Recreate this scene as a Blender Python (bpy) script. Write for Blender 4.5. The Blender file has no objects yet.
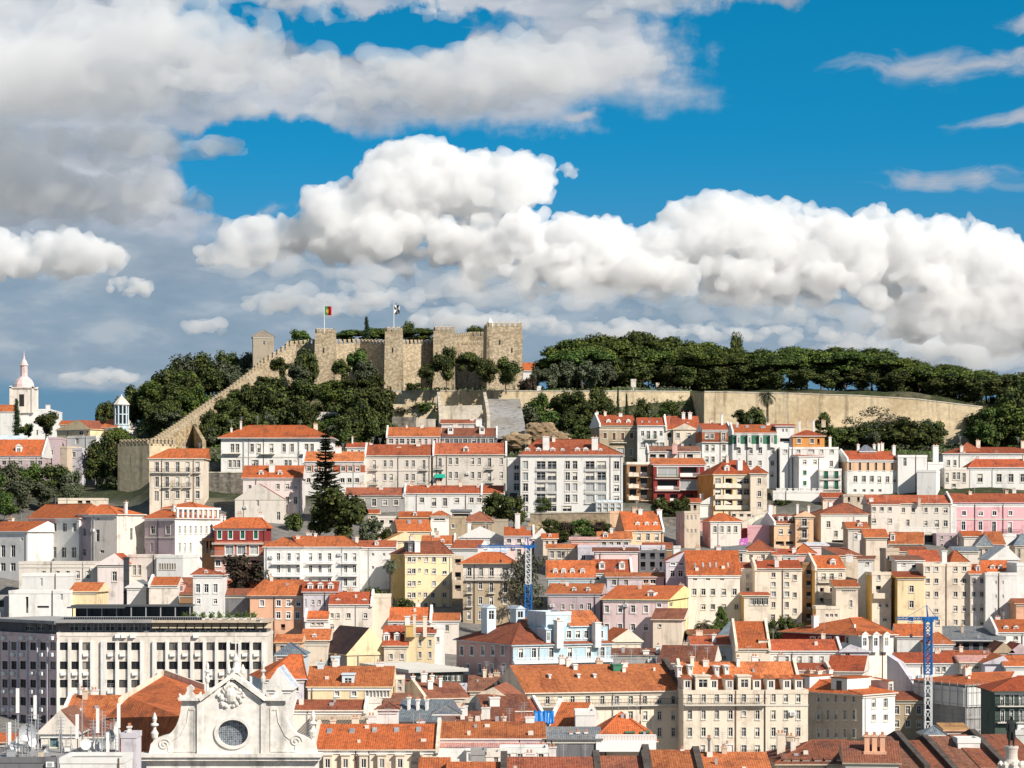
import bpy, bmesh, math, random
import numpy as np
from mathutils import Vector, Matrix

# ------------------------------------------------------------------ camera
F = 2409.0          # focal length in pixels of the 1024 px wide picture
HZ = 535.0          # picture row of the horizon
ZC = 55.0           # height of the viewpoint above the river
SC = bpy.context.scene
COL = SC.collection
cam_d = bpy.data.cameras.new("camera")
cam = bpy.data.objects.new("camera", cam_d)
COL.objects.link(cam)
cam.location = (0, 0, ZC)
cam.rotation_euler = (math.radians(90), 0, 0)
cam_d.sensor_width = 36.0
cam_d.lens = 36.0 * F / 1024.0
cam_d.shift_y = (HZ - 384.0) / 1024.0
cam_d.clip_start = 5.0
cam_d.clip_end = 60000.0
SC.camera = cam
SC.view_settings.view_transform = 'Standard'
SC.view_settings.look = 'None'
SC.view_settings.exposure = 0.30
SC.view_settings.gamma = 1.0
SC.view_settings.use_curve_mapping = False
SC.cycles.max_bounces = 12
SC.cycles.volume_bounces = 11
SC.cycles.diffuse_bounces = 3
SC.cycles.glossy_bounces = 2
SC.cycles.transparent_max_bounces = 4

# ------------------------------------------------------------------ sun
SUN_AZ, SUN_EL = 45.0, 36.0      # degrees right of straight-behind-the-camera, and above the horizon
sd = Vector((math.sin(math.radians(SUN_AZ)) * math.cos(math.radians(SUN_EL)),
             -math.cos(math.radians(SUN_AZ)) * math.cos(math.radians(SUN_EL)),
             math.sin(math.radians(SUN_EL))))
sun_d = bpy.data.lights.new("sun", 'SUN')
sun_d.energy = 5.0
sun_d.angle = math.radians(0.5)
sun_d.color = (1.0, 0.925, 0.82)
sun = bpy.data.objects.new("sun", sun_d)
COL.objects.link(sun)
sun.rotation_euler = sd.to_track_quat('Z', 'Y').to_euler()
sun.location = (300, -300, 400)

# ------------------------------------------------------------------ world: Nishita sky with clouds
W = bpy.data.worlds.new("World")
SC.world = W
W.use_nodes = True
wt = W.node_tree
wt.nodes.clear()


class NG:
    """tiny helper to write node maths as expressions"""
    def __init__(self, tree):
        self.t = tree

    def n(self, kind, **kw):
        nd = self.t.nodes.new(kind)
        for k, v in kw.items():
            setattr(nd, k, v)
        return nd

    def put(self, sock, v):
        if hasattr(v, 'is_output'):
            self.t.links.new(v, sock)
        else:
            sock.default_value = v

    def m(self, op, a, b=None, c=None, clamp=False):
        nd = self.n('ShaderNodeMath', operation=op, use_clamp=clamp)
        self.put(nd.inputs[0], a)
        if b is not None:
            self.put(nd.inputs[1], b)
        if c is not None:
            self.put(nd.inputs[2], c)
        return nd.outputs[0]

    def add(self, a, b): return self.m('ADD', a, b)
    def sub(self, a, b): return self.m('SUBTRACT', a, b)
    def mul(self, a, b): return self.m('MULTIPLY', a, b)
    def mx(self, a, b): return self.m('MAXIMUM', a, b)
    def mn(self, a, b): return self.m('MINIMUM', a, b)

    def vm(self, op, a, b=None):
        nd = self.n('ShaderNodeVectorMath', operation=op)
        self.put(nd.inputs[0], a)
        if b is not None:
            self.put(nd.inputs[1], b)
        return nd.outputs['Value'] if op in ('LENGTH', 'DOT_PRODUCT', 'DISTANCE') else nd.outputs[0]

    def xyz(self, x, y, z=0.0):
        nd = self.n('ShaderNodeCombineXYZ')
        for i, v in enumerate((x, y, z)):
            self.put(nd.inputs[i], v)
        return nd.outputs[0]

    def sep(self, v):
        nd = self.n('ShaderNodeSeparateXYZ')
        self.put(nd.inputs[0], v)
        return nd.outputs

    def step(self, v, lo, hi):
        nd = self.n('ShaderNodeMapRange', interpolation_type='SMOOTHSTEP')
        self.put(nd.inputs[0], v)
        nd.inputs[1].default_value = lo
        nd.inputs[2].default_value = hi
        return nd.outputs[0]

    def noise(self, vec, scale=1.0, detail=4.0, rough=0.5, out='Fac', dims='3D', kind='FBM', lac=2.0):
        nd = self.n('ShaderNodeTexNoise', noise_dimensions=dims)
        nd.noise_type = kind
        self.put(nd.inputs['Vector'], vec)
        nd.inputs['Scale'].default_value = scale
        nd.inputs['Detail'].default_value = detail
        nd.inputs['Roughness'].default_value = rough
        nd.inputs['Lacunarity'].default_value = lac
        return nd.outputs[out]

    def voro(self, vec, scale=1.0, detail=0.0, rough=0.5, feature='F1', dims='2D', smooth=0.3):
        nd = self.n('ShaderNodeTexVoronoi', voronoi_dimensions=dims, feature=feature)
        self.put(nd.inputs['Vector'], vec)
        nd.inputs['Scale'].default_value = scale
        nd.inputs['Detail'].default_value = detail
        nd.inputs['Roughness'].default_value = rough
        if feature == 'SMOOTH_F1':
            nd.inputs['Smoothness'].default_value = smooth
        return nd.outputs['Distance']

    def mix(self, f, a, b, blend='MIX'):
        nd = self.n('ShaderNodeMix', data_type='RGBA', blend_type=blend)
        self.put(nd.inputs[0], f)
        self.put(nd.inputs[6], a)
        self.put(nd.inputs[7], b)
        return nd.outputs[2]

    def ramp(self, f, stops):
        nd = self.n('ShaderNodeValToRGB')
        el = nd.color_ramp.elements
        while len(el) < len(stops):
            el.new(0.5)
        for e, (p, c) in zip(el, stops):
            e.position = p
            e.color = c if len(c) == 4 else (*c, 1.0)
        self.put(nd.inputs[0], f)
        return nd.outputs[0]


def blob_field(g, p, blobs):
    """max over ellipses of 1 - |(p - c)/r|, in units of 1/2409 rad across the sky"""
    out = None
    for (cx, cy, rx, ry) in blobs:
        q = g.vm('MULTIPLY', g.vm('SUBTRACT', p, (cx - 512.0, HZ - cy, 0)), (1.0 / rx, 1.0 / ry, 0.0))
        d = g.sub(1.0, g.vm('LENGTH', q))
        out = d if out is None else g.m('SMOOTH_MAX', out, d, 0.12)
    return out



def build_world():
    g = NG(wt)
    tc = g.n('ShaderNodeTexCoord').outputs['Generated']
    d = g.vm('NORMALIZE', tc)
    x, y, z = g.sep(d)
    az = g.mul(g.m('ARCTAN2', x, y), F)
    el = g.mul(g.m('ARCSINE', z), F)
    p = g.xyz(az, el)

    # clear sky, looked up somewhat higher than the low strip of sky the lens sees
    sky = g.n('ShaderNodeTexSky', sky_type='NISHITA')
    sky.sun_disc = False
    sky.sun_elevation = math.radians(SUN_EL)
    sky.sun_rotation = math.radians(180.0 - SUN_AZ)
    sky.altitude = 200.0
    sky.air_density = 1.0
    sky.dust_density = 0.4
    sky.ozone_density = 3.0
    g.put(sky.inputs[0], g.vm('NORMALIZE', g.xyz(x, y, g.add(g.mul(g.mx(z, 0.0), 2.0), 0.16))))
    hs = g.n('ShaderNodeHueSaturation')
    hs.inputs['Saturation'].default_value = 1.42
    hs.inputs['Hue'].default_value = 0.476
    hs.inputs['Value'].default_value = 1.0
    g.put(hs.inputs['Color'], sky.outputs[0])
    S = 0.132
    clear = g.mix(1.0, hs.outputs[0], (S, S, S, 1), 'MULTIPLY')
    # blue-grey air close to the horizon
    clear = g.mix(g.mul(g.step(el, 400.0, 130.0), 0.9), clear, (0.115, 0.215, 0.31, 1))

    # patchy grey added to the unseen sky overhead and behind, to cut fill light
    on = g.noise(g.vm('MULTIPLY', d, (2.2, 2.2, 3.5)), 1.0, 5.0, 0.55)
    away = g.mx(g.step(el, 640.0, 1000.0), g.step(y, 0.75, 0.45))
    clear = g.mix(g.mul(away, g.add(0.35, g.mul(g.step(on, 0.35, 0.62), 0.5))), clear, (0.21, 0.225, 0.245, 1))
    # sheets of stratocumulus, upper left
    ws = g.vm('MULTIPLY', g.vm('SUBTRACT', g.noise(p, 1 / 110.0, 3.0, 0.5, 'Color', '2D'), (0.5, 0.5, 0.5)), (150, 46, 0))
    ps = g.vm('ADD', p, ws)
    ps2 = g.vm('ADD', ps, g.vm('MULTIPLY', g.vm('SUBTRACT', g.noise(p, 1 / 28.0, 4.0, 0.6, 'Color', '2D'), (0.5, 0.5, 0.5)), (70, 26, 0)))
    reg = blob_field(g, ps2, [(60, 60, 300, 130), (60, 190, 190, 100), (420, 85, 270, 52), (560, 60, 140, 55), (250, 10, 190, 30),
                             (560, 5, 180, 26), (200, 100, 260, 46), (-250, 120, 300, 260), (690, 0, 130, 18), (140, 240, 150, 60)])
    gaps = blob_field(g, ps2, [(222, 30, 32, 26), (400, 36, 130, 17), (255, 160, 90, 30), (260, 190, 60, 24)])
    pst = g.vm('MULTIPLY', p, (1 / 90.0, 1 / 34.0, 0))
    sn = g.noise(pst, 1.0, 5.0, 0.55, 'Fac', '2D')
    sden = g.add(g.sub(g.mn(g.mul(reg, 1.6), 0.7), g.mul(g.mx(g.add(gaps, 0.4), 0.0), 1.15)), g.mul(g.sub(sn, 0.5), 0.9))
    sm = g.step(sden, -0.22, 0.66)
    pst2 = g.vm('ADD', g.vm('MULTIPLY', p, (1 / 90.0, 1 / 26.0, 0)), (0.03, 0.28, 0))
    sn2 = g.noise(pst2, 1.0, 3.0, 0.5, 'Fac', '2D')
    sl = g.add(0.52, g.mul(g.sub(g.noise(pst, 1.0, 3.0, 0.5, 'Fac', '2D'), sn2), 0.5))
    sl = g.add(sl, g.mul(g.sub(g.noise(g.vm('MULTIPLY', ps, (1 / 190.0, 1 / 62.0, 0)), 1.0, 3.0, 0.5, 'Fac', '2D'), 0.5), 1.5))
    scol = g.ramp(sl, [(0.0, (0.19, 0.245, 0.32)), (0.45, (0.32, 0.37, 0.44)), (0.8, (0.47, 0.50, 0.55)), (1.0, (0.60, 0.61, 0.64))])
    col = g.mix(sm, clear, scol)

    # thin wisps, right
    wr = blob_field(g, ps, [(960, 80, 150, 18), (1000, 134, 60, 12), (1030, 38, 50, 16), (950, 190, 90, 16), (580, 120, 40, 8)])
    pw_ = g.vm('MULTIPLY', ps, (1 / 60.0, 1 / 20.0, 0))
    wm = g.step(g.add(g.mul(wr, 0.8), g.mul(g.sub(g.noise(pw_, 1.0, 5.0, 0.6, 'Fac', '2D'), 0.5), 1.1)), 0.05, 0.75)
    col = g.mix(g.mul(wm, 0.75), col, (0.45, 0.45, 0.48, 1))

    # grey-blue floor of the cloud bank
    fl = blob_field(g, ps, [(700, 315, 560, 60), (300, 295, 300, 62), (60, 300, 240, 75), (430, 335, 340, 50), (80, 350, 240, 50), (1000, 340, 200, 60)])
    fn = g.noise(g.vm('MULTIPLY', p, (1 / 95.0, 1 / 36.0, 0)), 1.0, 4.0, 0.55, 'Fac', '2D')
    fm = g.step(g.add(g.mul(fl, 1.4), g.mul(g.sub(fn, 0.5), 0.7)), 0.0, 0.4)
    fcol = g.ramp(fn, [(0.3, (0.20, 0.275, 0.355)), (0.52, (0.25, 0.32, 0.395)), (0.7, (0.36, 0.41, 0.46))])
    col = g.mix(g.mul(fm, 0.92), col, fcol)

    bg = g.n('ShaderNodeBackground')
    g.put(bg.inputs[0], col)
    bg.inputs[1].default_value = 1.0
    o = g.n('ShaderNodeOutputWorld')
    wt.links.new(bg.outputs[0], o.inputs[0])


build_world()
W.cycles.sampling_method = 'MANUAL'
W.cycles.sample_map_resolution = 512

# ------------------------------------------------------------------ cumulus: real bodies of vapour five kilometres off
CD = 5200.0


def vapour(name, dens):
    m = bpy.data.materials.new(name)
    m.use_nodes = True
    m.node_tree.nodes.clear()
    g = NG(m.node_tree)
    v = g.n('ShaderNodeVolumeScatter')
    v.inputs['Color'].default_value = (0.976, 0.989, 1.0, 1)
    v.inputs['Density'].default_value = dens
    v.inputs['Anisotropy'].default_value = 0.1
    m.node_tree.links.new(v.outputs[0], g.n('ShaderNodeOutputMaterial').inputs['Volume'])
    return m


VAP = vapour('cloud_vapour', 0.034)
MID = vapour('hazy_cloud_vapour', 0.014)
THIN = vapour('thin_cloud_vapour', 0.0075)
CTX = []
for nm, ty, sc in (('billows', 'VORONOI', 95.0), ('curls', 'CLOUDS', 40.0), ('wisps', 'CLOUDS', 20.0)):
    tx = bpy.data.textures.new(nm, ty)
    tx.noise_scale = sc
    if ty == 'CLOUDS':
        tx.noise_depth = 4
    CTX.append(tx)


_t = bmesh.new()
bmesh.ops.create_icosphere(_t, subdivisions=2, radius=1.0)
ICO_V = np.array([v.co[:] for v in _t.verts])
ICO_F = np.array([[v.index for v in f.verts] for f in _t.faces])
_t.free()


def cloud(label, blobs, seed, vox=5.0, n0=34, n1=46, dist=CD, mat=None, disp=(-24.0, 34.0, 24.0), flat=.36, sx=1.12):
    r = random.Random(seed)
    s = dist / F
    VV, FF = [], []
    cx = sum(b[0] for b in blobs) / len(blobs)
    cy = sum(b[1] for b in blobs) / len(blobs)
    O = Vector(((cx - 512) * s, dist, ZC + (HZ - cy) * s))

    def ball(px, py, dy, rad):
        FF.append(ICO_F + len(VV) * len(ICO_V))
        VV.append(ICO_V * (rad * sx, rad, rad * .92) + ((px - cx) * s, dy, (cy - py) * s))
    for (bx, by, rx, ry) in blobs:
        for i in range(n0):
            a, q = r.uniform(0, 6.283), math.sqrt(r.random())
            k = r.uniform(.26, .48) * ry
            x, y = bx + math.cos(a) * q * (rx - k * .8), by + math.sin(a) * q * (ry - k * .8)
            y = min(y, by + ry * flat)
            ball(x, y, r.uniform(-.5, .5) * rx * s, k * s)
        for i in range(n1):
            a = r.uniform(math.pi * .93, math.pi * 2.07)
            k = r.uniform(.08, .22) * ry + 1.2
            x, y = bx + math.cos(a) * (rx - k * .9), by + math.sin(a) * (ry - k * .9)
            ball(x, y, r.uniform(-.6, .35) * rx * s, k * s)
        for i in range(n1 // 2):
            k = r.uniform(.20, .40) * ry + 1.5
            ball(bx + r.uniform(-.8, .8) * rx, by + r.uniform(-.5, .3) * ry, -r.uniform(.35, .6) * rx * s, k * s)
    me = bpy.data.meshes.new('cloud')
    me.from_pydata(np.concatenate(VV).tolist(), [], np.concatenate(FF).tolist())
    o = bpy.data.objects.new('cloud', me)
    COL.objects.link(o)
    o.location = O
    rm = o.modifiers.new('union', 'REMESH')
    rm.mode = 'VOXEL'
    rm.voxel_size = vox
    for tx, st in zip(CTX, disp):
        if st == 0:
            continue
        d = o.modifiers.new(tx.name, 'DISPLACE')
        d.texture = tx
        d.strength = st
        d.mid_level = .5
        d.texture_coords = 'GLOBAL'
    rm = o.modifiers.new('weld', 'REMESH')
    rm.mode = 'VOXEL'
    rm.voxel_size = vox * .9
    me.materials.append(mat or VAP)
    o['label'] = label
    o['category'] = 'cloud'
    o['kind'] = 'thing'
    return o


cloud('towering white cumulus cloud behind the castle', [(415, 188, 58, 50), (372, 220, 66, 44), (470, 192, 80, 42), (525, 178, 32, 26), (335, 238, 44, 32), (430, 248, 110, 32)], 3)
cloud('long white cumulus bank stretching right above the pines', [(520, 252, 105, 38), (590, 252, 56, 36), (640, 264, 60, 38), (570, 280, 110, 26), (700, 237, 55, 40), (735, 227, 50, 32), (790, 252, 80, 46), (860, 257, 90, 45),
       (930, 262, 80, 46), (985, 287, 60, 54), (700, 283, 110, 30), (830, 292, 120, 32), (950, 322, 84, 30), (1015, 335, 50, 34), (1080, 300, 80, 50)], 5)
cloud('ragged white cloud just left of the towering cumulus', [(268, 240, 46, 24), (240, 258, 44, 14)], 8, 6.0)
cloud('white cumulus cloud at the left edge', [(50, 258, 70, 28), (-20, 262, 60, 30)], 11)
cloud('small oval white cloud under the left edge cumulus', [(128, 288, 22, 11)], 13, 4.0, 10, 16)
cloud('tiny puff of cloud right of the towering cumulus', [(568, 172, 15, 7)], 14, 4.0, 8, 10)
LOW = 'low far heaps of cloud along the horizon'
for i, b_ in enumerate([[(480, 320, 70, 14), (450, 324, 40, 11)], [(205, 327, 24, 10)], [(100, 378, 40, 10)], [(590, 330, 90, 13), (650, 334, 60, 12)], [(760, 334, 90, 13)],
                        [(890, 350, 80, 14), (960, 352, 60, 22)], [(350, 300, 90, 16), (300, 306, 60, 12)]]):
    cloud('one of the low far heaps of cloud just above the skyline', b_, 40 + i, 11.0, 34, 22, 9000.0, MID, (-30.0, 50.0, 0), .5, 1.9)['group'] = LOW
cloud('broad sheet of grey white cloud across the upper left sky', [(60, 60, 200, 40), (-60, 90, 160, 60), (300, 98, 230, 22), (480, 92, 150, 24), (560, 62, 90, 26), (430, 70, 150, 18), (250, 12, 120, 14), (540, 8, 130, 12), (120, 30, 160, 26)],
      60, 16.0, 34, 26, 6400.0, THIN, (-60.0, 110.0, 0), .8, 3.4)
cloud('grey cloud mass low on the left behind the left edge cumulus', [(40, 150, 140, 26), (90, 200, 110, 26), (-40, 190, 120, 40), (180, 150, 60, 12)], 61, 16.0, 34, 26, 6600.0, THIN, (-60.0, 110.0, 0), .8, 3.4)
for lab, b_, sd in (('hazy grey underside of the towering cumulus', [(330, 272, 90, 13), (430, 284, 110, 15), (250, 268, 60, 10)], 70),
                   ('hazy grey underside of the long cumulus bank', [(540, 298, 110, 15), (680, 306, 130, 15), (820, 318, 120, 16), (930, 342, 110, 18), (1030, 366, 80, 16)], 71)):
    cloud(lab, b_, sd, 13.0, 34, 20, 5000.0, THIN, (-40.0, 70.0, 0), .6, 3.0)

# ------------------------------------------------------------------ small helpers
RND = random.Random(7)


def M_(px, py, Y):
    """point seen at picture position px, py at depth Y metres"""
    return Vector(((px - 512.0) * Y / F, Y, ZC + (HZ - py) * Y / F))


_TB = [(870, 250), (845, 270), (812, 300), (775, 350), (734, 400), (694, 425), (653, 450), (620, 475), (588, 500), (563, 525),
       (539, 550), (515, 575), (491, 600), (477, 620), (464, 640), (450, 662), (439, 684), (424, 709), (393, 717), (390.5, 740)]
_TY = np.array([t[1] for t in _TB], float)
_TP = np.array([t[0] for t in _TB], float)
_TZ = ZC + (HZ - _TP) * _TY / F
# right of the bastion corner the step up to the plateau lies nearer
_RY = np.array([640, 662, 690, 699, 704, 740], float)
_RZ = ZC + (HZ - np.array([466, 455, 448, 446, 393, 390.5])) * _RY / F
# far left the foot of the hill stays low for longer
_LY = np.array([560, 600, 640, 676, 696, 722, 740], float)
_LZ = np.array([53, 62, 66, 69, 74, 84, 99.0])


def YB(b):
    """depth of a building whose foot is seen at picture row b"""
    return float(np.interp(-b, -_TP, _TY))


def terrain(X, Y):
    X = np.asarray(X, float)
    Y = np.asarray(Y, float)
    px = 512 + F * X / np.maximum(Y, 1.0)
    z = np.interp(Y, _TY, _TZ)
    wr = np.clip((px - 700.0) / 8.0, 0, 1) * (Y > 640)
    z = z * (1 - wr) + np.interp(Y, _RY, _RZ) * wr
    wl = np.clip((165.0 - px) / 30.0, 0, 1) * (Y > 560)
    z = z * (1 - wl) + np.minimum(z, np.interp(Y, _LY, _LZ)) * wl
    zl = np.interp(px, [-200, 0, 60, 110, 160, 220, 300, 850, 920, 980, 1050, 1300], [60, 74, 77.5, 84, 91, 97, 100, 99.5, 96.5, 93.5, 92, 90])
    z = np.minimum(z, zl)
    t = np.clip((Y - 850.0) / 330.0, 0, 1)
    t = t * t * (3 - 2 * t)
    z = z * (1 - t) + 2.0 * t
    z = z + 84.0 * np.exp(-(((X + 232.0) / 75.0) ** 2 + ((Y - 1130.0) / 110.0) ** 2)) * (Y > 800)
    z = z + 0.35 * np.sin(X * 0.31 + Y * 0.17) + 0.3 * np.sin(X * 0.13 - Y * 0.23)
    return z


def zt(X, Y):
    return float(terrain(X, Y))


# ------------------------------------------------------------------ materials
MATS = {}


def new_mat(name):
    m = bpy.data.materials.new(name)
    m.use_nodes = True
    nt = m.node_tree
    b = nt.nodes['Principled BSDF']
    b.inputs['Specular IOR Level'].default_value = 0.25
    return m, NG(nt), b


def plain(name, col, rough=0.7, metal=0.0, spec=0.25, vary=0.0):
    if name in MATS:
        return MATS[name]
    m, g, b = new_mat(name)
    b.inputs['Roughness'].default_value = rough
    b.inputs['Metallic'].default_value = metal
    b.inputs['Specular IOR Level'].default_value = spec
    if vary > 0:
        tc = g.n('ShaderNodeTexCoord').outputs['Object']
        n = g.noise(tc, 0.9, 4.0, 0.6)
        f = g.add(1.0 - vary, g.mul(n, 2 * vary))
        g.put(b.inputs['Base Color'], g.mix(1.0, (*col, 1), g.xyz(f, f, f), 'MULTIPLY'))
    else:
        b.inputs['Base Color'].default_value = (*col, 1)
    MATS[name] = m
    return m


WALLC = {
    'white': (0.77, 0.755, 0.725), 'warm': (0.76, 0.69, 0.615), 'pw': (0.78, 0.69, 0.66), 'cream': (0.77, 0.665, 0.54), 'pale': (0.68, 0.62, 0.55), 'beige': (0.58, 0.48, 0.375),
    'tan': (0.44, 0.35, 0.24), 'stone': (0.40, 0.34, 0.26), 'grey': (0.36, 0.35, 0.34), 'dgrey': (0.17, 0.17, 0.18),
    'pink': (0.76, 0.43, 0.46), 'lpink': (0.78, 0.60, 0.58), 'mauve': (0.52, 0.41, 0.43), 'lav': (0.60, 0.57, 0.62), 'rose': (0.70, 0.44, 0.40),
    'peach': (0.76, 0.50, 0.32), 'orange': (0.70, 0.32, 0.10), 'brick': (0.42, 0.13, 0.07), 'red': (0.26, 0.045, 0.045),
    'salmon': (0.72, 0.42, 0.28), 'yellow': (0.80, 0.69, 0.35), 'lyellow': (0.79, 0.635, 0.40), 'ochre': (0.66, 0.44, 0.16),
    'blue': (0.46, 0.60, 0.66), 'lblue': (0.58, 0.68, 0.73), 'green': (0.07, 0.20, 0.13), 'dgreen': (0.07, 0.10, 0.085), 'brown': (0.30, 0.18, 0.10),
    'slate': (0.20, 0.20, 0.24), 'magenta': (0.55, 0.10, 0.36),
}


def wallm(c):
    key = 'wall_' + c
    if key in MATS:
        return MATS[key]
    col = WALLC[c]
    m, g, b = new_mat('plaster_' + c)
    b.inputs['Roughness'].default_value = 0.9
    b.inputs['Specular IOR Level'].default_value = 0.12
    tc = g.n('ShaderNodeTexCoord').outputs['Object']
    oi = g.n('ShaderNodeObjectInfo').outputs['Random']
    off = g.vm('ADD', tc, g.xyz(g.mul(oi, 91.0), g.mul(oi, 47.0), 0.0))
    streak = g.noise(g.vm('MULTIPLY', off, (1.1, 1.1, 0.10)), 1.0, 4.0, 0.6)
    blot = g.noise(off, 0.30, 4.0, 0.62)
    fine = g.noise(off, 2.6, 3.0, 0.6)
    f = g.add(0.98, g.mul(g.sub(fine, 0.5), 0.16))
    k = 0.6 if c in ('white', 'lblue') else 1.0
    f = g.sub(f, g.mul(g.step(streak, 0.50, 0.74), 0.28 * k))
    f = g.sub(f, g.mul(g.step(blot, 0.53, 0.66), 0.17 * k))
    f = g.sub(f, g.mul(g.step(g.noise(off, 0.75, 5.0, 0.7), 0.60, 0.68), 0.14 * k))
    f = g.mul(f, g.add(0.94, g.mul(oi, 0.10)))
    dirt = g.mix(g.mul(g.step(blot, 0.5, 0.8), 0.35), (*col, 1), (col[0] * 0.72, col[1] * 0.66, col[2] * 0.58, 1))
    g.put(b.inputs['Base Color'], g.mix(1.0, dirt, g.xyz(f, f, f), 'MULTIPLY'))
    MATS[key] = m
    return m


TILEC = {'o': (0.50, 0.130, 0.045), 'r': (0.40, 0.092, 0.040), 'b': (0.31, 0.095, 0.05), 'd': (0.26, 0.095, 0.055), 's': (0.30, 0.22, 0.15), 'y': (0.60, 0.27, 0.10),
         'n': (0.085, 0.05, 0.045), 'k': (0.22, 0.22, 0.22), 'p': (0.62, 0.30, 0.24), 'w': (0.62, 0.62, 0.62)}


def tilem(c):
    key = 'tile_' + c
    if key in MATS:
        return MATS[key]
    col = TILEC[c]
    m, g, b = new_mat('roof_tiles_' + c)
    b.inputs['Roughness'].default_value = 0.85
    b.inputs['Specular IOR Level'].default_value = 0.15
    uv = g.n('ShaderNodeUVMap').outputs[0]
    oi = g.n('ShaderNodeObjectInfo').outputs['Random']
    off = g.vm('ADD', uv, g.xyz(g.mul(oi, 130.0), g.mul(oi, 71.0), 0.0))
    u, v, _ = g.sep(off)
    rows = g.m('SINE', g.mul(u, 2 * math.pi / 0.27))
    lap = g.m('FRACT', g.mul(v, 1 / 0.42))
    patch = g.noise(off, 0.28, 4.0, 0.62, 'Fac', '2D')
    fine = g.noise(g.vm('MULTIPLY', off, (3.0, 1.6, 1)), 1.0, 3.0, 0.7, 'Fac', '2D')
    streak = g.noise(g.vm('MULTIPLY', off, (1.5, 0.12, 1)), 1.0, 3.0, 0.6, 'Fac', '2D')
    f = g.add(1.0, g.mul(rows, 0.06))
    f = g.sub(f, g.mul(g.step(lap, 0.80, 1.0), 0.10))
    f = g.add(f, g.mul(g.sub(fine, 0.5), 1.15))
    f = g.add(f, g.mul(g.sub(g.noise(off, 1.3, 3.0, 0.6, 'Fac', '2D'), 0.5), 0.7))
    f = g.sub(f, g.mul(g.step(streak, 0.5, 0.8), 0.32))
    f = g.mul(f, g.add(0.80, g.mul(oi, 0.34)))
    c1 = (*col, 1)
    c2 = (col[0] * 0.60, col[1] * 0.72, col[2] * 0.95, 1)
    c3 = (min(1, col[0] * 1.05), col[1] * 1.5, col[2] * 1.7, 1)
    r2 = g.m('FRACT', g.mul(oi, 7.31))
    base = g.mix(g.mul(g.step(r2, 0.35, 1.0), 0.55), c1, (col[0] * 0.62, col[1] * 0.78, col[2] * 0.9, 1))
    r3 = g.m('FRACT', g.mul(oi, 23.7))
    base = g.mix(g.mul(g.step(r3, 0.5, 1.0), 0.45), base, (col[0] * 0.95, col[1] * 1.55, col[2] * 1.9, 1))
    base = g.mix(g.mul(g.step(patch, 0.48, 0.66), 0.8), base, c2)
    base = g.mix(g.mul(g.step(fine, 0.60, 0.78), 0.45), base, c3)
    g.put(b.inputs['Base Color'], g.mix(1.0, base, g.xyz(f, f, f), 'MULTIPLY'))
    bp = g.n('ShaderNodeBump')
    bp.inputs['Strength'].default_value = 0.3
    bp.inputs['Distance'].default_value = 0.05
    g.put(bp.inputs['Height'], g.sub(rows, g.mul(lap, 0.8)))
    g.put(b.inputs['Normal'], bp.outputs[0])
    MATS[key] = m
    return m


def stonem(name, col, sc=0.7, joint=0.5, dark=(0.35, 0.32, 0.28), bump=0.25):
    if name in MATS:
        return MATS[name]
    m, g, b = new_mat(name)
    b.inputs['Roughness'].default_value = 0.95
    b.inputs['Specular IOR Level'].default_value = 0.1
    tc = g.n('ShaderNodeTexCoord').outputs['Object']
    v = g.voro(g.vm('MULTIPLY', tc, (1.0, 1.0, 1.5)), 1.4 * sc, 0.0, 0.5, 'F1', '3D')
    n = g.noise(tc, 0.16 * sc, 5.0, 0.65)
    st = g.noise(g.vm('MULTIPLY', tc, (0.55, 0.55, 0.05)), 1.0, 4.0, 0.6)
    fi = g.noise(tc, 2.2 * sc, 4.0, 0.7)
    f = g.add(0.92, g.mul(g.sub(fi, 0.5), 0.9))
    f = g.sub(f, g.mul(g.step(v, 0.35, 0.6), joint * 0.4))
    f = g.sub(f, g.mul(g.step(st, 0.5, 0.72), 0.35))
    base = g.mix(g.mul(g.step(n, 0.45, 0.68), 0.7), (*col, 1), (col[0] * dark[0] * 2, col[1] * dark[1] * 2, col[2] * dark[2] * 2, 1))
    g.put(b.inputs['Base Color'], g.mix(1.0, base, g.xyz(f, f, f), 'MULTIPLY'))
    bp = g.n('ShaderNodeBump')
    bp.inputs['Strength'].default_value = bump
    bp.inputs['Distance'].default_value = 0.3
    g.put(bp.inputs['Height'], fi)
    g.put(b.inputs['Normal'], bp.outputs[0])
    MATS[name] = m
    return m


def glassm(kind=0):
    key = 'glass%d' % kind
    if key in MATS:
        return MATS[key]
    m, g, b = new_mat('window_glass_%s' % 'abc'[kind])
    oi = g.n('ShaderNodeObjectInfo').outputs['Random']
    col = g.ramp(oi, [[(0.0, (0.010, 0.012, 0.015)), (0.6, (0.025, 0.028, 0.032)), (0.82, (0.07, 0.07, 0.07)), (1.0, (0.30, 0.28, 0.25))],
                      [(0.0, (0.008, 0.009, 0.012)), (0.8, (0.02, 0.022, 0.026)), (1.0, (0.05, 0.045, 0.04))],
                      [(0.0, (0.20, 0.22, 0.24)), (1.0, (0.50, 0.50, 0.48))]][kind])
    g.put(b.inputs['Base Color'], col)
    b.inputs['Roughness'].default_value = 0.12
    b.inputs['Specular IOR Level'].default_value = 0.4
    MATS[key] = m
    return m


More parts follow.
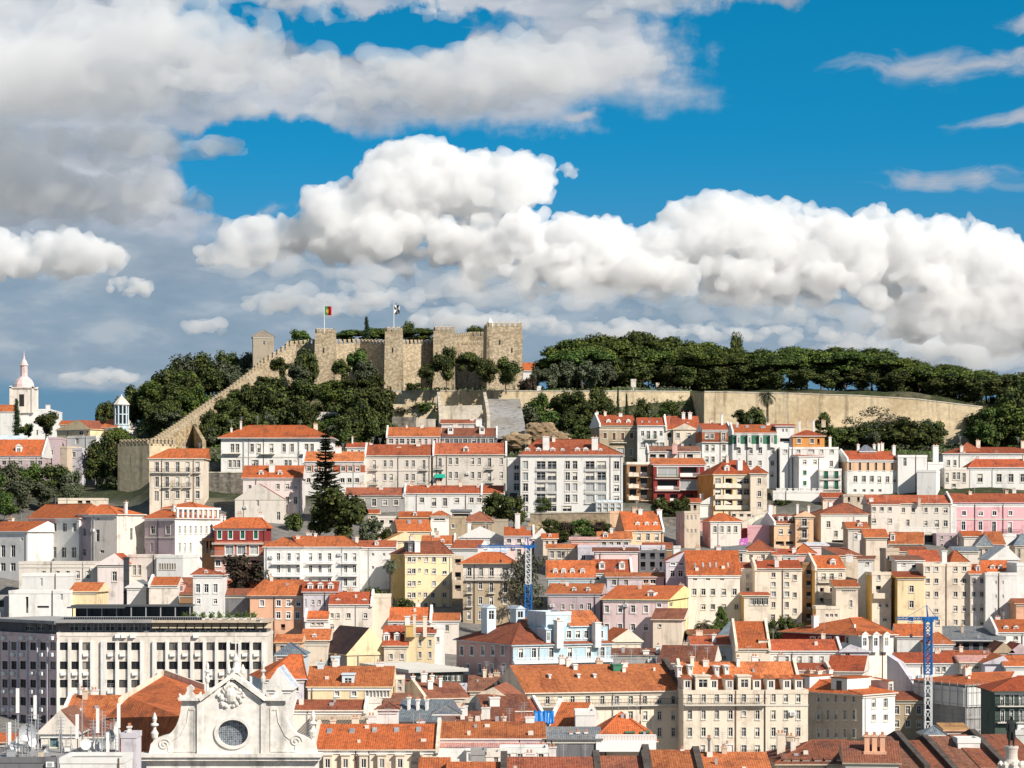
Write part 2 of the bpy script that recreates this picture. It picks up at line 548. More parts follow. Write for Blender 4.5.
WHITE = plain('white_paint', (0.80, 0.79, 0.77), 0.6, vary=0.08)
TRIM = plain('limestone_trim', (0.62, 0.58, 0.51), 0.85, vary=0.12)
IRON = plain('dark_iron', (0.05, 0.05, 0.055), 0.6, vary=0.1)
GREENP = plain('green_shutter_paint', (0.02, 0.17, 0.10), 0.6, vary=0.12)
BROWNP = plain('brown_wood_paint', (0.16, 0.07, 0.04), 0.6, vary=0.15)
BLUEP = plain('blue_crane_paint', (0.015, 0.12, 0.36), 0.5, vary=0.12)
METAL = plain('galvanised_metal', (0.42, 0.43, 0.45), 0.5, 0.3, vary=0.15)
DARKV = plain('dark_recess', (0.03, 0.028, 0.026), 0.9, vary=0.3)
FLATR = plain('flat_roof_screed', (0.30, 0.29, 0.28), 0.95, vary=0.25)


# ------------------------------------------------------------------ mesh building
class MB:
    def __init__(self):
        self.v, self.f, self.m, self.uv, self.sm = [], [], [], [], []

    def face(self, pts, mat=0, uv=None, smooth=False):
        i = len(self.v)
        self.v.extend([tuple(p) for p in pts])
        self.f.append(tuple(range(i, i + len(pts))))
        self.m.append(mat)
        self.uv.append(uv)
        self.sm.append(smooth)

    def box(self, x0, x1, y0, y1, z0, z1, mat=0, faces='xXyYzZ'):
        a = [(x0, y0, z0), (x1, y0, z0), (x1, y1, z0), (x0, y1, z0), (x0, y0, z1), (x1, y0, z1), (x1, y1, z1), (x0, y1, z1)]
        for k, q in (('y', (0, 1, 5, 4)), ('X', (1, 2, 6, 5)), ('Y', (2, 3, 7, 6)), ('x', (3, 0, 4, 7)), ('Z', (4, 5, 6, 7)), ('z', (3, 2, 1, 0))):
            if k in faces:
                self.face([a[j] for j in q], mat)

    def prism(self, ring0, ring1, mat=0, cap=True, smooth=False):
        n = len(ring0)
        for i in range(n):
            j = (i + 1) % n
            self.face([ring0[i], ring0[j], ring1[j], ring1[i]], mat, smooth=smooth)
        if cap:
            self.face(list(reversed(ring0)), mat)
            self.face(list(ring1), mat)

    def lathe(self, prof, n=12, c=(0, 0, 0), mat=0, smooth=True):
        rings = [[(c[0] + r * math.cos(2 * math.pi * k / n), c[1] + r * math.sin(2 * math.pi * k / n), c[2] + z) for k in range(n)] for r, z in prof]
        for a, b_ in zip(rings, rings[1:]):
            for i in range(n):
                j = (i + 1) % n
                self.face([a[i], a[j], b_[j], b_[i]], mat, smooth=smooth)
        self.face(rings[-1], mat)
        self.face(list(reversed(rings[0])), mat)

    def tube(self, p, q, r0, r1=None, n=6, mat=0):
        p, q = Vector(p), Vector(q)
        r1 = r0 if r1 is None else r1
        d = (q - p).normalized()
        a = d.orthogonal().normalized()
        b_ = d.cross(a)
        R = [[tuple(c + (a * math.cos(2 * math.pi * k / n) + b_ * math.sin(2 * math.pi * k / n)) * r) for k in range(n)] for c, r in ((p, r0), (q, r1))]
        self.prism(R[0], R[1], mat, smooth=True)

    def mesh(self, name, mats):
        me = bpy.data.meshes.new(name)
        me.from_pydata(self.v, [], self.f)
        for mt in mats:
            me.materials.append(mt)
        me.polygons.foreach_set('material_index', self.m)
        me.polygons.foreach_set('use_smooth', self.sm)
        if any(u is not None for u in self.uv):
            lay = me.uv_layers.new(name='UVMap')
            flat = []
            for f, u in zip(self.f, self.uv):
                for k in range(len(f)):
                    flat.extend(u[k] if u is not None else (0.0, 0.0))
            lay.data.foreach_set('uv', flat)
        me.update()
        return me

    def obj(self, name, mats, parent=None, loc=(0, 0, 0), rz=0.0):
        return mk(name, self.mesh(name, mats), parent, loc, rz)


def mk(name, data, parent=None, loc=(0, 0, 0), rz=0.0):
    o = bpy.data.objects.new(name, data)
    COL.objects.link(o)
    o.location = loc
    if rz:
        o.rotation_euler = (0, 0, rz)
    if parent is not None:
        o.parent = parent
    return o


def tag(o, label, cat, group=None, kind='thing'):
    o['label'] = label
    o['category'] = cat
    if group:
        o['group'] = group
    if kind:
        o['kind'] = kind
    return o


def thing(name, label, cat, loc=(0, 0, 0), rz=0.0, group=None):
    return tag(mk(name, None, None, loc, rz), label, cat, group)


def slope_uv(pts, u_dir, v_dir):
    return [(float(Vector(p).dot(u_dir)), float(Vector(p).dot(v_dir))) for p in pts]


def tface(mb, pts, mat):
    """tiled face: u level along the eave, v up the slope"""
    P = [Vector(p) for p in pts]
    n = (P[1] - P[0]).cross(P[2] - P[0])
    if n.length < 1e-9:
        return
    n.normalize()
    if n.z < 0:
        n = -n
    v = Vector((0, 0, 1)) - n * n.z
    v = v.normalized() if v.length > 1e-6 else Vector((0, 1, 0))
    u = v.cross(n)
    mb.face(pts, mat, slope_uv(pts, u, v))


# ------------------------------------------------------------------ windows
_WC = {}


def window_meshes(w, h, style, trim, rv):
    k = (round(w / 0.1), round(h / 0.1), style, trim.name, rv)
    if k in _WC:
        return _WC[k]
    mb = MB()
    W2 = w / 2
    e = 0.003
    t = min(0.16, w * 0.16)
    if style not in 'nxd':
        for (a0, a1, c0, c1) in ((-W2 - t, -W2, -t, h + t), (W2, W2 + t, -t, h + t), (-W2, W2, h, h + t), (-W2, W2, -t, 0)):
            mb.box(a0, a1, -0.06, 0.02, c0, c1, 0)
        mb.box(-W2 - t * 1.3, W2 + t * 1.3, -0.12, 0.02, -t - 0.08, -t + 0.01, 0)
    fm = 1
    s = 0.055
    y0, y1 = rv - 0.06, rv - 0.01
    if style in 'wndgbvh':
        fm = 1
        for (a0, a1, c0, c1) in ((-W2 + e, -W2 + s, e, h - e), (W2 - s, W2 - e, e, h - e), (-W2 + s, W2 - s, h - s, h - e), (-W2 + s, W2 - s, e, s)):
            mb.box(a0, a1, y0, y1, c0, c1, fm)
        mb.box(-0.032, 0.032, y0, y1, s, h - s, fm)
        if style in 'wnh' and h > 1.2:
            mb.box(-W2 + s, W2 - s, y0 + 0.004, y1 - 0.004, h * 0.66, h * 0.66 + 0.05, fm)
    if style == 'x':
        mb.box(-W2 + e, W2 - e, rv - 0.10, rv - 0.04, 0.02, min(h * 0.4, 1.0), 1)
    pm = MB()
    hb = h * .52 if style == 'h' else h
    pm.face([(-W2, rv, 0), (W2, rv, 0), (W2, rv, hb), (-W2, rv, hb)], 0)
    if style == 'h':
        pm.face([(-W2, rv - .02, hb), (W2, rv - .02, hb), (W2, rv - .02, h), (-W2, rv - .02, h)], 1)
        pm.face([(-W2, rv, hb), (W2, rv, hb), (W2, rv - .02, hb), (-W2, rv - .02, hb)], 1)
    pane_mat = {'g': GREENP, 'b': BROWNP, 'x': glassm(1), 'v': glassm(2)}.get(style, glassm(0))
    if style in 'gb':
        for i in range(int(h / 0.16)):
            pm.box(-W2 + s, W2 - s, rv - 0.035, rv - 0.005, 0.04 + i * 0.16, 0.04 + i * 0.16 + 0.09, 0)
    frame = {'g': GREENP, 'b': BROWNP, 'd': IRON}.get(style, WHITE)
    _WC[k] = (mb.mesh('window', [trim, frame]) if mb.f else None, pm.mesh('pane', [pane_mat, TRIM]))
    return _WC[k]


def add_window(parent, loc, rz, w, h, style, trim, rv):
    fm, pm = window_meshes(w, h, style, trim, rv)
    if fm is None:
        return mk('window', pm, parent, loc, rz)
    o = mk('window', fm, parent, loc, rz)
    mk('pane', pm, o)
    return o


def xs_of(x):
    if isinstance(x, tuple):
        return list(np.linspace(x[0], x[1], x[2]))
    return list(x) if isinstance(x, list) else [x]


# ------------------------------------------------------------------ houses
HOUSES = []


class House:
    """a building: thing Empty with its parts.  Sizes are read off the picture at the depth Y."""

    def __init__(self, label, a, b, top, B=None, Y=None, d=11.0, yaw=0.0, name='house', cat='house', group=None):
        self.Y = Y if Y is not None else YB(B)
        self.th = math.radians(yaw)
        self.c, self.s = math.cos(self.th), math.sin(self.th)
        mid = (a + b) / 2
        self.P0 = Vector(((mid - 512) * self.Y / F, self.Y))
        uL, uR = self._u(a, self.P0), self._u(b, self.P0)
        self.P0 = self.P0 + Vector((self.c, self.s)) * ((uL + uR) / 2)
        self.w = uR - uL
        self.d = d
        self.a, self.b = a, b
        cs = [self.P0 + Vector((self.c, self.s)) * x + Vector((-self.s, self.c)) * y for x in (-self.w / 2, self.w / 2) for y in (0, d)]
        self.zg = min(zt(p.x, p.y) for p in cs)
        self.ze = ZC + (HZ - top) * self.P0.y / F - self.zg
        if self.ze < 2.0:
            self.zg -= 3.0
            self.ze += 3.0
        self.o = thing(name, label, cat, (self.P0.x, self.P0.y, self.zg), self.th, group)
        HOUSES.append(self)

    def _u(self, px, P, left=None):
        k = (px - 512.0) / F
        return (k * P.y - P.x) / (self.c - k * self.s)

    def at(self, px, py, y=0.0):
        """local x, z on the plane y metres behind the front"""
        P = self.P0 + Vector((-self.s, self.c)) * y
        u = self._u(px, P)
        Yd = P.y + u * self.s
        return u, ZC + (HZ - py) * Yd / F - self.zg

    def side_at(self, px, py, left, x0=None):
        x = (-self.w / 2 if left else self.w / 2) if x0 is None else x0
        P = self.P0 + Vector((self.c, self.s)) * x
        k = (px - 512.0) / F
        den = -self.s - k * self.c
        v = (k * P.y - P.x) / den if abs(den) > 1e-6 else 0.0
        Yd = P.y + v * self.c
        return v, ZC + (HZ - py) * Yd / F - self.zg

    # ---- walls with window openings
    def walls(self, col, win=(), lwin=(), rwin=(), bands=(), side=None, lside=None, x0=None, x1=None, y0=0.0, y1=None, z1=None, z0=-1.0,
              trim=None, part='wall'):
        x0 = -self.w / 2 if x0 is None else x0
        x1 = self.w / 2 if x1 is None else x1
        y1 = self.d if y1 is None else y1
        z1 = self.ze if z1 is None else z1
        trim = trim or TRIM
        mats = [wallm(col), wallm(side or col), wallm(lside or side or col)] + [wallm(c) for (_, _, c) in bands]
        zb = []
        for (ya, yb, c) in bands:
            za = self.at((self.a + self.b) / 2, ya, y0)[1]
            zc = self.at((self.a + self.b) / 2, yb, y0)[1]
            zb.append((min(za, zc), max(za, zc)))
        mb = MB()

        def face(holes, pt, u0, u1, base):
            us = sorted({round(v, 4) for v in [u0, u1] + [h[i] for h in holes for i in (0, 1)]})
            zs = sorted({round(v, 4) for v in [z0, z1] + [h[i] for h in holes for i in (2, 3)] + [min(max(q, z0), z1) for zz in zb for q in zz]})
            for i in range(len(us) - 1):
                for j in range(len(zs) - 1):
                    um, zm = (us[i] + us[i + 1]) / 2, (zs[j] + zs[j + 1]) / 2
                    if any(h[0] < um < h[1] and h[2] < zm < h[3] for h in holes):
                        continue
                    mi = base
                    for bi, zz in enumerate(zb):
                        if zz[0] < zm < zz[1]:
                            mi = 3 + bi
                    mb.face([pt(us[i], zs[j], 0), pt(us[i + 1], zs[j], 0), pt(us[i + 1], zs[j + 1], 0), pt(us[i], zs[j + 1], 0)], mi)
            for h in holes:
                r = h[4]
                A = [(h[0], h[2]), (h[1], h[2]), (h[1], h[3]), (h[0], h[3])]
                for i in range(4):
                    p, q = A[i], A[(i + 1) % 4]
                    mb.face([pt(*p, 0), pt(*q, 0), pt(*q, r), pt(*p, r)], base)

        wl = []

        def holes_for(spec, conv, lo, hi):
            hs = []
            for sp in spec:
                y, h, w, xs = sp[:4]
                s0 = sp[4] if len(sp) > 4 else 'w'
                rv = 1.1 if s0 == 'x' else 0.2
                for px in xs_of(xs):
                    st = 'h' if s0 == 'w' and RND.random() < .24 else s0
                    ua, zt_ = conv(px - w / 2, y)
                    ub, _ = conv(px + w / 2, y)
                    _, zt_ = conv(px, y)
                    _, zb_ = conv(px, y + h)
                    ua, ub = min(ua, ub), max(ua, ub)
                    if ua < lo + 0.12 or ub > hi - 0.12 or zt_ > z1 - 0.1:
                        zt_ = min(zt_, z1 - 0.15)
                        if ua < lo + 0.12 or ub > hi - 0.12:
                            continue
                    if ub - ua < 0.2 or zt_ - zb_ < 0.2 or zb_ < z0 + 0.2:
                        continue
                    # snap to sizes that share meshes
                    wv, hv = max(0.3, round((ub - ua) / 0.1) * 0.1), max(0.3, round((zt_ - zb_) / 0.1) * 0.1)
                    um = (ua + ub) / 2
                    ua, ub, zt_ = um - wv / 2, um + wv / 2, zb_ + hv
                    if zt_ > z1 - 0.03 or any(ua < q[1] + 0.02 and ub > q[0] - 0.02 and zb_ < q[3] and zt_ > q[2] for q in hs):
                        continue
                    hs.append((ua, ub, zb_, zt_, rv, st, wv, hv))
            return hs

        hf = holes_for(win, lambda px, py: self.at(px, py, y0), x0, x1)
        face(hf, lambda u, z, r: (u, y0 + r, z), x0, x1, 0)
        if y0 == 0.0:
            self.hf = hf
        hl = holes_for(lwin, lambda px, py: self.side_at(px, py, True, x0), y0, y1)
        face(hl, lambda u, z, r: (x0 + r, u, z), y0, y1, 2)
        hr = holes_for(rwin, lambda px, py: self.side_at(px, py, False, x1), y0, y1)
        face(hr, lambda u, z, r: (x1 - r, u, z), y0, y1, 1)
        face([], lambda u, z, r: (u, y1, z), x0, x1, 1)
        wo = mb.obj(part, mats, self.o)
        for h in hf:
            add_window(self.o, ((h[0] + h[1]) / 2, y0, h[2]), 0, h[6], h[7], h[5], trim, h[4])
        for h in hl:
            add_window(self.o, (x0, (h[0] + h[1]) / 2, h[2]), -math.pi / 2, h[6], h[7], h[5], trim, h[4])
        for h in hr:
            add_window(self.o, (x1, (h[0] + h[1]) / 2, h[2]), math.pi / 2, h[6], h[7], h[5], trim, h[4])
        return wo

    def pipes(self):
        if self.w < 6:
            return
        r = random.Random(int(self.a * 31 + self.b))
        for _ in range(1 + int(self.w > 13)):
            for _ in range(12):
                x = r.uniform(-self.w / 2 + .3, self.w / 2 - .3)
                if not any(h[0] - .35 < x < h[1] + .35 for h in self.hf):
                    m = MB()
                    m.box(x - .07, x + .07, -.14, -.002, -1, self.ze - .05, 0)
                    m.obj('drainpipe', [r.choice([IRON, METAL, plain('rusty_pipe', (.16, .09, .06), .8, vary=.2)])], self.o)
                    break
        if self.Y < 600 and self.ze > 5:
            for _ in range(r.randrange(3)):
                x, z = r.uniform(-self.w / 2 + .6, self.w / 2 - .6), r.uniform(self.ze * .45, self.ze - 1.0)
                if not any(h[0] - .5 < x < h[1] + .5 for h in self.hf):
                    m = MB()
                    m.box(x - .4, x + .4, -.42, -.08, z, z + .55, 0)
                    m.box(x - .25, x + .25, -.435, -.421, z + .08, z + .47, 1)
                    m.box(x - .4, x + .4, -.08, .0, z - .05, z + .02, 1)
                    m.obj('air_conditioner', [WHITE, METAL], self.o)

    # ---- roofs
    def roof(self, kind, ridge=None, tile='o', ra=None, rb=None, x0=None, x1=None, y0=0.0, y1=None, z=None, o=0.4, par='', wall='white', hippy=None, hippx=None):
        x0 = -self.w / 2 if x0 is None else x0
        x1 = self.w / 2 if x1 is None else x1
        y1 = self.d if y1 is None else y1
        z = self.ze if z is None else z
        ym = (y0 + y1) / 2
        mb = MB()
        mats = [tilem(tile), wallm(wall), FLATR]
        fa = 0.16
        if kind == 'flat':
            t = 0.28
            mb.box(x0 + 0.002, x1 - 0.002, y0 + 0.002, y1 - 0.002, z - 0.5, z - 0.35, 2)
            e = 0.07
            mb.box(x0 - e, x1 + e, y0 - e, y0 + t, z - 0.6, z, 1)
            mb.box(x0 - e, x1 + e, y1 - t, y1 + e, z - 0.6, z, 1)
            mb.box(x0 - e, x0 + t, y0 + t, y1 - t, z - 0.6, z, 1)
            mb.box(x1 - t, x1 + e, y0 + t, y1 - t, z - 0.6, z, 1)
            self.zr = z
            r = mb.obj('roof', mats, self.o)
            self.ro = r
            return r
        zr = self.at((self.a + self.b) / 2, ridge, y1 if kind == 'shed' else (y0 if kind == 'front' else ym))[1] if ridge is not None else z + 2.2
        zr = max(zr, z + 0.5)
        self.zr = zr
        g = o if not par else 0.02
        if kind in ('front', 'shed'):
            g = o
        X0, X1, Y0, Y1 = x0 - g, x1 + g, y0 - o, y1 + o
        b = [(X0, Y0, z), (X1, Y0, z), (X1, Y1, z), (X0, Y1, z)]
        t = [(p[0], p[1], z + fa) for p in b]
        mb.face(list(reversed(b)), 1)
        if kind == 'gable':
            A, C = (X0, ym, zr + fa), (X1, ym, zr + fa)
            tface(mb, [t[0], t[1], C, A], 0)
            tface(mb, [t[2], t[3], A, C], 0)
            mb.face([b[0], b[1], t[1], t[0]], 1)
            mb.face([b[2], b[3], t[3], t[2]], 1)
            mb.face([b[1], b[2], t[2], C, t[1]], 1)
            mb.face([b[3], b[0], t[0], A, t[3]], 1)
        elif kind == 'shed':
            A, C = (X0, Y1, zr + fa), (X1, Y1, zr + fa)
            tface(mb, [t[0], t[1], C, A], 0)
            mb.face([b[0], b[1], t[1], t[0]], 1)
            mb.face([b[1], b[2], C, t[1]], 1)
            mb.face([b[3], b[0], t[0], A], 1)
            mb.face([b[2], b[3], A, C], 1)
        elif kind == 'front':
            xm = 0.5 * (x0 + x1) if ra is None else self.at(ra, ridge, y0)[0]
            A, C = (xm, Y0, zr + fa), (xm, Y1, zr + fa)
            tface(mb, [t[0], A, C, t[3]], 0)
            tface(mb, [t[1], t[2], C, A], 0)
            mb.face([b[0], t[0], t[3], b[3]], 1)
            mb.face([b[1], b[2], t[2], t[1]], 1)
            mb.face([b[0], b[1], t[1], A, t[0]], 1)
            mb.face([b[2], b[3], t[3], C, t[2]], 1)
        else:   # hip / pyramid
            if kind == 'pyr':
                xm = 0.5 * (x0 + x1) if ra is None else self.at(ra, ridge, ym)[0]
                xa = xb = xm
            else:
                ins = min((y1 - y0) * 0.5, (x1 - x0) * 0.45)
                xa = x0 + ins if ra is None else self.at(ra, ridge, ym)[0]
                xb = x1 - ins if rb is None else self.at(rb, ridge, ym)[0]
            A, C = (xa, ym, zr + fa), (max(xb, xa + 0.01), ym, zr + fa)
            tface(mb, [t[0], t[1], C, A], 0)
            tface(mb, [t[2], t[3], A, C], 0)
            tface(mb, [t[1], t[2], C], 0)
            tface(mb, [t[3], t[0], A], 0)
            for i in range(4):
                j = (i + 1) % 4
                mb.face([b[i], b[j], t[j], t[i]], 1)
            # ridge tiles
            rm = 0
            for p, q in ((t[0], A), (t[1], C), (A, C)):
                if (Vector(p) - Vector(q)).length > 0.6:
                    mb.tube(p, q, 0.11, n=5, mat=rm)
        r = mb.obj('roof', mats, self.o)
        self.ro = r
        self.roofspan = (x0, x1, y0, y1, z, zr)
        for sidec in par:
            p = MB()
            xx = x0 if sidec == 'L' else x1
            xa_, xb_ = xx - 0.14, xx + 0.30
            if sidec == 'R':
                xa_, xb_ = xx - 0.30, xx + 0.14
            up = 0.55
            q0 = [(Y0 - 0.02, z - 0.3), (Y0 - 0.02, z + up), (ym, zr + up + 0.1), (Y1 + 0.02, z + up), (Y1 + 0.02, z - 0.3)]
            p.prism([(xa_, yy, zz) for yy, zz in q0], [(xb_, yy, zz) for yy, zz in q0], 0)
            p.obj('gable_parapet', [wallm('white' if wall not in ('cream', 'lyellow') else wall)], self.o)
        return r

    def slope_z(self, y):
        x0, x1, y0, y1, z, zr = self.roofspan
        ym = (y0 + y1) / 2
        t = 1 - abs(y - ym) / (ym - y0)
        return z + (zr - z) * max(0.0, t)

    def cornice(self, h=0.4, col=None, y0=0.0, z=None, pr=0.14):
        z = (self.ze if z is None else z) - 0.012
        mb = MB()
        mb.box(-self.w / 2 - 0.05, self.w / 2 + 0.05, y0 - pr, y0 + 0.1, z - h, z, 0)
        return mb.obj('cornice', [col or TRIM], self.o)

    def belt(self, py, h=0.3, col=None, pr=0.1):
        z = self.at((self.a + self.b) / 2, py)[1]
        mb = MB()
        mb.box(-self.w / 2 - 0.03, self.w / 2 + 0.03, -pr, 0.05, z - h / 2, z + h / 2, 0)
        return mb.obj('string_course', [col or TRIM], self.o)

    def chimney(self, px, top, w=3.0, y=None, wall='white', d=None, pot=True):
        y = self.d * 0.4 if y is None else y
        x, z = self.at(px, top, y)
        hw = w * self.Y / F / 2
        dd = d or max(0.7, min(hw * 2, 1.6))
        mb = MB()
        z0 = self.ze - 0.5
        if z < z0 + 0.8:
            z = z0 + 1.5
        mb.box(x - hw, x + hw, y - dd / 2, y + dd / 2, z0, z - 0.18, 0)
        mb.box(x - hw - 0.1, x + hw + 0.1, y - dd / 2 - 0.1, y + dd / 2 + 0.1, z - 0.18, z, 0)
        if pot:
            k = max(1, int(hw * 2 / 0.7))
            for i in range(k):
                xx = x - hw + (i + 0.5) * 2 * hw / k
                mb.box(xx - 0.15, xx + 0.15, y - 0.18, y + 0.18, z, z + 0.35, 1)
        return mb.obj('chimney', [wallm(wall), plain('clay_pot', (0.42, 0.20, 0.12), 0.9, vary=0.2)], getattr(self, 'ro', None) or self.o)

    def dormer(self, px, top, w, h, y=None, wall='white', tile='o', kind='gable', style='w', win=True, drop=0.8):
        y = self.d * 0.10 if y is None else y
        x, z1 = self.at(px, top, y)
        z0 = self.at(px, top + h, y)[1]
        hw = w * self.Y / F / 2
        y2 = max(y + 2.5, min(self.d * 0.5, y + 3.5))
        mb = MB()
        zb = z0 - drop
        rv = 0.12
        ww, wh = max(0.3, round(hw * 1.2 / 0.1) * 0.1), max(0.3, round((z1 - z0) * 0.66 / 0.1) * 0.1)
        zw = z0 + (z1 - z0) * 0.12
        if not win:
            mb.box(x - hw, x + hw, y, y2, zb, z1, 0)
        else:
            us = [x - hw, x - ww / 2, x + ww / 2, x + hw]
            zs = [zb, zw, zw + wh, z1]
            if zs[2] > z1 - 0.05:
                zs[3] = zs[2] + 0.12
                z1 = zs[3]
            if us[1] < us[0] + 0.05:
                us[0], us[3] = us[1] - 0.1, us[2] + 0.1
                hw = us[3] - x
            for i in range(3):
                for j in range(3):
                    if (i, j) != (1, 1):
                        mb.face([(us[i], y, zs[j]), (us[i + 1], y, zs[j]), (us[i + 1], y, zs[j + 1]), (us[i], y, zs[j + 1])], 0)
            A = [(us[1], zs[1]), (us[2], zs[1]), (us[2], zs[2]), (us[1], zs[2])]
            for i in range(4):
                p, q = A[i], A[(i + 1) % 4]
                mb.face([(p[0], y, p[1]), (q[0], y, q[1]), (q[0], y + rv, q[1]), (p[0], y + rv, p[1])], 0)
            mb.box(x - hw, x + hw, y + rv + 0.02, y2, zb, z1, 0, 'xXYzZ')
            for xx in (x - hw, x + hw):
                mb.face([(xx, y, zb), (xx, y + rv + 0.02, zb), (xx, y + rv + 0.02, z1), (xx, y, z1)], 0)
        e = 0.14
        if kind == 'gable':
            za = z1 + hw * 0.75
            f0 = [(x - hw - e, y - e, z1 + 0.003), (x + hw + e, y - e, z1 + 0.003), (x, y - e, za)]
            f1 = [(p[0], y2 + 1.2, p[2]) for p in f0]
            mb.face(f0, 0)
            tface(mb, [f0[0], f0[2], f1[2], f1[0]], 1)
            tface(mb, [f0[1], f1[1], f1[2], f0[2]], 1)
            mb.face([f0[0], f1[0], f1[1], f0[1]], 0)
        elif kind == 'flat':
            mb.box(x - hw - e, x + hw + e, y - e, y2, z1 + 0.002, z1 + 0.16, 0)
        else:
            f0 = [(x - hw - e, y - e, z1 + 0.003), (x + hw + e, y - e, z1 + 0.003), (x + hw + e, y2, z1 + 0.45), (x - hw - e, y2, z1 + 0.45)]
            tface(mb, f0, 1)
        dm = mb.obj('dormer', [wallm(wall), tilem(tile)], self.o)
        if win:
            add_window(dm, (x, y, zw), 0, ww, wh, 'n' if style == 'w' else style, WHITE, rv)
        return dm

    def balcony(self, pa, pb, py, out=0.75, rail=0.95, mat=None, slab=None, solid=False):
        xa, z = self.at(pa, py)
        xb, _ = self.at(pb, py)
        mb = MB()
        mb.box(xa, xb, -out, 0.04, z - 0.16, z, 1)
        if solid:
            mb.box(xa, xb, -out, -out + 0.1, z, z + rail, 0)
            mb.box(xa, xa + 0.1, -out + 0.1, 0, z, z + rail, 0)
            mb.box(xb - 0.1, xb, -out + 0.1, 0, z, z + rail, 0)
        else:
            mb.box(xa, xb, -out, -out + 0.05, z + rail - 0.05, z + rail, 0)
            for xx in (xa, xb - 0.05):
                mb.box(xx, xx + 0.05, -out + 0.05, 0, z + rail - 0.05, z + rail, 0)
            n = max(2, int((xb - xa) / 0.22))
            for i in range(n + 1):
                xx = xa + (xb - xa - 0.03) * i / n
                mb.box(xx, xx + 0.03, -out + 0.01, -out + 0.04, z, z + rail - 0.05, 0)
        return mb.obj('balcony', [mat or IRON, slab or TRIM], self.o)

    def skylight(self, px, py, w=3.0, mat=None):
        """lying on the front slope at the given picture point"""
        x0, x1, y0, y1, z, zr = self.roofspan
        lo, hi = y0, (y0 + y1) / 2
        for _ in range(30):
            y = (lo + hi) / 2
            if self.at(px, py, y)[1] > self.slope_z(y):
                lo = y
            else:
                hi = y
        x, zz = self.at(px, py, y)
        k = (zr - z) / ((y1 - y0) / 2)
        hw = w * self.Y / F / 2
        L = 0.6
        mb = MB()
        q = lambda dx, dy, up: (x + dx, y + dy, self.slope_z(y) + 0.16 + dy * k + up)
        r0 = [q(-hw, -L, 0.0), q(hw, -L, 0.0), q(hw, L, 0.0), q(-hw, L, 0.0)]
        r1 = [q(-hw, -L, 0.22), q(hw, -L, 0.22), q(hw, L, 0.22), q(-hw, L, 0.22)]
        mb.prism(r0, r1, 0)
        r2 = [q(-hw * 0.8, -L * 0.8, 0.24), q(hw * 0.8, -L * 0.8, 0.24), q(hw * 0.8, L * 0.8, 0.24), q(-hw * 0.8, L * 0.8, 0.24)]
        mb.face(r2, 1)
        return mb.obj('skylight', [METAL, glassm(2) if mat is None else mat], self.ro)


def H(label, a, b, top, B=None, ridge=None, wall='white', roof='gable', d=11.0, yaw=0.0, win=(), tile='o', Y=None, chim=(), dorm=(), balc=(),
      bands=(), par='', side=None, lside=None, ra=None, rb=None, lwin=(), rwin=(), cor=True, trim=None, name='house', cat='house', belts=(), sky=(),
      o=0.4, dwall='white', dkind='gable', dtile=None, group=None, cwall='white'):
    h = House(label, a, b, top, B, Y, d, yaw, name, cat, group)
    h.walls(wall, win, lwin, rwin, bands, side, lside, trim=trim)
    h.roof(roof, ridge, tile, ra, rb, par=par, wall=wall if roof in ('flat', 'front') else (side or wall), o=o)
    h.pipes()
    if cor and roof != 'flat':
        h.cornice(col=trim or (WHITE if wall in ('white', 'warm', 'pink', 'lpink', 'mauve', 'red', 'brick') else TRIM))
    for c in chim:
        h.chimney(*c[:2], w=c[2] if len(c) > 2 else 3.0, y=c[3] if len(c) > 3 else None, wall=cwall)
    for q in dorm:
        y, hh, w, xs = q[:4]
        for px in xs_of(xs):
            h.dormer(px, y, w, hh, wall=dwall, tile=dtile or tile, kind=dkind)
    for q in balc:
        h.balcony(*q)
    for q in belts:
        h.belt(q)
    for q in sky:
        h.skylight(*q)
    return h

# ------------------------------------------------------------------ ground
def build_ground():
    pxs = np.concatenate([np.arange(-900, -120, 40), np.arange(-120, 1160, 10), np.arange(1160, 1960, 40)])
    Ys = np.concatenate([np.arange(40, 240, 20), np.arange(240, 900, 5), np.arange(900, 1500, 15), np.geomspace(1500, 40000, 24)])
    PX, YY = np.meshgrid(pxs, Ys)
    X = (PX - 512) * np.maximum(YY, 250) / F
    Z = terrain(X, YY)
    n, m = PX.shape
    verts = np.stack([X, YY, Z], -1).reshape(-1, 3)
    idx = np.arange(n * m).reshape(n, m)
    quads = np.stack([idx[:-1, :-1], idx[:-1, 1:], idx[1:, 1:], idx[1:, :-1]], -1).reshape(-1, 4)
    me = bpy.data.meshes.new('ground')
    me.from_pydata(verts.tolist(), [], quads.tolist())
    me.polygons.foreach_set('use_smooth', [True] * len(me.polygons))
    mt, g, b = new_mat('earth_and_paving')
    b.inputs['Roughness'].default_value = 0.95
    tc = g.n('ShaderNodeTexCoord').outputs['Object']
    z = g.sep(tc)[2]
    n1 = g.noise(tc, 0.05, 5.0, 0.65)
    n2 = g.noise(tc, 0.6, 5.0, 0.7)
    grass = g.ramp(n2, [(0.3, (0.014, 0.020, 0.008)), (0.55, (0.036, 0.046, 0.017)), (0.75, (0.10, 0.09, 0.042))])
    earth = g.ramp(n2, [(0.3, (0.10, 0.08, 0.055)), (0.7, (0.27, 0.22, 0.15))])
    paving = g.ramp(n2, [(0.3, (0.11, 0.105, 0.10)), (0.7, (0.24, 0.225, 0.205))])
    hillc = g.mix(g.mul(g.step(n1, 0.5, 0.68), 0.7), grass, earth)
    g.put(b.inputs['Base Color'], g.mix(g.step(z, 58.0, 66.0), paving, hillc))
    me.materials.append(mt)
    o = mk('ground', me)
    o['kind'] = 'structure'
    return o


build_ground()

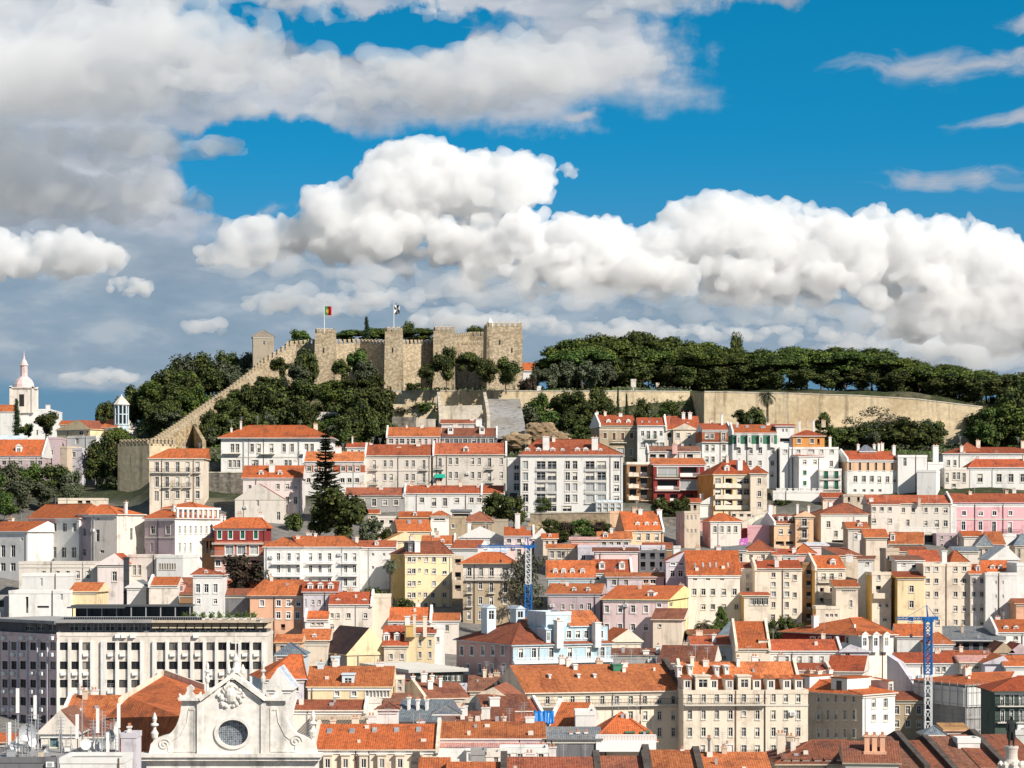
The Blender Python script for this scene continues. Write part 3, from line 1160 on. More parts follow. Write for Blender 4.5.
CASTLE = stonem('castle_limestone', (0.56, 0.455, 0.315), 0.8, 0.7)
CASTLE2 = stonem('bastion_render', (0.72, 0.59, 0.40), 0.35, 0.15)
RUBBLE = stonem('rubble_masonry', (0.58, 0.45, 0.28), 0.6, 0.9)
GREYST = stonem('grey_retaining_masonry', (0.27, 0.245, 0.21), 0.6, 0.6)
PALEST = stonem('pale_retaining_render', (0.66, 0.60, 0.50), 0.4, 0.2)
ROCKM = stonem('ochre_rock', (0.36, 0.265, 0.165), 0.5, 0.2, bump=0.6)
CONC = stonem('grey_concrete', (0.34, 0.33, 0.32), 0.35, 0.1)


def merlons(parent, pts, width=0.9, gap=0.75, h=1.1, t=0.6, mat=CASTLE, cap=True):
    """individual merlons along local polyline pts (x, y, z)"""
    me = {}
    for p, q in zip(pts, pts[1:]):
        p, q = Vector(p), Vector(q)
        d = q - p
        L = d.xy.length
        n = max(1, int(round((L + gap) / (width + gap))))
        ang = math.atan2(d.y, d.x)
        key = round(width, 2)
        if key not in me:
            mb = MB()
            mb.box(-width / 2, width / 2, -t / 2, t / 2, -0.6, h, 0)
            if cap:
                mb.face([(-width / 2 - .05, -t / 2 - .05, h), (width / 2 + .05, -t / 2 - .05, h), (width / 2 + .05, 0, h + .3), (-width / 2 - .05, 0, h + .3)], 0)
                mb.face([(-width / 2 - .05, t / 2 + .05, h), (width / 2 + .05, t / 2 + .05, h), (width / 2 + .05, 0, h + .3), (-width / 2 - .05, 0, h + .3)], 0)
            me[key] = mb.mesh('merlon', [mat])
        for i in range(n):
            c = p + d * ((i + 0.5) / n)
            mk('merlon', me[key], parent, c, ang)


def tower(label, a, b, top, Y, d, yaw=0.0, mat=CASTLE, mer=(0.9, 0.75, 1.1), name='castle_tower', base_drop=2.0, slits=()):
    h = House(label, a, b, top, None, Y, d, yaw, name, 'castle tower')
    mb = MB()
    w2 = h.w / 2
    bt = 0.35
    z1 = h.ze
    r0 = [(-w2 - bt, -bt, -base_drop), (w2 + bt, -bt, -base_drop), (w2 + bt, d + bt, -base_drop), (-w2 - bt, d + bt, -base_drop)]
    r1 = [(-w2, 0, z1), (w2, 0, z1), (w2, d, z1), (-w2, d, z1)]
    mb.prism(r0, r1, 0)
    mb.obj('wall', [mat], h.o)
    for (px, py) in slits:
        x, z = h.at(px, py)
        sm = MB()
        sm.box(x - 0.12, x + 0.12, -0.34, 0.3, z - 0.7, z + 0.7, 0)
        sm.obj('arrow_slit', [DARKV], h.o)
    q = [(-w2 + .3, .3, z1), (w2 - .3, .3, z1), (w2 - .3, d - .3, z1), (-w2 + .3, d - .3, z1), (-w2 + .3, .3, z1)]
    merlons(h.o, q, *mer, mat=mat)
    return h


def wall_run(name, label, cat, pts, thick=1.6, mat=CASTLE, mer=None, base=None, drop=1.5, cop=None, parts_only=False):
    """a wall through picture points (px, top row, Y); foot goes into the ground"""
    W_ = [M_(*p) for p in pts]
    o = W_[0].copy()
    o.z = zt(o.x, o.y)
    t = thing(name, label, cat, o)
    mb = MB()
    n = len(W_)
    nr = []
    for i in range(n):
        a = W_[max(0, i - 1)]
        b = W_[min(n - 1, i + 1)]
        dv = (b - a).xy.normalized()
        nr.append(Vector((-dv.y, dv.x, 0)))
    for i in range(n - 1):
        k = 4
        for j in range(k):
            f0, f1 = j / k, (j + 1) / k
            P, Q = W_[i].lerp(W_[i + 1], f0), W_[i].lerp(W_[i + 1], f1)
            n0, n1 = nr[i].lerp(nr[i + 1], f0), nr[i].lerp(nr[i + 1], f1)

            def foot(p):
                zz = (base if base is not None else min(zt(p.x, p.y - 1), zt(p.x, p.y + 1)) - drop)
                return Vector((p.x, p.y, min(zz, p.z - 0.5)))
            P0, Q0, P1, Q1 = P, Q, P + n0 * thick, Q + n1 * thick
            A = [P0 - o, Q0 - o, Q1 - o, P1 - o]
            Bt = [foot(P0) - o, foot(Q0) - o, foot(Q1) - o, foot(P1) - o]
            mb.face([Bt[0], Bt[1], A[1], A[0]], 0)
            mb.face([Bt[2], Bt[3], A[3], A[2]], 0)
            mb.face([A[0], A[1], A[2], A[3]], 0)
            if i == 0 and j == 0:
                mb.face([Bt[3], Bt[0], A[0], A[3]], 0)
            if i == n - 2 and j == k - 1:
                mb.face([Bt[1], Bt[2], A[2], A[1]], 0)
    mb.obj('masonry', [mat], t)
    if cop is not None:
        cb = MB()
        for i in range(n - 1):
            P, Q = W_[i] - o, W_[i + 1] - o
            a0, a1 = P - nr[i] * 0.12, P + nr[i] * (thick + 0.12)
            b0, b1 = Q - nr[i + 1] * 0.12, Q + nr[i + 1] * (thick + 0.12)
            up = Vector((0, 0, 0.3))
            e = Vector((0, 0, 0.004))
            cb.prism([a0 + e, b0 + e, b1 + e, a1 + e], [a0 + up, b0 + up, b1 + up, a1 + up], 0)
        cb.obj('coping', [cop], t)
    if mer:
        merlons(t, [p - o + nr[i] * 0.35 for i, p in enumerate(W_)], *mer, mat=mat)
    return t


# ---- the castle
tower('crenellated castle tower flying the green and red flag', 315, 334.5, 333, 728, 6.5, slits=[(324, 350)])
tower('slender crenellated castle tower flying the black and white flag', 385, 402, 331.5, 722, 5.5, slits=[(393, 350)])
tower('crenellated castle tower between the flag tower and the big square tower', 433.5, 454, 331, 728, 7, slits=[(444, 350)])
tower('biggest square castle tower with a thin mast, right end of the castle', 487, 522, 327, 722, 11, yaw=6, slits=[(500, 342), (512, 350)])
tower('low castle tower end hidden behind the olive trees below the battlements', 455, 487, 345, 742, 6, mer=(0.8, 0.7, 1.0))
MER = (0.8, 0.7, 1.0, 0.5)
wall_run('castle_wall', 'castle curtain wall between the two flag towers', 'castle wall', [(334, 344, 734), (360, 343, 738), (386, 344, 730)], 2, CASTLE, MER)
wall_run('castle_wall', 'short castle curtain wall right of the slender flag tower', 'castle wall', [(402, 344, 728), (418, 344, 731), (434, 344, 735)], 2, CASTLE, MER)
wall_run('castle_wall', 'castle curtain wall stretch adjoining the biggest square tower', 'castle wall', [(454, 338, 740), (470, 336, 752), (488, 336, 750)], 2, CASTLE, MER)
wall_run('castle_wall', 'castle wall behind the trees left of the first flag tower', 'castle wall', [(286, 346, 734), (316, 343, 736)], 2, CASTLE, MER)
# stair wall running down the slope, left
wall_run('stepped_castle_wall', 'long crenellated castle wall running down the slope to the left', 'castle wall',
         [(292, 344, 728), (262, 364, 718), (250, 374, 712), (228, 391, 700), (200, 410, 684), (176, 427, 668), (150, 444, 650)], 1.8, CASTLE, (1.0, 0.9, 1.1, 0.6))
wall_run('castle_wall', 'ochre rubble wall face under the sloping crenellated wall', 'castle wall',
         [(206, 441, 652), (196, 424, 672), (176, 432, 663), (152, 447, 645)], 1.0, RUBBLE)
h = House('corner bastion with white tipped merlons, shaded brown on its left side', 149, 176, 444, None, 640, 9, 52, 'castle_bastion', 'castle tower')
mb = MB()
mb.box(-h.w / 2, h.w / 2, 0, 12, -8, h.ze, 0)
mb.obj('wall', [CASTLE2], h.o)
merlons(h.o, [(h.w / 2, .3, h.ze), (-h.w / 2 + .3, .3, h.ze), (-h.w / 2 + .3, 11.7, h.ze)], 0.8, 0.7, 1.0, mat=CASTLE)
# watch tower with a tiled cap
h = House('small watchtower with a tiled pyramid cap at the head of the sloping wall', 253, 274, 337, None, 735, 6.5, 8, 'watchtower', 'castle tower')
h.walls('stone', win=[(341, 4, 2.4, [264], 'n')], trim=TRIM)
h.roof('pyr', 330.5, 's', wall='stone', o=0.3)
h.cornice()

# ---- terraces and bastion walls under the castle
wall_run('terrace_wall', 'long stone terrace wall with a pale coping below the castle trees', 'retaining wall',
         [(378, 392, 712), (440, 391, 712), (540, 391.5, 712), (640, 391.5, 714), (690, 392, 716)], 1.2, CASTLE2, cop=PALEST)
BAST = [(688, 393, 722), (704, 393, 700)]
wall_run('bastion_wall', 'shaded return of the tall bastion wall by the cypresses', 'retaining wall', BAST, 2.0, CASTLE2, base=70)
h = wall_run('bastion_wall', 'tall ochre bastion wall running across the hill under the pines', 'retaining wall',
             [(704.5, 392, 700), (780, 393.5, 700), (860, 396, 700), (917, 399.5, 700), (979, 407, 700), (988, 408, 712)], 2.0, CASTLE2, base=72, cop=PALEST)
wall_run('bastion_plinth', 'projecting lower course of the ochre bastion wall', 'retaining wall',
         [(780, 428, 696.5), (917, 428.5, 696.5), (984, 430, 695)], 2.5, CASTLE2, base=68)
wall_run('retaining_wall', 'cream rendered terrace wall above the red tiled rooftops', 'retaining wall', [(441, 406, 684), (482, 405, 684)], 1.0, PALEST)
wall_run('retaining_wall', 'low ochre wall panel left of the cream terrace wall', 'retaining wall', [(393, 404, 690), (434, 405, 690)], 1.0, CASTLE2)
wall_run('retaining_wall', 'grey block wall panel under the ochre terrace', 'retaining wall', [(392, 417, 672), (416, 417, 672)], 0.8, GREYST)
wall_run('retaining_wall', 'beige block wall panel beside the grey one', 'retaining wall', [(416.5, 419, 673), (436, 419, 673)], 0.8, PALEST)
for lab, pts in (('thin buttress wall stepping down left of the cream terrace', [(437, 392, 708), (438, 402, 690), (439, 416, 672)]),
                 ('thin buttress wall stepping down beside the grey concrete slope', [(483, 392, 708), (485, 402, 690), (487, 416, 674)])):
    wall_run('buttress_wall', lab, 'retaining wall', pts, 0.9, PALEST)


def slab_thing(name, label, cat, pts, mat, th=0.8):
    P = [M_(*p) for p in pts]
    o = sum(P, Vector()) / len(P)
    mb = MB()
    mb.prism([p - o - Vector((0, 0, th)) for p in P], [p - o for p in P], 0)
    ob = mb.obj(name, [mat], None, o)
    return tag(ob, label, cat)


slab_thing('concrete_slope', 'bare grey concrete slope below the castle terrace wall', 'slope', [(489, 436, 668), (527, 436, 668), (520, 399, 706), (486, 399, 706)], CONC)


def rock(label, px, py, Y, wpx, hpx, seed):
    r = random.Random(seed)
    bm = bmesh.new()
    bmesh.ops.create_icosphere(bm, subdivisions=4, radius=1.0)
    from mathutils import noise as mn
    for v in bm.verts:
        n = mn.fractal(v.co * 1.6 + Vector((seed * 3.1, 0, 0)), 1.0, 2.0, 5)
        c = mn.cell(v.co * 2.4 + Vector((seed, 0, 0)))
        v.co = v.co * (0.86 + 0.30 * n + 0.10 * c)
    me = bpy.data.meshes.new('rock')
    bm.to_mesh(me)
    bm.free()
    me.materials.append(ROCKM)
    c = M_(px, py, Y)
    s = Y / F
    o = mk('rock_outcrop', me, None, c)
    o.scale = (wpx * s / 2, wpx * s / 2.6, hpx * s / 2)
    return tag(o, label, 'rock')


rock('rounded ochre rock outcrop above the white apartment block', 540, 434, 668, 44, 28, 3)
rock('lower ochre rock outcrop left of the white apartment block', 516, 442, 660, 34, 20, 5)
rock('flat grey brown ledge beside the ochre rock outcrop', 558, 440, 664, 28, 18, 9)


# ------------------------------------------------------------------ trees
def leafm(name, c1, c2, c3):
    m, g, b = new_mat(name)
    b.inputs['Roughness'].default_value = 0.75
    b.inputs['Specular IOR Level'].default_value = 0.18
    geo = g.n('ShaderNodeNewGeometry').outputs['Random Per Island']
    tc = g.n('ShaderNodeTexCoord').outputs['Object']
    oi = g.n('ShaderNodeObjectInfo').outputs['Random']
    n = g.noise(g.vm('ADD', tc, g.xyz(g.mul(oi, 30), 0, 0)), 4.0, 3.0, 0.6)
    f = g.add(g.mul(geo, 0.55), g.mul(g.step(n, 0.35, 0.65), 0.45))
    col = g.ramp(f, [(0.1, c1), (0.5, c2), (0.95, c3)])
    h = g.n('ShaderNodeHueSaturation')
    g.put(h.inputs['Value'], g.add(0.75, g.mul(oi, 0.5)))
    g.put(h.inputs['Hue'], g.add(0.485, g.mul(oi, 0.03)))
    g.put(h.inputs['Color'], col)
    g.put(b.inputs['Base Color'], h.outputs[0])
    return m


LEAF = {
    'pine': leafm('pine_needles', (0.017, 0.030, 0.007), (0.064, 0.092, 0.017), (0.155, 0.185, 0.034)),
    'dark': leafm('dark_leaves', (0.017, 0.026, 0.008), (0.056, 0.072, 0.018), (0.130, 0.145, 0.038)),
    'olive': leafm('olive_leaves', (0.040, 0.050, 0.028), (0.085, 0.100, 0.055), (0.17, 0.18, 0.11)),
    'green': leafm('fresh_green_leaves', (0.025, 0.048, 0.010), (0.065, 0.105, 0.022), (0.14, 0.19, 0.045)),
    'cyp': leafm('cypress_leaves', (0.009, 0.020, 0.009), (0.020, 0.040, 0.016), (0.042, 0.070, 0.026)),
    'dry': leafm('dry_twigs', (0.10, 0.085, 0.055), (0.19, 0.165, 0.105), (0.30, 0.27, 0.18)),
    'rust': leafm('rusty_leaves', (0.022, 0.016, 0.012), (0.055, 0.038, 0.026), (0.10, 0.070, 0.045)),
}
BARK = plain('bark', (0.10, 0.075, 0.055), 0.95, vary=0.3)
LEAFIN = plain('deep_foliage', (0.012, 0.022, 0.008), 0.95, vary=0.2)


def crown_mesh(kind, leaf, seed):
    """unit crown: fits x, y in -0.5..0.5 and z in 0..1 of the tree's height"""
    r = random.Random(seed)
    mb = MB()
    lobes = []
    if kind == 'pine':
        for i in range(24):
            a, q = r.uniform(0, 6.28), math.sqrt(r.random()) * 0.40
            lobes.append((q * math.cos(a), q * math.sin(a), 0.82 - q * q * 1.1 + r.uniform(-.04, .03), r.uniform(.11, .18), r.uniform(.09, .14)))
        for i in range(9):
            a, q = r.uniform(0, 6.28), r.uniform(.1, .34)
            lobes.append((q * math.cos(a), q * math.sin(a), r.uniform(.46, .6), r.uniform(.09, .14), r.uniform(.07, .11)))
        per, ls = 240, 0.023
    elif kind == 'round':
        for i in range(22):
            v = Vector((r.gauss(0, 1), r.gauss(0, 1), r.gauss(0, 1))).normalized() * (r.random() ** 0.4)
            lobes.append((v.x * 0.34, v.y * 0.34, 0.56 + v.z * 0.30, r.uniform(.10, .17), r.uniform(.09, .15)))
        per, ls = 150, 0.034
    elif kind == 'tall':
        for i in range(22):
            z = r.uniform(0.22, 0.92)
            q = 0.30 * math.sin(min(1, (1.02 - z) / 0.6) * 1.5)
            a = r.uniform(0, 6.28)
            lobes.append((q * math.cos(a), q * math.sin(a), z, r.uniform(.12, .2), r.uniform(.06, .1)))
        per, ls = 150, 0.032
    elif kind == 'cypress':
        for i in range(26):
            z = i / 25
            q = 0.40 * math.sin(math.pi * (0.10 + 0.88 * z) ** 0.75) * 0.5
            a = r.uniform(0, 6.28)
            lobes.append((q * .4 * math.cos(a), q * .4 * math.sin(a), 0.03 + z * 0.94, q + .12, 0.05))
        per, ls = 90, 0.024
    elif kind == 'bush':
        for i in range(12):
            a, q = r.uniform(0, 6.28), math.sqrt(r.random()) * 0.34
            lobes.append((q * math.cos(a), q * math.sin(a), 0.40 + r.uniform(-.2, .25) - q * .4, r.uniform(.14, .2), r.uniform(.18, .3)))
        per, ls = 120, 0.055
    elif kind == 'sparse':
        for i in range(30):
            v = Vector((r.gauss(0, 1), r.gauss(0, 1), r.gauss(0, 1))).normalized() * (r.random() ** 0.5)
            lobes.append((v.x * 0.40, v.y * 0.40, 0.58 + v.z * 0.38, r.uniform(.06, .13), r.uniform(.05, .1)))
        per, ls = 62, 0.024
    for (cx, cy, cz, rr, rz) in lobes:
        for k in range(per):
            d = Vector((r.gauss(0, 1), r.gauss(0, 1), r.gauss(0, 1))).normalized()
            if kind == 'pine' and d.z < -0.2:
                d.z *= 0.35
            q = r.uniform(0.72, 1.08) if r.random() < 0.85 or kind == 'pine' else r.uniform(1.0, 1.25)
            p = Vector((cx + d.x * rr * q, cy + d.y * rr * q, cz + d.z * rz * q))
            nn = (d + Vector((r.gauss(0, .5), r.gauss(0, .5), r.gauss(0, .5) + .25))).normalized()
            a = nn.orthogonal().normalized()
            a = Matrix.Rotation(r.uniform(0, 6.28), 3, nn) @ a
            b_ = nn.cross(a)
            s = ls * r.uniform(0.5, 1.15)
            s2 = s * r.uniform(0.45, 0.9)
            mb.face([p - a * s, p + b_ * s2, p + a * s, p - b_ * s2], 0)
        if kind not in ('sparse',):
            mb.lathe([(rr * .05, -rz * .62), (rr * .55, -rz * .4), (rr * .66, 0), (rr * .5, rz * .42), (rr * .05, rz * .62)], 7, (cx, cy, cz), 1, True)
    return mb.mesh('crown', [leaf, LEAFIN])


def trunk_mesh(kind, seed):
    r = random.Random(seed)
    mb = MB()
    if kind == 'pine':
        top, br = 0.62, 7
    elif kind == 'cypress':
        top, br = 0.3, 0
    elif kind == 'bush':
        top, br = 0.25, 3
    else:
        top, br = 0.36, 6
    p = Vector((0, 0, -0.10))
    rad = 0.022
    k = 5
    for i in range(k):
        q = Vector((r.uniform(-.02, .02), r.uniform(-.02, .02), -0.10 + (top + .10) * (i + 1) / k))
        mb.tube(p, q, rad, rad * 0.86, 7)
        p, rad = q, rad * 0.86
    for i in range(br):
        a = 6.28 * i / br + r.uniform(-.3, .3)
        q = Vector((0.24 * math.cos(a), 0.24 * math.sin(a), top + r.uniform(.08, .2)))
        m_ = p.lerp(q, 0.5) + Vector((0, 0, -0.03))
        mb.tube(p - Vector((0, 0, r.uniform(0, .12))), m_, rad * .6, rad * .45, 5)
        mb.tube(m_, q, rad * .45, rad * .2, 5)
    return mb.mesh('trunk', [BARK])


_TREE = {}
TREEN = {'pine': 'umbrella_pine', 'round': 'tree', 'tall': 'tree', 'cypress': 'cypress_tree', 'bush': 'bush', 'sparse': 'bare_tree'}


def tree(kind, leaf, label, px, base, hpx, wpx, Y=None, group=None, cat=None, var=None):
    """px: middle; base: picture row of the foot (sets the depth unless Y); hpx, wpx: size in the picture"""
    var = RND.randrange(3) if var is None else var
    k = (kind, leaf, var)
    if k not in _TREE:
        _TREE[k] = (crown_mesh(kind, LEAF[leaf], var * 17 + 3), trunk_mesh(kind, var + 5))
    Yd = Y if Y is not None else YB(base)
    P = M_(px, base, Yd)
    g_ = zt(P.x, P.y)
    s = Yd / F
    top = P.z + hpx * s
    z0 = min(P.z, g_) if P.z - g_ < 6 else P.z
    z0 = max(z0, g_ - 0.6) if g_ - z0 < 14 else z0
    hh = max(top - z0, 1.0)
    cat = cat or ('bush' if kind == 'bush' else 'tree')
    if kind in ('round', 'tall', 'bush'):
        wpx *= 1.28
        hh *= 1.10
    elif kind == 'pine':
        wpx *= 1.12
    o = thing(TREEN[kind], label, cat, (P.x, P.y, z0), RND.uniform(0, 6.28), group)
    o.scale = (wpx * s, wpx * s, hh)
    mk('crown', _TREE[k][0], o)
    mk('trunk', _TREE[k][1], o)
    return o

# ------------------------------------------------------------------ the trees, far to near
GP = 'umbrella pines on the hilltop'
LP = 'one of the dense umbrella pines massed along the hilltop'
for i, (px, base, h_, w_, Y) in enumerate([
        (556, 392, 40, 44, 750), (600, 392, 62, 66, 770), (576, 391, 56, 58, 745), (636, 392, 66, 62, 775), (624, 392, 54, 54, 752), (672, 392, 60, 58, 772),
        (660, 392, 46, 50, 748), (706, 392, 54, 60, 775), (698, 392, 50, 58, 745), (735, 393, 48, 56, 770), (730, 393, 42, 52, 742), (768, 393, 47, 60, 748),
        (790, 393, 51, 60, 775), (806, 394, 49, 58, 745), (836, 395, 52, 66, 772), (846, 396, 48, 60, 742), (872, 398, 54, 62, 770), (880, 399, 48, 56, 740),
        (906, 402, 47, 56, 765), (920, 403, 42, 54, 738), (944, 406, 45, 62, 758), (960, 407, 42, 60, 735), (986, 409, 42, 60, 752), (1010, 411, 40, 60, 740),
        (1040, 412, 42, 60, 745), (750, 392, 42, 46, 790), (648, 391, 56, 56, 800), (820, 394, 44, 50, 800), (900, 398, 44, 50, 800)]):
    tree('pine', 'pine', LP, px, base, h_, w_, Y, GP)
tree('pine', 'green', 'bright green umbrella pine in the front of the pine row', 776, 394, 41, 56, 736)
tree('pine', 'green', 'umbrella pine with a light green top left in the row', 582, 391, 47, 60, 738)
GD = 'dark trees under the hilltop pines'
for px, base, h_, w_, Y in [(640, 394, 34, 34, 735), (668, 394, 30, 30, 738), (612, 393, 34, 30, 744), (716, 394, 26, 34, 732), (742, 395, 28, 32, 734), (800, 396, 28, 34, 730),
                            (828, 397, 26, 32, 732), (862, 399, 30, 34, 730), (895, 401, 30, 36, 730), (938, 408, 32, 40, 728), (975, 412, 34, 42, 726), (688, 394, 26, 28, 734),
                            (770, 395, 24, 30, 731)]:
    tree('round', 'dark', 'one of the dark rounded trees filling the shade under the pines', px, base, h_, w_, Y, GD)
GO = 'olive trees by the castle'
for px, base, h_, w_, Y in [(552, 391, 26, 22, 724), (570, 391, 29, 26, 726), (590, 391, 30, 26, 724), (606, 391, 28, 24, 726), (538, 391, 24, 18, 726)]:
    tree('round', 'olive', 'one of the grey green olive trees lined up right of the castle', px, base, h_, w_, Y, GO)
tree('round', 'dark', 'lone tree crown poking over the pines to the right', 736, 392, 58, 18, 790)
# trees right, falling away
GR = 'trees at the right edge'
for px, base, h_, w_, Y in [(1012, 440, 58, 44, 690), (1030, 448, 66, 46, 680), (1000, 418, 40, 34, 705), (1020, 424, 50, 40, 712), (985, 446, 36, 34, 678)]:
    tree('round', 'dark', 'one of the tall dark trees at the right end of the bastion', px, base, h_, w_, Y, GR)
tree('tall', 'green', 'yellow green tree beside the right end of the bastion wall', 988, 448, 38, 26, 672)
tree('round', 'green', 'low yellow green tree against the right end of the bastion', 974, 448, 24, 26, 674)
# in front of the bastion
tree('sparse', 'dry', 'big grey leafless tree in front of the bastion wall', 885, 450, 44, 74, 682)
tree('sparse', 'olive', 'thin branched grey green tree beside the leafless one', 858, 450, 34, 48, 680)
GB = 'dark trees at the bastion foot'
for px, base, h_, w_ in [(868, 452, 26, 36), (892, 454, 28, 40), (915, 454, 26, 38), (930, 453, 24, 26), (845, 452, 24, 30), (905, 452, 32, 36)]:
    tree('round', 'dark', 'one of the dark trees at the foot of the bastion wall', px, base, h_, w_, 672, GB)
tree('tall', 'dark', 'pointed dark tree behind the orange and white house', 823, 446, 32, 18, 668)
tree('round', 'green', 'small yellow green tree right of the pointed dark tree', 833, 446, 20, 14, 666)
tree('round', 'dark', 'dark bushy tree left of the palm', 752, 428, 20, 28, 686)
tree('round', 'dark', 'dark tree right next to the palm trunk', 742, 426, 16, 22, 688)
# terrace below the pines
tree('cypress', 'cyp', 'tall thin cypress before the terrace wall', 618, 420, 32, 6, 700)
tree('cypress', 'cyp', 'shorter thin cypress right of the tall one', 626.5, 420, 26, 6, 699)
tree('round', 'dark', 'dark clipped tree under the terrace wall right of the cypresses', 643, 416, 17, 16, 700)
tree('round', 'dark', 'dark round shrub near the shaded bastion corner', 668, 416, 14, 24, 700)
tree('bush', 'green', 'light green shrub left of the shaded bastion corner', 660, 420, 10, 18, 695)
GT = 'trees on the terrace slope'
for px, base, h_, w_, Y in [(560, 412, 20, 26, 704), (578, 415, 24, 30, 700), (598, 414, 26, 28, 702), (585, 424, 20, 28, 692), (606, 424, 22, 24, 690), (568, 426, 14, 20, 688),
                            (590, 436, 18, 26, 678), (604, 440, 20, 22, 670), (580, 446, 20, 26, 664)]:
    tree('round', 'dark', 'one of the dark trees on the slope above the white apartment block', px, base, h_, w_, Y, GT)
tree('round', 'green', 'light green tree on the slope right of the concrete', 540, 412, 18, 26, 704)
tree('bush', 'olive', 'grey green scrub beside the concrete slope', 528, 420, 18, 24, 698)
tree('bush', 'green', 'green scrub at the top of the ochre rock', 550, 424, 18, 24, 690)
# at the castle foot
tree('round', 'dark', 'bushy dark tree left of the first flag tower', 303, 384, 34, 30, 714)
tree('round', 'dark', 'dark tree at the head of the sloping wall', 280, 380, 22, 20, 708)
tree('round', 'olive', 'olive toned tree at the foot of the first flag tower', 300, 388, 22, 26, 706)
tree('round', 'green', 'green tree before the wall between the flag towers', 356, 382, 33, 24, 712)
tree('round', 'dark', 'darker tree left of the green one before the castle wall', 342, 384, 24, 20, 710)
tree('round', 'olive', 'grey green tree at the foot of the slender flag tower', 366, 388, 26, 24, 706)
tree('round', 'dark', 'dark round tree right of the slender flag tower', 428, 388, 24, 18, 708)
tree('round', 'dark', 'tall dark tree between the last two castle towers', 446, 388, 40, 26, 708)
tree('pine', 'dark', 'flat topped tree showing its trunk before the biggest tower', 468, 388, 39, 28, 710)
tree('round', 'dark', 'dark tree left under the biggest square tower', 486, 388, 29, 24, 706)
tree('round', 'dark', 'dark tree right under the biggest square tower', 506, 390, 32, 30, 706)
tree('bush', 'rust', 'brown shrub between the olive trees and the biggest tower', 528, 390, 16, 16, 716)
tree('bush', 'dark', 'low dark shrub right of the slender tower foot', 414, 389, 8, 16, 708)
# inside the castle
tree('pine', 'green', 'light green pine crown behind the castle wall', 354, 352, 24, 46, 770)
tree('pine', 'pine', 'dark pine crown inside the castle left of the cypress', 378, 352, 26, 40, 778)
tree('cypress', 'cyp', 'dark pointed cypress inside the castle', 366.5, 352, 35, 11, 760)
tree('pine', 'pine', 'green pine crown inside the castle right of the slender tower', 420, 352, 26, 40, 770)
tree('round', 'dark', 'dark crown rising inside the castle near the black and white flag', 408, 352, 30, 16, 778)
tree('round', 'dark', 'dark tree rising behind the castle wall near the biggest tower', 475, 352, 25, 20, 765)
tree('round', 'green', 'light green shrub between the watchtower and the first flag tower', 300, 356, 25, 26, 745)
# the wooded slope left of the stair wall
GL = 'trees on the wooded slope'
for px, base, h_, w_, Y in [(186, 398, 42, 36, 742), (205, 394, 40, 38, 745), (228, 392, 38, 34, 746), (246, 386, 32, 28, 748), (165, 412, 46, 36, 735), (190, 412, 40, 36, 725),
                            (212, 404, 34, 32, 722), (150, 424, 42, 32, 728), (172, 424, 40, 36, 715), (196, 416, 30, 28, 708), (136, 432, 46, 30, 735), (152, 438, 38, 32, 706), (170, 434, 26, 28, 698),
                            (230, 398, 26, 26, 722), (118, 432, 34, 24, 742), (106, 434, 30, 20, 738)]:
    tree('round', RND.choice(['dark', 'dark', 'pine', 'olive', 'dark']), 'one of the dense trees covering the slope left of the sloping castle wall', px, base, h_, w_, Y, GL)
# right of the stair wall
GS = 'trees below the castle'
for px, base, h_, w_, Y in [(272, 410, 32, 34, 690), (300, 408, 28, 36, 692), (250, 420, 34, 34, 686), (276, 424, 34, 36, 680), (228, 428, 30, 30, 680), (246, 436, 30, 34, 672), (212, 436, 24, 24, 668),
                            (310, 404, 20, 30, 700), (330, 400, 20, 30, 704), (350, 400, 20, 30, 704), (330, 410, 22, 30, 694), (372, 398, 24, 30, 706), (352, 424, 34, 36, 684), (372, 430, 40, 40, 678),
                            (386, 416, 26, 24, 694), (360, 442, 40, 36, 664), (344, 446, 28, 26, 656), (380, 444, 24, 26, 662), (300, 428, 26, 30, 676), (234, 408, 18, 22, 700)]:
    tree('round', RND.choice(['dark', 'dark', 'pine', 'dark']), 'one of the dark trees on the slope below the castle', px, base, h_, w_, Y, GS)
tree('bush', 'green', 'sunlit green hedge on the slope below the castle', 328, 424, 10, 40, 684)
tree('bush', 'olive', 'dry green scrub right of the big dark trees', 384, 438, 22, 22, 668)
tree('bush', 'green', 'overgrown green terrace patch above the red roofs', 424, 412, 12, 24, 692)
tree('bush', 'dry', 'dry yellow scrub on the ochre terrace', 404, 412, 8, 20, 691)
RT = random.Random(31)
for px, base, h_, w_, Y in [(222, 416, 13, 22, 678), (236, 408, 15, 22, 688), (250, 398, 13, 20, 696), (264, 390, 13, 20, 703), (210, 428, 12, 20, 668), (244, 404, 14, 20, 692), (230, 414, 14, 20, 682)]:
    tree('round', 'dark', 'one of the dark trees on the slope below the castle', px, base, h_, w_, Y, GS)


def wood(n, px0, px1, Y0, Y1, h0, h1, label, group, leaves, keep=None, asp=1.0):
    k = 0
    while k < n:
        px, Y = RT.uniform(px0, px1), RT.uniform(Y0, Y1)
        if keep and not keep(px, Y):
            continue
        X = (px - 512) * Y / F
        hp = RT.uniform(h0, h1)
        tree('round', RT.choice(leaves), label, px, HZ - (zt(X, Y) - ZC) * F / Y, hp, hp * RT.uniform(.8, 1.1) * asp, Y, group)
        k += 1


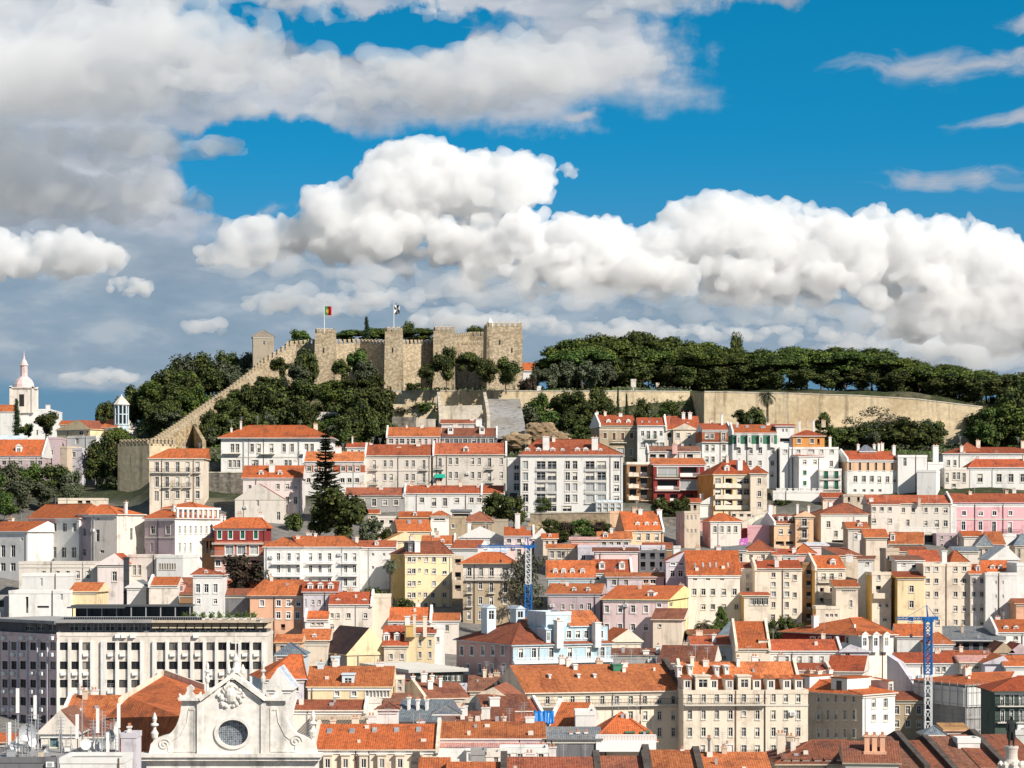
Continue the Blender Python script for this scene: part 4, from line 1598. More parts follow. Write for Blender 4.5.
wood(34, 205, 388, 664, 709, 18, 32, 'one of the dark trees on the slope below the castle', GS, ['dark', 'dark', 'pine', 'olive'], lambda p, y: y > 664 + (p - 205) * 0.02 and not (p < 240 and y > 690))
wood(20, 112, 250, 722, 760, 22, 36, 'one of the dense trees covering the slope left of the sloping castle wall', GL, ['dark', 'dark', 'pine', 'olive'], lambda p, y: p > 105 + (760 - y) * .3)
wood(12, 150, 225, 690, 722, 20, 30, 'one of the dense trees covering the slope left of the sloping castle wall', GL, ['dark', 'pine'], lambda p, y: p < 130 + (y - 660) * 1.35)
wood(20, 545, 860, 752, 800, 30, 38, 'one of the dark rounded trees filling the shade under the pines', GD, ['dark'], None, 1.5)
wood(9, 860, 1020, 745, 790, 18, 26, 'one of the dark rounded trees filling the shade under the pines', GD, ['dark'], None, 1.5)
wood(18, 528, 690, 650, 705, 10, 20, 'one of the dark trees on the slope above the white apartment block', GT, ['dark', 'dark', 'olive', 'green'], lambda p, y: not (590 < p and y < 676) and not (y < 684 and p < 575))
wood(40, 540, 1020, 800, 845, 15, 22, 'one of the dark rounded trees filling the shade under the pines', GD, ['dark'], None, 2.6)
wood(22, 820, 1010, 668, 694, 16, 28, 'one of the dark trees at the foot of the bastion wall', GB, ['dark', 'dark', 'olive'], lambda p, y: not 935 < p < 965)
wood(14, 985, 1060, 672, 697, 30, 46, 'one of the tall dark trees at the right end of the bastion', GR, ['dark', 'dark', 'pine'])
# far left
tree('cypress', 'cyp', 'tall dark cypress in front of the white church', 16.5, 440, 41, 13, 790)
tree('round', 'dark', 'round dark tree right of the tall cypress', 46, 440, 28, 28, 780)
tree('round', 'green', 'small green tree between the cypress and the round tree', 27, 440, 16, 16, 785)
tree('pine', 'pine', 'bright topped tree above the brown bastion corner', 118, 458, 34, 34, 690)
for px, base, h_, w_, Y in [(104, 474, 40, 34, 672), (116, 484, 34, 30, 658), (92, 470, 24, 22, 680), (96, 486, 26, 26, 660), (122, 470, 30, 24, 676)]:
    tree('round', 'dark', 'one of the dark trees left of the brown bastion corner', px, base, h_, w_, Y, 'trees left of the bastion corner')
GG = 'garden trees at the left edge'
for px, base, h_, w_, Y in [(8, 506, 44, 30, 600), (30, 500, 36, 30, 606), (54, 498, 32, 34, 608), (72, 500, 28, 24, 606), (20, 514, 36, 34, 592), (45, 512, 30, 34, 596), (-6, 512, 40, 30, 590),
                            (68, 508, 22, 24, 600)]:
    tree('round', RND.choice(['green', 'olive', 'dark', 'olive']), 'one of the garden trees above the long white house on the left', px, base, h_, w_, Y, GG)
tree('round', 'green', 'light green tree at the left edge above the orange roof', 5, 522, 28, 24, 582)
# in the town
tree('round', 'dark', 'small dark tree before the long white house on the left', 27, 566, 22, 18, 508)
tree('round', 'dark', 'huge dark round tree behind the white apartment house', 343, 556, 68, 60, 536, var=1)
tree('round', 'dark', 'dark tree at the left flank of the huge round tree', 320, 552, 44, 26, 545)
tree('round', 'olive', 'lighter olive tree at the right flank of the huge round tree', 372, 556, 36, 24, 532)
tree('round', 'dark', 'dark shrub left of the yellow apartment house', 386, 556, 28, 18, 530)
tree('bush', 'dark', 'dark bush in front of the pale narrow house near the tall conifer', 293, 524, 14, 16, 560)
tree('round', 'rust', 'dark rusty tree in front of the dark red house', 242, 598, 42, 46, 490)
tree('bush', 'green', 'green shrub between the white houses, left', 196, 568, 14, 18, 520)
tree('round', 'dark', 'dark tree left of the white apartment block foot', 497, 530, 36, 28, 560)
tree('round', 'dark', 'dark tree right behind the orange roof with a white chimney', 514, 534, 36, 26, 556)
tree('round', 'dark', 'clipped dark bush at the foot of the white apartment block', 543, 516, 18, 16, 572)
GW = 'bushes on the garden wall'
for px, base, h_, w_ in [(550, 540, 20, 20), (566, 540, 18, 22), (582, 540, 20, 22), (598, 538, 16, 18), (560, 545, 14, 26), (590, 546, 14, 26), (606, 536, 14, 16)]:
    tree('round', RND.choice(['green', 'dark', 'rust']), 'one of the bushes on the garden slope under the white apartment block', px, base, h_, w_, None, GW)
for px, base, h_, w_ in [(661, 520, 22, 22), (676, 520, 20, 22), (668, 522, 14, 26), (686, 516, 18, 12)]:
    tree('round', 'dark', 'one of the dark bushes on the grey retaining wall', px, base, h_, w_, 566, 'bushes on the grey wall')
tree('bush', 'dark', 'round dark bush on the white battlement terrace', 783, 510, 12, 16, 586)
tree('sparse', 'olive', 'large bare tree with thin foliage behind the crane mast', 530, 618, 70, 44, 470, var=0)
tree('sparse', 'dry', 'leafless tree left of the crane mast', 516, 616, 56, 32, 472, var=2)
tree('bush', 'green', 'sunlit green shrub beside the white apartment wall', 352, 600, 14, 34, 480)
tree('bush', 'dark', 'dark shrub left of the yellow apartment house foot', 376, 600, 18, 22, 480)
tree('bush', 'dark', 'dark garden shrub at the yellow apartment house foot', 402, 606, 12, 22, 478)
for px, base, h_, w_ in [(770, 640, 20, 18), (786, 640, 22, 22), (802, 642, 18, 22), (778, 642, 14, 24), (816, 642, 14, 18), (824, 640, 10, 12)]:
    tree('round', 'dark', 'one of the dark bushes below the cream apartment house', px, base, h_, w_, 452, 'bushes below the cream houses')
tree('tall', 'green', 'climbing green plant on the white weathered house', 721, 634, 26, 12, 460)
tree('bush', 'green', 'leafy green shrub below the white weathered house', 712, 636, 14, 30, 458)
tree('bush', 'olive', 'dark shrub in the narrow yard among the cream houses', 868, 612, 10, 12, 478)
for px, base in ((648, 702), (726, 700), (750, 700), (530, 700)):
    pass


def palm(label, px, base, hpx, wpx, Y=None, spread=26):
    Yd = Y or YB(base)
    P = M_(px, base, Yd)
    s = Yd / F
    hh, R = hpx * s, wpx * s / 2
    o = thing('palm_tree', label, 'palm tree', (P.x, P.y, P.z))
    mb = MB()
    top = hh - R * 0.55
    for i in range(8):
        z0, z1 = -2 + (top + 2) * i / 8, -2 + (top + 2) * (i + 1) / 8
        mb.tube((0, 0, z0), (0, 0, z1), 0.42 - 0.012 * i, 0.36 - 0.012 * i, 9)
    mb.lathe([(0.35, -0.6), (0.7, 0), (0.6, 0.5), (0.2, 0.9)], 9, (0, 0, top), 0)
    mb.obj('trunk', [BARK], o)
    fb = MB()
    r = random.Random(int(px))
    for i in range(spread * 2):
        a = r.uniform(0, 6.28)
        el0 = r.uniform(-0.5, 1.4)
        L = R * r.uniform(0.85, 1.15)
        d = Vector((math.cos(a), math.sin(a), 0))
        side = Vector((-d.y, d.x, 0))
        p = Vector((0, 0, top + 0.3))
        e = el0
        seg = 7
        for j in range(seg):
            q = p + (d * math.cos(e) + Vector((0, 0, math.sin(e)))) * (L / seg)
            wd = 0.55 * math.sin(math.pi * (j + 0.7) / (seg + 0.7)) * R / 3 + 0.05
            for sg in (-1, 1):
                for k in range(3):
                    b0 = p.lerp(q, k / 3)
                    b1 = p.lerp(q, (k + 0.75) / 3)
                    tip = b0.lerp(b1, 0.8) + side * sg * wd - Vector((0, 0, wd * 0.55))
                    fb.face([b0, b1, tip], 0)
            p, e = q, e - 0.30
    fb.obj('fronds', [LEAF['olive']], o)
    return o


palm('tall palm tree standing against the bastion wall', 767.5, 428, 37, 24, 690)
palm('bushy palm between the white and yellow apartment houses', 391, 604, 44, 22, 478)
palm('low palm with broad fronds below the white weathered house', 703, 640, 20, 28, 456, 14)
palm('short palm before the white colonnaded house on the left', 173, 590, 13, 16, 490, 14)


def araucaria(label, px, base, hpx, wpx, Y):
    P = M_(px, base, Y)
    s = Y / F
    hh, R = hpx * s, wpx * s / 2
    o = thing('norfolk_pine', label, 'tree', (P.x, P.y, P.z))
    mb = MB()
    mb.tube((0, 0, -1), (0, 0, hh), 0.45, 0.05, 8)
    fb = MB()
    r = random.Random(4)
    n = 46
    for i in range(n):
        z = hh * (0.08 + 0.90 * i / (n - 1)) + r.uniform(-.3, .3)
        L = R * (1.0 - 0.88 * (i / (n - 1)) ** 1.15) * r.uniform(0.65, 1.12)
        for k in range(5):
            a = 6.28 * k / 5 + i * 0.8 + r.uniform(-.4, .4)
            d = Vector((math.cos(a), math.sin(a), r.uniform(-.02, .28)))
            mb.tube((0, 0, z), Vector((0, 0, z)) + d * L, 0.07, 0.03, 4)
            side = Vector((-d.y, d.x, 0))
            m_ = int(12 + L * 9)
            for j in range(m_):
                t_ = 0.15 + 0.85 * j / m_
                p = Vector((0, 0, z)) + d * L * t_
                wd = 0.85 * (1.1 - 0.5 * t_)
                for sg in (-1, 1):
                    q = p + side * sg * wd * r.uniform(.6, 1.1) + d * 0.25 + Vector((0, 0, r.uniform(-.25, .3)))
                    fb.face([p - d * 0.2, p + d * 0.2, q], 0)
    mb.obj('trunk', [BARK], o)
    fb.obj('branches', [LEAF['olive']], o)


araucaria('tall tiered conifer in front of the white villa with an orange roof', 325.5, 512, 84, 36, 566)

# ground cover on the castle slope: nobody could count it
def undergrowth():
    r = random.Random(12)
    mb = MB()
    n = 0
    while n < 26000:
        px = r.uniform(100, 1024)
        Y = r.uniform(640, 735)
        if (200 > px and Y < 655) or (px > 690 and Y > 696):
            continue
        X = (px - 512) * Y / F
        dens = 0.5 + 0.5 * math.sin(X * 0.12 + 1.3) * math.sin(Y * 0.21 + X * 0.05)
        if r.random() > dens + 0.15 or (486 < px < 528 and 664 < Y < 708) or (393 < px < 486 and 668 < Y < 700 and r.random() < 0.8):
            n += 1
            continue
        z = zt(X, Y)
        for k in range(3):
            p = Vector((X + r.gauss(0, .5), Y + r.gauss(0, .5), z + r.uniform(-.05, 1.0)))
            a = Vector((r.gauss(0, 1), r.gauss(0, 1), r.gauss(0, 1))).normalized()
            b_ = a.orthogonal().normalized()
            s = r.uniform(.2, .5)
            mb.face([p - a * s, p + b_ * s * .6, p + a * s, p - b_ * s * .6], 0 if dens > 0.55 else 1)
        n += 1
    o = mb.obj('undergrowth', [LEAF['green'], LEAF['olive']])
    return tag(o, 'scrub and grass covering the slope under the castle', 'undergrowth', kind='stuff')


undergrowth()

# ------------------------------------------------------------------ houses, back rows first.  (top row, height, width, columns [, style])
# --- under the bastion
H('tan stone house with three white dormers at the left end of the top row', 599.4, 637, 426, 464, 415.6, 'tan', yaw=10, par='L', tile='r',
  win=[(433, 5.5, 3.2, [605, 631.6], 'b'), (433, 7, 3, [614, 622.6], 'b'), (449, 7, 3.4, [609, 631]), (448, 8, 7, [620.5], 'v')],
  dorm=[(420.6, 5, 4.6, [608.5, 618.7, 628.4])], balc=[(611, 626, 442.5)], belts=(430,), chim=[(597, 412, 2.5, 8)])
H('narrow white house with a green balcony in the top row', 637.5, 666, 426, 466, 418, 'white', par='R', tile='r',
  win=[(431, 5, 3, [642.5, 661], 'n'), (431, 8, 3, [648.5, 655]), (442.5, 5, 4.4, [643, 650, 656, 662], 'v')], balc=[(645, 657.5, 439.5, .8, .95, GREENP)],
  sky=[(642, 423, 1.8), (649, 423, 1.8), (657, 423, 1.8)])
h = H('cream house with a projecting front gable and two white chimneys', 666, 700, 430, 466, 416.5, 'cream', tile='r', par='L', d=13,
      win=[(433, 7, 4, [669.5, 697], 'x')], chim=[(683.4, 412.5, 3.2), (690, 412.5, 3.6)])
h.walls('cream', [(433, 5, 3.4, [678, 689]), (444, 3, 3, [682.5, 690], 'n')], x0=h.at(673, 430)[0], x1=h.at(696, 430)[0], y0=-1.2, y1=-0.01, part='gable_wing')
h.roof('front', 424, 'r', x0=h.at(673, 430)[0], x1=h.at(696, 430)[0], y0=-1.2, y1=6, wall='cream', o=0.25)
H('white house with a brick red attic storey in the top row', 702, 731, 430.6, 474, 424, 'white', tile='r', par='R', bands=[(431, 442, 'brick')], yaw=4,
  win=[(433.5, 5, 3.6, [707, 712]), (433, 8, 4, [723.5]), (445, 6, 3, [707, 713, 724]), (456.5, 5.5, 3, [707, 713, 724]), (466, 5, 3, [708, 716])],
  balc=[(703, 730, 442.3, .4)], chim=[(722, 414, 2.2)])
h = H('long white house with a dark green attic storey and orange roof', 732.5, 777, 433.5, 490, 425, 'white', tile='o', d=12, bands=[(434, 444, 'green')],
      win=[(448, 5.5, 3.2, [739, 751, 760.4, 773]), (460.5, 5, 3.2, [750, 760, 772.5]), (472, 5, 3.2, [741, 751, 761, 772])], par='L',
      sky=[(737, 427.5, 3), (747, 427.5, 3.4), (763, 428, 5)])
for q in (738.5, 749.5, 761, 772):
    h.dormer(q, 435.5, 3.6, 8.5, y=-0.7, wall='white', tile='k', kind='flat')
h = H('tall white house with green shutters and an orange attic storey', 780, 838.5, 447, 492, None, 'white', 'flat', d=12,
      win=[(449, 4, 3.8, [785.5, 798.5, 821.5, 832], 'v'), (449, 4, 6.5, [811], 'v'), (461, 5.5, 3, [831.5]), (474, 5, 3, [831.5])])
h.walls('orange', [(438.6, 4.6, 3.6, [799, 812], 'w'), (438.8, 6, 2.6, [818.5], 'x')], x0=h.at(793, 440, 2)[0], x1=h.at(824.5, 440, 2)[0], y0=2.0, y1=11, z0=h.ze - .3, z1=h.at(800, 436.5, 2)[1], part='attic')
h.roof('hip', 431, 'r', x0=h.at(793, 440, 2)[0], x1=h.at(824.5, 440, 2)[0], y0=2.0, y1=11, z=h.at(800, 436.5, 2)[1], wall='white')
h.chimney(799.5, 421, 2.4, y=9)
h.chimney(813.5, 420, 2.2, y=9)
h.chimney(830, 437, 2.6, y=8)
h.walls('white', [(428.8, 3.2, 2, [783, 786.5], 'n'), (438, 5, 10, [785], 'x')], x0=-h.w / 2 - 0.6, x1=h.at(794, 440, 3)[0], y0=3.0, y1=11.5, z0=h.ze - .3, z1=h.at(785, 426.5, 3)[1], part='stair_tower')
h.roof('shed', 424.5, 'r', x0=-h.w / 2 - 0.6, x1=h.at(796, 440, 3)[0], y0=3.0, y1=11.5, z=h.at(785, 426.5, 3)[1], wall='white')
h2 = H('white wing with green shutters in front of the house with the orange attic', 799, 824, 457, 494, 454.6, 'white', 'shed', d=5, yaw=19, tile='r',
       win=[(460, 4, 3.2, [804.7, 815]), (470.5, 4.4, 3.4, [804.7], 'g'), (481, 4.4, 3.4, [804.7], 'g')], lwin=[(460, 4, 3.4, [791], 'n'), (470, 4.6, 3.4, [791], 'n'), (480.5, 4.6, 3.4, [791], 'n')])
H('white front block with rows of tall green shutters and a roof terrace', 819.5, 841.5, 468.6, 496, None, 'white', 'flat', d=6,
  win=[(470.5, 8, 4, [815, 826, 836.3], 'g'), (481, 8, 4, [815.5, 826, 836.3], 'g')], balc=[(821, 841, 479.4, .35), (821, 841, 489.6, .35)])
h = H('white house with an apricot attic storey of brown recesses and a red roof', 847, 897, 460.6, 494, 451.5, 'white', yaw=9, tile='r', par='L', bands=[(461, 471, 'peach')],
      win=[(476, 6, 3.6, [855.5, 864, 872]), (476.5, 6, 3.2, [879.5, 887.6, 894.5]), (489, 3, 3, [855, 864, 872, 880], 'n'), (462, 8.4, 2.4, [850, 859.8, 868, 876, 884, 892], 'b')],
      chim=[(858, 444.5, 2.4, 6), (874, 444.5, 2.4, 6), (893.7, 445.5, 3, 6)])
h.walls('grey', x0=h.at(859.5, 450, 4)[0], x1=h.at(876, 450, 4)[0], y0=4, y1=7.5, z0=h.ze, z1=h.at(868, 452, 4)[1], part='roof_box')
h.roof('hip', 446, 'k', x0=h.at(859.5, 450, 4)[0], x1=h.at(876, 450, 4)[0], y0=4, y1=7.5, z=h.at(868, 452, 4)[1], o=.2)
H('blank white gable house with a single small window, right of the apricot attic', 898, 927, 455, 494, 452.5, 'white', 'flat', yaw=4, win=[(458, 8, 3, [905], 'n'), (483, 6, 5, [899], 'x')])
H('low white block stepping down beside the blank white gable', 917, 936, 470, 497, None, 'white', 'flat', Y=592, d=9, yaw=-16)
H('small white house with a thick square white chimney', 928, 943, 462, 497, None, 'white', 'flat', Y=607, win=[(461.5, 3, 2.4, [933], 'n'), (473, 8, 4.4, [941])], chim=[(935.3, 445.5, 5.6, 4)])
h = H('long white building with a hipped red roof at the right edge, upper one', 943, 1045, 454, 484, 448, 'white', 'hip', d=13, tile='r', Y=626, ra=961, rb=1050,
      win=[(460, 5.5, 2.6, [948.7, 955]), (476, 5, 3, [1005])], chim=[(961.5, 446, 3, 1), (963.8, 452, 2.6, 0.6)])
h.roof('pyr', 443, 'r', x0=h.at(957, 450, 2)[0], x1=h.at(983, 450, 2)[0], y0=1.5, y1=10, z=h.ze + .2)
H('cream white front wing with tall sash windows left of the long white building', 944.5, 970, 467.5, 500, None, 'warm', 'flat', d=8, Y=603,
  win=[(473, 9.5, 2.8, [947.2, 964.3]), (472.5, 7, 2.6, [954.2, 958.6]), (488, 8, 2.8, [947, 954]), (484, 3, 3.4, [954])])
H('long white building with one row of large windows and a brick red roof', 969.5, 1050, 468, 500, 460, 'white', 'hip', d=10, tile='r', Y=603, ra=974.5, rb=1060,
  win=[(474, 8, 4.6, [980.2, 999.2, 1011, 1023]), (492, 5, 4, [981, 999, 1011, 1022])])
h = H('white terrace wall with rounded battlements below the green shuttered house', 773, 823, 490.5, 512, None, 'white', 'flat', d=6, name='battlement_terrace', cat='terrace', Y=590)
for q in np.linspace(778, 820, 8):
    h.chimney(q, 488.2, 3.6, y=0.5, pot=False)
# --- houses on the terraces left of the white block
H('low pink house row with an orange roof under the castle terrace', 386.5, 440.5, 437, 458, 427.6, 'lpink', par='L', yaw=0,
  win=[(438.5, 5, 4.6, [391, 402, 413]), (438.5, 6, 2.6, [397, 408, 420, 426, 435])])
H('low house with a brownish roof, dark upper wall and two dormers', 441.5, 497, 437, 458, 428.5, 'slate', tile='b', par='R',
  win=[(438.5, 4.5, 4, [447, 456, 465, 474, 483, 491])], dorm=[(427.5, 4.4, 5.4, [450.5, 482])])
H('small brown roofed house squeezed behind the two dormers', 441.5, 474, 424, 448, 420, 'warm', tile='b', Y=664, chim=[(472, 418, 4), (479, 419, 6)])
H('little white house with a red roof behind the house with the brick band', 347, 367, 448, 470, 443, 'white', tile='r', chim=[(352.5, 437, 1.4)], win=[(450, 2.4, 2, [352, 359], 'n')])
h = H('big white villa with a wide orange hipped roof and stone balconies', 221, 331, 438.5, 474, 426, 'white', 'hip', d=15, ra=249, rb=305, o=0.9,
      win=[(444, 8.4, 3.4, [232.4, 237.5, 259, 271.6, 306.6, 312], 'w'), (444, 8, 3.4, [252, 284, 292]), (460, 7.4, 3.2, [230, 234.4, 238.6, 253.5, 257, 271.6, 286, 290, 304, 309])],
      balc=[(223, 241, 453.4, 1, .9, TRIM), (260, 275, 453.8, 1, .9, TRIM), (301, 316, 453.8, 1, .9, TRIM)], chim=[(241, 421.5, 1.8, 5), (231.5, 428, 1.8, 3)], belts=(457,))
for q in (243.8, 299):
    x, z = h.at(q, 456)
    dm = MB()
    dm.box(x - .12, x + .12, -.22, -.0, 0, h.ze - .4, 0)
    dm.obj('drainpipe', [METAL], h.o)
wall_run('retaining_wall', 'grey stained stone retaining wall under the big white villa', 'retaining wall', [(206, 473, 600), (246, 473, 599), (304, 473, 599)], 1.2, GREYST, cop=PALEST)
wall_run('garden_fence_wall', 'dark garden wall between the cream house and the white villa', 'retaining wall', [(206, 462, 628), (219, 462, 628)], 0.5, GREYST)
h = H('cream four storey house with long iron balconies below the sloping castle wall', 149.5, 203.5, 459, 508, 449.5, 'cream', 'hip', ra=169, rb=209, d=10,
      win=[(462, 10, 3.6, [157, 167, 177.6, 187.7, 197.7]), (476.6, 10.4, 3.6, [157, 167, 177.6, 187.7, 197.7]), (491, 7.4, 3.6, [167, 177.6, 187.7, 197.7]), (491, 10, 4.4, [156.5], 'n')],
      balc=[(151, 164, 472.4), (164.5, 191, 472.6), (193, 201, 472.6), (162.5, 170.5, 487.2), (173.5, 181.5, 487.2), (183.5, 191.5, 487.2)])
H('white house with an attic band of brick red panels and small windows', 303, 364, 462, 496, 452, 'white', d=11, bands=[(465, 472.4, 'brick')], par='L',
  win=[(466, 5, 4, [309, 316, 323.5, 330, 343, 350, 357.6]), (478, 4.6, 4, [308.5, 316, 330, 342.5, 349.5, 357])], chim=[(338.5, 447, 6, 5)])
H('long pale apartment house with iron balconies, left one of the pair', 365, 431, 456, 492, 445, 'pale', tile='r', par='L',
  win=[(460, 9, 3, [374.4, 424]), (460.4, 6.4, 2.8, [385, 391.4, 407, 413.4]), (473.5, 9, 3, [374.4, 424]), (474, 6.4, 2.8, [385, 391.4, 407, 413.4])],
  balc=[(370, 378, 470), (420, 428, 470), (370, 378, 484), (420, 428, 484)], belts=(470.5,), chim=[(388, 449, 2.6), (399, 447, 4)])
h = H('long pale apartment house with a green awning, right one of the pair', 433, 506.5, 455, 492, 443.5, 'pale', tile='r', par='LR',
      win=[(458, 9, 3.4, [440, 489.6]), (458, 6.4, 3, [450.4, 457, 472.7, 479.4, 501.6]), (472, 9, 3.4, [440, 489.6]), (472, 6.4, 3, [450.4, 456.5, 472.7, 479.4, 501.6])],
      balc=[(435, 444, 469), (486, 494, 469), (486, 494, 482.6)], chim=[(477, 448, 1.6)], dorm=[(448, 4, 5.4, [466])])
x, z = h.at(440, 478)
aw = MB()
aw.prism([(x - 1.2, 0, z + .9), (x + 1.2, 0, z + .9), (x + 1.4, -1.3, z), (x - 1.4, -1.3, z)], [(x - 1.2, 0, z + .98), (x + 1.2, 0, z + .98), (x + 1.4, -1.3, z + .08), (x - 1.4, -1.3, z + .08)], 0)
aw.obj('awning', [plain('green_canvas', (0.01, 0.34, 0.24), .9, vary=.1)], h.o)
x1 = h.at(503, 450)[0]
h = H('pinkish white house with a white chimney and shaded dormer roof', 243, 301, 478.5, 518, 466, 'pw', 'gable', ra=258, rb=301, d=12, cor=True, tile='o',
      win=[(484, 5, 3.2, [278, 287.4, 295.6]), (497, 7, 3.2, [278, 287.4, 295.6]), (485, 4, 3, [250])], chim=[(272, 464, 5.6, 3)], dorm=[(471.5, 5, 4.6, [261, 280])])
H('pale rough gable wall with streaks and one tiny window', 235, 284, 500, 524, 484, 'pale', 'front', d=8, ra=258, tile='b', o=.1, name='gable_house',
  win=[(500, 6, 2.6, [257.7], 'n'), (512, 8, 3.4, [278.5], 'n')], cor=False)
# --- white block
h = H('large modern white apartment block with a red roof and two big white chimneys', 520.5, 622.8, 455.5, 518, 440, 'white', 'hip', d=15, tile='r', ra=537, rb=591,
      win=[(461, 8, 5, [525.5], 'v'), (461, 8.2, 8.8, [541, 552]), (461, 8, 4.8, [567.6, 575]), (461, 8.2, 8.8, [590, 601.6]), (461.5, 7.4, 5, [616.6]),
           (472.4, 8, 5, [525.5], 'v'), (472, 8.2, 8.8, [541, 552], 'w'), (472.4, 7.8, 4.8, [567.6, 575]), (472, 8.2, 8.8, [590, 601.6]), (475, 6, 5, [616.6]),
           (483.5, 7.8, 5, [525.5]), (483.4, 8, 8.8, [541]), (483.4, 8, 8.8, [552], 'v'), (483.5, 7.4, 4.8, [567.6, 575], 'v'), (483.4, 8, 8.8, [590, 601.6], 'v'), (485, 6.4, 5, [616.6]),
           (494.6, 7.4, 5.4, [525.5]), (494.4, 7.8, 8.8, [541, 552]), (494.6, 7.6, 4.8, [567.6]), (494.6, 7.6, 4.8, [575], 'v'), (495, 7, 8.8, [590, 601.6], 'v'), (496, 5, 5, [616.6]),
           (506, 5.4, 5, [525.5]), (506, 5.4, 8.8, [552, 567])],
      chim=[(546, 436.5, 6.6, 2.6), (594.8, 437.5, 6.4, 2.6)], dorm=[(449, 5, 5.4, [527.5, 538.5, 552.8, 577.5, 585.7]), (449.5, 4.4, 4, [562.6, 600.7])], o=.5)
for y_ in (470.6, 481.6, 492.8, 503.4):
    for p_, q_ in ((535.6, 557), (584.6, 607)):
        h.balcony(p_, q_, y_, .3, .9, METAL, WHITE)
H('shaded white wing set back left of the modern apartment block', 507.5, 520, 457.5, 520, None, 'white', 'flat', d=8, Y=581, win=[(461.5, 8, 5, [516.6]), (472.5, 8, 5, [516.6]), (483.5, 7, 5.4, [516.6]), (493, 9, 8, [513.5], 'x')])
h = House('glass conservatory at the right foot of the modern white block', 596, 622.4, 502.5, None, 566, 5, 0, 'conservatory', 'conservatory')
h.walls('lblue', [(503.6, 3.2, 4, (599.5, 619, 4), 'v'), (507.6, 4.6, 4, (599.5, 619, 4), 'v')])
h.roof('shed', 500.6, 'w', o=.1)
wall_run('garden_wall', 'long tan garden wall below the modern white block', 'garden wall', [(530, 514, 566), (560, 513.5, 564), (610, 513, 562)], .6, stonem('tan_garden_wall', (0.50, 0.40, 0.29), .6, .3), cop=PALEST)
wall_run('garden_wall', 'lower terrace wall among the bushes under the white block', 'garden wall', [(528, 522, 556), (570, 521, 556), (606, 519, 556)], .6, RUBBLE)
H('peach garden shed at the end of the tan garden wall', 610, 622, 511, 524, None, 'peach', 'flat', d=4, Y=562, name='shed', cat='shed')
# --- dark loggia house and neighbours
h = H('dark red house with glazed loggias and a tiled verandah roof', 653.5, 704.5, 465, 506, 458.6, 'brick', 'shed', d=5, yaw=3, tile='o', side='rose', bands=[(464, 512, 'red')], par='',
      win=[(467.4, 8.6, 20, [667.5], 'v'), (467.4, 9.4, 17, [688.5], 'x'), (480, 9.6, 20, [667.5], 'x'), (480, 9.6, 17, [688.5], 'v'), (494, 7, 8, [661, 674, 690], 'x')],
      balc=[(655, 680, 478.4, .5, 1.0, GREENP), (681, 704, 476.4, .9, .8, WHITE), (655, 680, 490.4, .6, .8, WHITE), (681, 704, 489.6, .9, .8, METAL)])
h2 = H('brown roofed back house with a pink chimney behind the red loggia house', 648, 701, 452, 506, 446.5, 'warm', tile='d', Y=596, d=10, par='L', win=[(454.4, 4, 6, [653, 662, 690, 698], 'x')], chim=[(674.7, 444, 5, -.6)], cwall='rose')
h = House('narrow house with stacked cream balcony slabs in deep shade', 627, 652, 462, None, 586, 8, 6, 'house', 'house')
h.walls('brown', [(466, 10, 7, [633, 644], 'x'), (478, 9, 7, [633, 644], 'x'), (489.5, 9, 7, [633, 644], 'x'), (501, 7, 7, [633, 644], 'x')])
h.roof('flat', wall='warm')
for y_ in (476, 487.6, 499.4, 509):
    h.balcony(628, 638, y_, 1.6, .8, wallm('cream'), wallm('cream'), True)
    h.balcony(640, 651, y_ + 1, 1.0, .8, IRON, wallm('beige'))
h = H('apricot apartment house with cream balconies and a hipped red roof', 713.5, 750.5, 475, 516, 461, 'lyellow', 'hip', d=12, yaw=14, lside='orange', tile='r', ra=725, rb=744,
      win=[(478.4, 7, 5.4, [718, 740]), (478.4, 7.4, 7, [729], 'x'), (489.4, 7, 5.4, [718, 740, 746.5]), (489.4, 7.4, 7, [729], 'x'), (478.4, 7, 5, [746.5]), (500.4, 8, 5.4, [718, 740]), (500.4, 8.4, 7, [729], 'x')],
      balc=[(714.6, 749, 487.2, .5, .9, wallm('cream'), wallm('cream'), True), (714.6, 749, 498.4, .5, .9, wallm('cream'), wallm('cream'), True), (714.6, 749, 509, .5, .9, wallm('cream'), wallm('cream'), True)],
      chim=[(739.4, 460, 5, 2)], dorm=[(466.5, 5, 5.2, [727])])
H('cream end block with a small pyramid roof right of the apricot balconies', 750.5, 767, 474, 517, 466.5, 'cream', 'pyr', d=9, tile='r', Y=572, win=[(478.4, 5.4, 3.4, [759.4]), (491, 5.4, 3.4, [759.4]), (502, 5, 3.4, [759.4])])
H('low tan terrace building under the apricot apartment house', 731, 752, 511.4, 522, None, 'cream', 'flat', d=6, Y=563, win=[(512.6, 4, 4, (734, 749, 3), 'x')])
# --- long houses of the second row, right
h = H('long beige house with irregular sash windows and a terrace on arches', 869.5, 951, 504, 536, 495.6, 'pale', d=11, tile='r',
      win=[(507.4, 5, 3, [903.5, 913.5, 926, 936.6]), (507.4, 5.4, 4, [945.7]), (519.5, 6.6, 3, [908]), (521, 4.6, 3, [926]), (520, 7, 4, [937]), (520.5, 6, 4, [945.7]), (522, 4, 3, [874, 885])], chim=[(871, 498, 4, 1)])
h.walls('warm', [(507, 4, 3.4, [874, 882, 890]), (518.6, 4.4, 3.8, [874, 890])], x0=h.at(870, 510)[0], x1=h.at(898.5, 510)[0], y0=-2.0, y1=-0.01, z1=h.at(880, 505, -2)[1], part='front_wing')
h.roof('shed', 502.5, 'b', x0=h.at(870, 510)[0], x1=h.at(898.5, 510)[0], y0=-2.0, y1=-0.01, z=h.at(880, 505, -2)[1], wall='warm', o=.15)
h = House('terrace front with two big round arches under a balustrade', 899, 936.5, 531.6, None, 544, 6, 0, 'arched_terrace', 'terrace')
